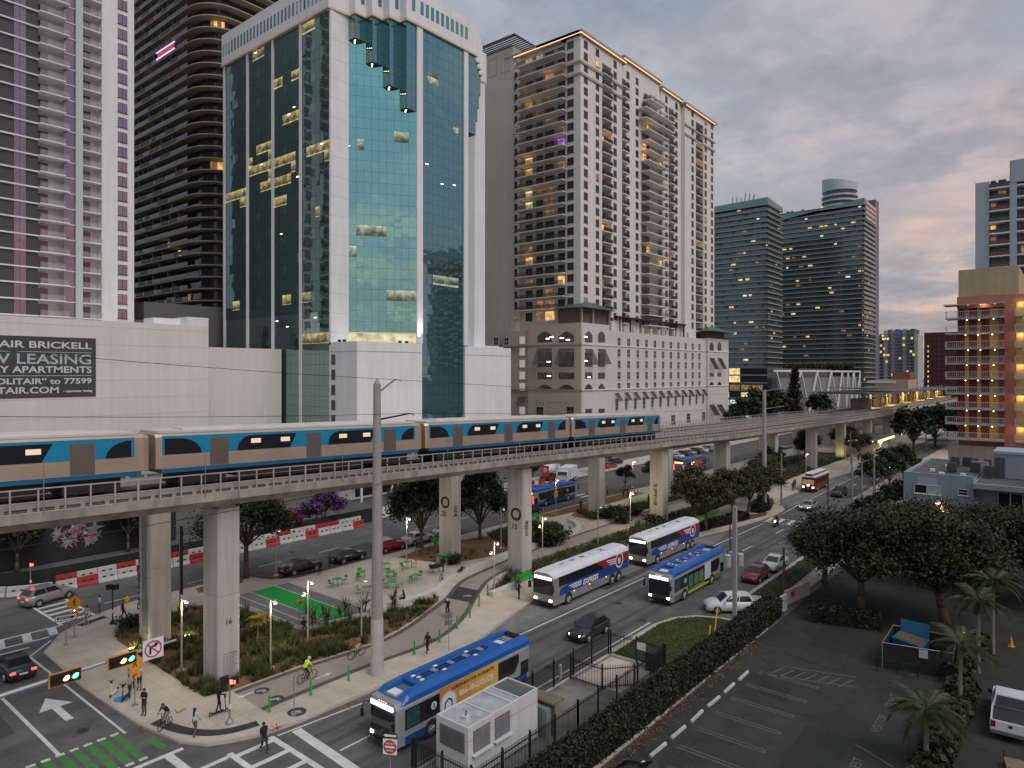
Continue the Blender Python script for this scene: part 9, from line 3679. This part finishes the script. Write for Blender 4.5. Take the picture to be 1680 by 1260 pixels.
MB().hexa([(59.20,10.4,.75),(59.23,9.4,.75),(59.26,9.4,.75),(59.23,10.4,.75)],[(59.12,10.4,1.15),(59.15,9.4,1.15),(59.2,9.4,1.15),(59.17,10.4,1.15)]).build('label_plate',pm('notice_grey_white',(.42,.40,.40)),t)
MB().hexa([(61.3,8.9,1.4),(61.5,8.9,1.4),(61.7,10.9,1.4),(61.5,10.9,1.4)],[(61.5,8.9,2.5),(61.6,8.9,2.5),(61.8,10.9,2.5),(61.7,10.9,2.5)]).build('lid',DB,t)
u,v = G(1566,1113)
lamp((58.6,6.7),3.6,'short lamp post at the right corner of the dumpster enclosure',0,1,0.,'car park lamps')
t = thing('traffic_cone','orange traffic cone behind the palms at the right','cone',(68.2,4.2,0))
MB().box(67.98,68.42,3.98,4.42,.004,.05).build('base',ORANGE,t)
MB().tube((68.2,4.2,.05),(68.2,4.2,.85),.17,.03,10).build('cone',ORANGE,t)
o = MB().box(-1.0,1.0,-.5,.5,.35,.42).build('board',pm('tan_board',(.20,.13,.08),.8,var=.2))
tag(o,'tan board on a dark handcart at the bottom right edge','cart')
m = MB()
for sx in (-1,1):
	for sy in (-1,1):
		m.tube((sx * .95,sy * .48,0),(sx * .95,sy * .48,.8),.03,n=5)
m.build('frame',BLACKM,o)
o.location = (46.6,2.6,0)
o.rotation_euler = (0,0,.2)
# two wheeled scooters, bicycles
TYRE = RUBBER

def bicycle(name,label,loc,rz,col,group=None,small=False):
	t = thing(name,label,'bicycle',(0,0,0),0,group)
	r = .25 if small else .34
	wb = .42 if small else .52
	for s in (-1,1):
		w_ = MB().torus((s * wb,0,r),r - .02,.024,'y',18,5).build('wheel',TYRE,t)
		m = MB()
		for k in range(6):
			a = k * math.pi / 6
			m.tube((s * wb - (r - .03) * math.cos(a),0,r - (r - .03) * math.sin(a)),(s * wb + (r - .03) * math.cos(a),0,r + (r - .03) * math.sin(a)),.005,n=3,caps=False)
		m.build('spoke',ALU,w_,kind='stuff')
	m = MB()
	P = {'bb': (-.06,0,r - .02),'st': (-.22,0,.80),'ht': (.34,0,.82),'hb': (.38,0,.66),'rw': (-wb,0,r),'fw': (wb,0,r)}
	for a,b in (('bb','st'),('st','ht'),('bb','hb'),('bb','rw'),('st','rw'),('hb','fw'),('ht','hb')):
		m.tube(P[a],P[b],.02,n=5)
	m.build('frame',col,t)
	MB().box(-.36,-.12,-.07,.07,.90,.95).build('saddle',BLACKM,t)
	m = MB().tube((.34,0,.82),(.31,0,1.02),.018,n=5)
	m.tube((.33,-.28,1.02),(.33,.28,1.02),.016,n=5)
	m.build('handlebar',BLACKM,t)
	m = MB().tube((-.06,-.12,r - .14),(-.06,.12,r + .10),.015,n=4)
	m.build('crank',BLACKM,t)
	t.location = loc
	t.rotation_euler = (0,0,rz)
	return t

def scooter(label,loc,rz,col):
	t = thing('kick_scooter',label,'scooter',(0,0,0),0,'electric kick scooters')
	for x in (-.5,.5):
		MB().torus((x,0,.12),.09,.03,'y',14,5).build('wheel',RUBBER,t)
	MB().box(-.42,.36,-.08,.08,.12,.17).build('deck',col,t)
	MB().tube((.46,0,.14),(.36,0,1.12),.028,n=6).build('stem',col,t)
	MB().tube((.36,-.24,1.12),(.36,.24,1.12),.02,n=6).build('handlebar',BLACKM,t)
	MB().box(.36,.44,-.07,.07,.95,1.1).build('basket',BLACKM,t)
	MB().box(-.62,-.46,-.05,.05,.2,.25).build('mudguard',BLACKM,t)
	t.location = loc
	t.rotation_euler = (0,0,rz)
	return t

scooter('white scooter parked alone at the kerb of the left corner',(18.95,50.6,.15),R(225),SIGNW)
scooter('dark scooter held by the boy beside the blue ground disc',(19.2,49.35,.15),R(225),BLACKM)
scooter('dark scooter ridden by the man in black near the red hand signal',(22.1,42.5,.15),R(-8),BLACKM)
u,v = G(740,950,.15)
bicycle('bicycle','dark bicycle leaning on the seat wall below the lying person',(50.7,51.2,.16),R(60),BLACKM)

# ================================================================ PEOPLE
REST = dict(pel=(0,0,.96),spi=(0,0,1.17),che=(.01,0,1.36),nec=(.01,0,1.50),hea=(.03,0,1.60),cro=(.02,0,1.72),nos=(.125,0,1.60),
			shL=(0,.185,1.42),elL=(-.03,.235,1.13),wrL=(.05,.235,.90),shR=(0,-.185,1.42),elR=(-.03,-.235,1.13),wrR=(.05,-.235,.90),
			hiL=(0,.09,.92),knL=(.03,.10,.50),anL=(-.02,.10,.09),toL=(.15,.115,.04),hiR=(0,-.09,.92),knR=(.03,-.10,.50),anR=(-.02,-.10,.09),toR=(.15,-.115,.04))
RAD = dict(pel=.125,spi=.112,che=.128,nec=.056,hea=.088,cro=.062,nos=.018,sh=.066,el=.043,wr=.030,hi=.088,kn=.056,an=.040,to=.034)
WALK = dict(knL=(.19,.09,.53),anL=(.30,.09,.12),toL=(.45,.10,.10),knR=(.02,-.09,.50),anR=(-.30,-.09,.17),toR=(-.19,-.10,.04),elL=(-.13,.235,1.15),wrL=(-.17,.24,.92),elR=(.07,-.235,1.14),wrR=(.22,-.22,.95))
PHONE = dict(elL=(.04,.22,1.14),wrL=(.27,.10,1.24),elR=(.02,-.23,1.14),wrR=(.22,-.12,1.2))
SITP = dict(pel=(0,0,.12),spi=(.02,0,.33),che=(.07,0,.52),nec=(.10,0,.66),hea=(.15,0,.75),cro=(.15,0,.87),nos=(.245,0,.74),shL=(.07,.185,.57),elL=(.14,.24,.32),wrL=(.34,.16,.25),shR=(.07,-.185,.57),elR=(.14,-.24,.32),wrR=(.34,-.16,.25),
			hiL=(.02,.09,.10),knL=(.42,.13,.14),anL=(.48,.12,-.34),toL=(.64,.13,-.38),hiR=(.02,-.09,.10),knR=(.42,-.13,.14),anR=(.48,-.12,-.34),toR=(.64,-.13,-.38))
RIDE = dict(pel=(-.24,0,1.02),spi=(-.13,0,1.20),che=(.03,0,1.36),nec=(.13,0,1.47),hea=(.20,0,1.55),cro=(.22,0,1.66),nos=(.295,0,1.54),shL=(.04,.185,1.40),elL=(.16,.25,1.20),wrL=(.30,.25,1.06),shR=(.04,-.185,1.40),elR=(.16,-.25,1.20),wrR=(.30,-.25,1.06),
			hiL=(-.22,.09,.98),knL=(.14,.12,.80),anL=(-.03,.12,.45),toL=(.12,.12,.42),hiR=(-.22,-.09,.98),knR=(.10,-.12,.62),anR=(-.09,-.12,.22),toR=(.06,-.12,.19))
SCOOT = dict(elL=(.08,.25,1.16),wrL=(.33,.22,1.10),elR=(.08,-.25,1.16),wrR=(.33,-.22,1.10),anL=(.12,.05,.10),knL=(.12,.07,.50),toL=(.27,.05,.04),anR=(-.18,-.05,.10),knR=(-.05,-.07,.50),toR=(-.02,-.05,.04))
LIE = dict(pel=(0,0,.14),spi=(-.20,0,.15),che=(-.40,0,.17),nec=(-.55,0,.19),hea=(-.66,0,.20),cro=(-.78,0,.19),nos=(-.66,0,.30),shL=(-.45,.185,.16),elL=(-.25,.26,.20),wrL=(-.08,.12,.28),shR=(-.45,-.185,.16),elR=(-.25,-.26,.20),wrR=(-.08,-.12,.28),
		hiL=(.04,.09,.13),knL=(.36,.12,.46),anL=(.60,.11,.06),toL=(.72,.12,.03),hiR=(.04,-.09,.13),knR=(.40,-.12,.40),anR=(.70,-.11,.06),toR=(.80,-.12,.03))
BONES = [('pel','spi','s'),('spi','che','s'),('che','nec','s'),('nec','hea','k'),('hea','cro','k'),('hea','nos','k')]
for _s in 'LR':
	BONES += [('che','sh' + _s,'s'),('sh' + _s,'el' + _s,'s'),('el' + _s,'wr' + _s,'f'),('pel','hi' + _s,'p'),('hi' + _s,'kn' + _s,'p'),('kn' + _s,'an' + _s,'l'),('an' + _s,'to' + _s,'b')]

def person(label,loc,rz,pose=None,shirt=(.02,.02,.022),pants=(.03,.03,.04),shoe=(.02,.02,.02),skin=0,hair='short',sleeves=False,shorts=False,h=1.0,group='pedestrians',haircol=None,z0=0.):
	J = dict(REST)
	J.update(pose or {})
	names = list(J)
	idx = {n: i for i,n in enumerate(names)}
	vs = [Vector(J[n]) for n in names]
	rr = [(RAD[n[:2]] if n[:2] in RAD else RAD[n]) * 1.1 for n in names]
	es = [(idx[a],idx[b]) for a,b,_ in BONES]
	seg = [(Vector(J[a]),Vector(J[b]),c) for a,b,c in BONES]
	for s in 'LR':
		w_,e_ = Vector(J['wr' + s]),Vector(J['el' + s])
		d = (w_ - e_).normalized()
		lat = d.cross(Vector((0,0,1)))
		lat = lat.normalized() if lat.length > .1 else Vector((1,0,0))
		if abs(d.z) > .7:
			lat = Vector((1,0,0)) - d * d.x
			lat.normalize()
		nrm = d.cross(lat)
		p = w_ + d * .075
		vs.append(p)
		rr.append(.026)
		ip = len(vs) - 1
		es.append((idx['wr' + s],ip))
		seg.append((w_,p + d * .1,'k'))
		for q,(o_,l_) in enumerate(((.030,.072),(.010,.082),(-.010,.078),(-.030,.062))):
			b_ = p + lat * o_ + d * .02
			k_ = b_ + d * l_ * .55
			t_ = k_ + d * l_ * .35 + nrm * l_ * .25
			for x in (k_,t_):
				vs.append(x)
				rr.append(.009)
			es += [(ip,len(vs) - 2),(len(vs) - 2,len(vs) - 1)]
		vs.append(w_ + d * .05 + lat * .055 + nrm * .01)
		rr.append(.010)
		es.append((ip,len(vs) - 1))
	me = bpy.data.meshes.new('skel')
	me.from_pydata([tuple(v) for v in vs],es,[])
	o = bpy.data.objects.new('skel',me)
	COL.objects.link(o)
	o.modifiers.new('skin','SKIN')
	sv = me.skin_vertices[0].data
	for i,r in enumerate(rr):
		sv[i].radius = (r,r)
		sv[i].use_root = (i == 0)
	m2 = o.modifiers.new('sub','SUBSURF')
	m2.levels = 1
	m2.render_levels = 1
	dg = bpy.context.evaluated_depsgraph_get()
	body = bpy.data.meshes.new_from_object(o.evaluated_get(dg))
	bpy.data.objects.remove(o)
	body.name = 'body'
	body.materials.clear()
	sk = SKIN[skin]
	for mt in (sk,cloth(shirt),cloth(pants),cloth(shoe)):
		body.materials.append(mt)
	cm = {'s': 1,'k': 0,'f': 1 if sleeves else 0,'p': 2,'l': 0 if shorts else 2,'b': 3}
	mi = []
	for f in body.polygons:
		c = f.center
		best,bc = 9,0
		for a,b,k in seg:
			ab = b - a
			t = max(0,min(1,(c - a).dot(ab) / ab.length_squared))
			q = (c - a - ab * t).length
			if k in 's':
				q *= .92
			if q < best:
				best,bc = q,k
		mi.append(cm[bc])
	body.polygons.foreach_set('material_index',mi)
	body.polygons.foreach_set('use_smooth',[True] * len(body.polygons))
	t = thing('person',label,'person',(loc[0],loc[1],(loc[2] if len(loc) > 2 else .155)),rz,group)
	b = bpy.data.objects.new('body',body)
	b.parent = t
	COL.objects.link(b)
	hd = Vector(J['hea'])
	cr = (Vector(J['cro']) - hd).normalized()
	fw = (Vector(J['nos']) - hd).normalized()
	m = MB()
	hc = hd + cr * .035 - fw * .018
	m.ball(tuple(hc + cr * .022),.102 if hair != 'helmet' else .125,10,.95)
	if hair == 'long':
		m.tube(tuple(hd - fw * .06),tuple(hd - fw * .12 - cr * .36),.085,.06,8)
	# keep the face open: drop hair faces in front of and below the brow
	keep = []
	for f in m.f:
		c = sum((Vector(m.v[i]) for i in f),Vector()) / len(f) - hd
		if hair != 'helmet' and c.dot(fw) > .045 and c.dot(cr) < .07:
			continue
		if hair != 'long' and c.dot(cr) < -.045:
			continue
		keep.append(f)
	m.f = keep
	m.m = [0] * len(keep)
	if hair != 'none':
		ho = bpy.data.objects.new('hair' if hair != 'helmet' else 'helmet',m.mesh('hair',cloth(haircol) if haircol else HAIR,smooth=True))
		ho.parent = t
		COL.objects.link(ho)
	t.scale = (h,h,h)
	return t

BLK,NAVY,WHT,GRY,TAN,LPK = (.015,.015,.017),(.012,.015,.03),(.55,.55,.56),(.12,.12,.125),(.28,.22,.15),(.50,.42,.44)
person('woman in navy walking over the crosswalk with a white strap and a blue bag',(21.7,36.5,.0),R(-95),WALK,NAVY,NAVY,(.2,.2,.2),1,'short',group='people at the near corner')
tag(MB().box(-.10,.10,-.05,.05,-.15,.12).build('hand_bag',cloth((.03,.22,.35)),loc=(21.98,36.35,.85)),'small blue bag in the hand of the woman on the crosswalk','bag')
bpy.data.objects['hand_bag'].location = (21.98,36.35,.80)
person('woman with long dark hair, white shirt and grey jeans at the tactile strip',(19.85,41.05),R(35),WALK,WHT,GRY,BLK,0,'long',True,h=.97,group='people at the near corner')
bicycle('bicycle','small black bicycle ridden by the man at the tactile strip',(19.15,43.4,.15),R(209),BLACKM,None,True)
person('man in black t-shirt and grey shorts sitting on a small bicycle',(19.15,43.4,.05),R(209),RIDE,BLK,(.16,.17,.20),(.4,.4,.4),0,'short',False,True,group='people at the near corner')
person('woman in black top and tan skirt with a red bag at the left corner',(19.0,46.0),R(205),PHONE,BLK,(.05,.045,.04),BLK,0,'short',group='people at the near corner')
tag(MB().box(-.12,.12,-.07,.07,-.18,.18).build('shoulder_bag',cloth((.40,.02,.03)),loc=(19.25,45.78,1.05)),'bright red shoulder bag of the woman in black at the left corner','bag')
person('boy in pale pink shirt holding the dark scooter',(19.5,49.45),R(225),SCOOT,LPK,(.04,.03,.05),BLK,1,'short',False,True,.86,group='people at the near corner')
person('man in pale pink shirt and dark shorts behind the orange arrow plate',(20.3,49.9),R(215),PHONE,LPK,(.05,.04,.06),BLK,2,'short',False,True,group='people at the near corner')
person('person with dark hair in pale shirt standing behind the scooter boy',(20.1,50.6),R(240),None,(.45,.40,.42),BLK,BLK,2,'short',group='people at the near corner')
person('man in black riding the dark scooter near the red hand signal',(22.1,42.5,.30),R(-8),SCOOT,BLK,BLK,BLK,1,'short',True,group='people at the near corner')
person('man in dark top striding past the far pedestrian signal',(25.2,65.4),R(-25),WALK,(.07,.03,.03),BLK,BLK,0,'short',group='people at the far left corner')
person('man in white t-shirt and blue shorts at the far kerb',(24.4,68.4),R(185),PHONE,WHT,(.06,.10,.22),TAN,1,'short',False,True,group='people at the far left corner')
person('woman in pale grey dress walking by the far crosswalk',(22.6,66.2),R(205),WALK,(.42,.36,.34),(.22,.23,.20),WHT,0,'long',group='people at the far left corner')
bicycle('bicycle','bicycle ridden by the cyclist in bright yellow',(28.4,42.15,.165),R(3),BLACKM,'bicycles on the cycle path')
person('cyclist in bright yellow jacket and white helmet on the cycle path',(28.4,42.15,.165),R(3),RIDE,(.62,.80,.02),BLK,BLK,0,'helmet',True,group='cyclists on the path',haircol=(.6,.6,.6))
bicycle('bicycle','bicycle ridden by the bare armed cyclist left of the concrete pole',(33.2,42.75,.165),R(183),pm('bike_brown',(.2,.1,.06),.4,var=0),'bicycles on the cycle path')
person('cyclist with bare arms and pale shorts just left of the concrete pole',(33.2,42.75,.165),R(183),RIDE,(.30,.16,.11),(.5,.5,.5),BLK,0,'short',False,True,group='cyclists on the path')
bicycle('bicycle','bicycle ridden by the helmeted cyclist behind the street signs',(43.9,43.6,.165),R(212),BLACKM,'bicycles on the cycle path')
person('cyclist in dark top and pale helmet behind the grey street signs',(43.9,43.6,.165),R(212),RIDE,(.03,.03,.05),BLK,BLK,0,'helmet',False,group='cyclists on the path',haircol=(.45,.45,.42))
bicycle('bicycle','bicycle ridden by the cyclist in black beside the far seat wall',(71.2,50.6,.165),R(182),BLACKM,'bicycles on the cycle path')
person('cyclist in black beside the seat wall right of the pier numbered .15',(71.2,50.6,.165),R(182),RIDE,BLK,BLK,BLK,2,'short',True,group='cyclists on the path')
person('man in dark clothes and white shoes walking between bollards and kerb',(37.1,39.0),R(190),WALK,(.035,.02,.022),BLK,WHT,1,'short',group='people near the kerb')
person('uniformed man in black standing at the front of the first coach',(51.7,41.7),R(-70),PHONE,BLK,BLK,BLK,2,'short',True,group='people near the kerb')
person('person in black walking left of the tables on the plaza, front one',(44.2,63.2),R(190),WALK,BLK,BLK,BLK,0,'short',True,group='people on the plaza')
person('person in grey walking left of the tables on the plaza, rear one',(46.2,64.2),R(190),WALK,(.06,.06,.07),BLK,GRY,2,'short',True,group='people on the plaza')
person('person in dark shirt seated on the white wall right of the concrete pole',(43.8,49.2,.63),R(150),SITP,(.025,.03,.05),BLK,BLK,1,'short',group='people on the plaza')
person('person in black seated at the edge of the green court',(33.8,50.7,.45),R(-110),SITP,BLK,BLK,(.03,.12,.2),2,'short',group='people on the plaza')
person('person in black lying on the white seat wall',(53.8,51.35,.63),R(20),LIE,BLK,BLK,BLK,1,'short',True,group='people on the plaza')
person('person in black bent over the covered table near the bins',(53.5,53.8),R(150),PHONE,BLK,BLK,BLK,2,'short',True,group='people on the plaza')
tag(MB().box(-.6,.6,-.35,.35,0,.25).build('dark_bag',cloth(BLK),loc=(0,0,0)),'black bags heaped on the green table near the seat wall','bag')
u,v = G(715,942,.16)
bpy.data.objects['dark_bag'].location = (u,v,.92)
for px,py,rz,c,lb,g_ in ((685,902,180,GRY,'person with dark hair walking at the kerb behind the red car','distant people'),(953,838,200,BLK,'person in black walking on the path right of the far street bus','distant people'),(1064,828,90,BLK,'person in black beside the lettered pier','distant people'),
							(1023,816,180,(.05,.06,.09),'left one of two people near the bright lamp','distant people'),(1030,815,180,(.16,.03,.04),'person in red, right one of two near the bright lamp','distant people'),(997,812,160,(.55,.16,.04),'worker in orange beside the far street crossing','distant people'),
							(1301,806,0,BLK,'person in black waiting at the trolley, front one','distant people'),(1304,801,10,(.04,.05,.08),'person waiting at the trolley, rear one','distant people'),(889,893,60,BLK,'dark figure standing behind the lamp post right of the pier numbered .15','distant people')):
	u,v = G(px,py,.155)
	person(lb,(u,v),R(rz),WALK if px < 960 else None,c,BLK,BLK,2,'short',True,group=g_)
# motorcycle
t = thing('motorcycle','dark motorcycle with bright headlight passing the zebra crossing','motorcycle',(0,0,0))
for s in (-1,1):
	MB().torus((s * .70,0,.32),.25,.07,'y',16,6).build('wheel',RUBBER,t)
MB().box(-.45,.35,-.16,.16,.35,.62).build('engine',DARK,t)
MB().hexa([(-.1,-.15,.62),(.4,-.12,.62),(.4,.12,.62),(-.1,.15,.62)],[(-.05,-.12,.88),(.35,-.10,.86),(.35,.10,.86),(-.05,.12,.88)]).build('tank',PB,t)
MB().box(-.75,-.1,-.14,.14,.70,.80).build('seat',BLACKM,t)
m = MB().tube((.70,0,.32),(.45,0,1.0),.04,n=6)
m.tube((.45,-.35,1.02),(.45,.35,1.02),.02,n=5)
m.build('fork',STEELG,t)
MB().lathe([(.10,.52),(.13,.60)],12,(0,0,.86),'x').build('headlight',HEADL,t)
t.location = (100.1,33.4,0)
t.rotation_euler = (0,0,PI)
RM = dict(RIDE)
RM.update(pel=(-.30,0,.88),spi=(-.25,0,1.08),che=(-.16,0,1.27),nec=(-.10,0,1.40),hea=(-.06,0,1.50),cro=(-.06,0,1.62),nos=(.035,0,1.49),shL=(-.15,.18,1.32),shR=(-.15,-.18,1.32),elL=(.08,.27,1.12),elR=(.08,-.27,1.12),wrL=(.38,.30,1.06),wrR=(.38,-.30,1.06),
		hiL=(-.28,.09,.84),hiR=(-.28,-.09,.84),knL=(.12,.20,.72),knR=(.12,-.20,.72),anL=(-.05,.2,.34),anR=(-.05,-.2,.34),toL=(.1,.2,.30),toR=(.1,-.2,.30))
person('rider in dark jacket and helmet on the motorcycle',(100.1,33.4,0),PI,RM,BLK,BLK,BLK,0,'helmet',True,group=None,haircol=BLK)
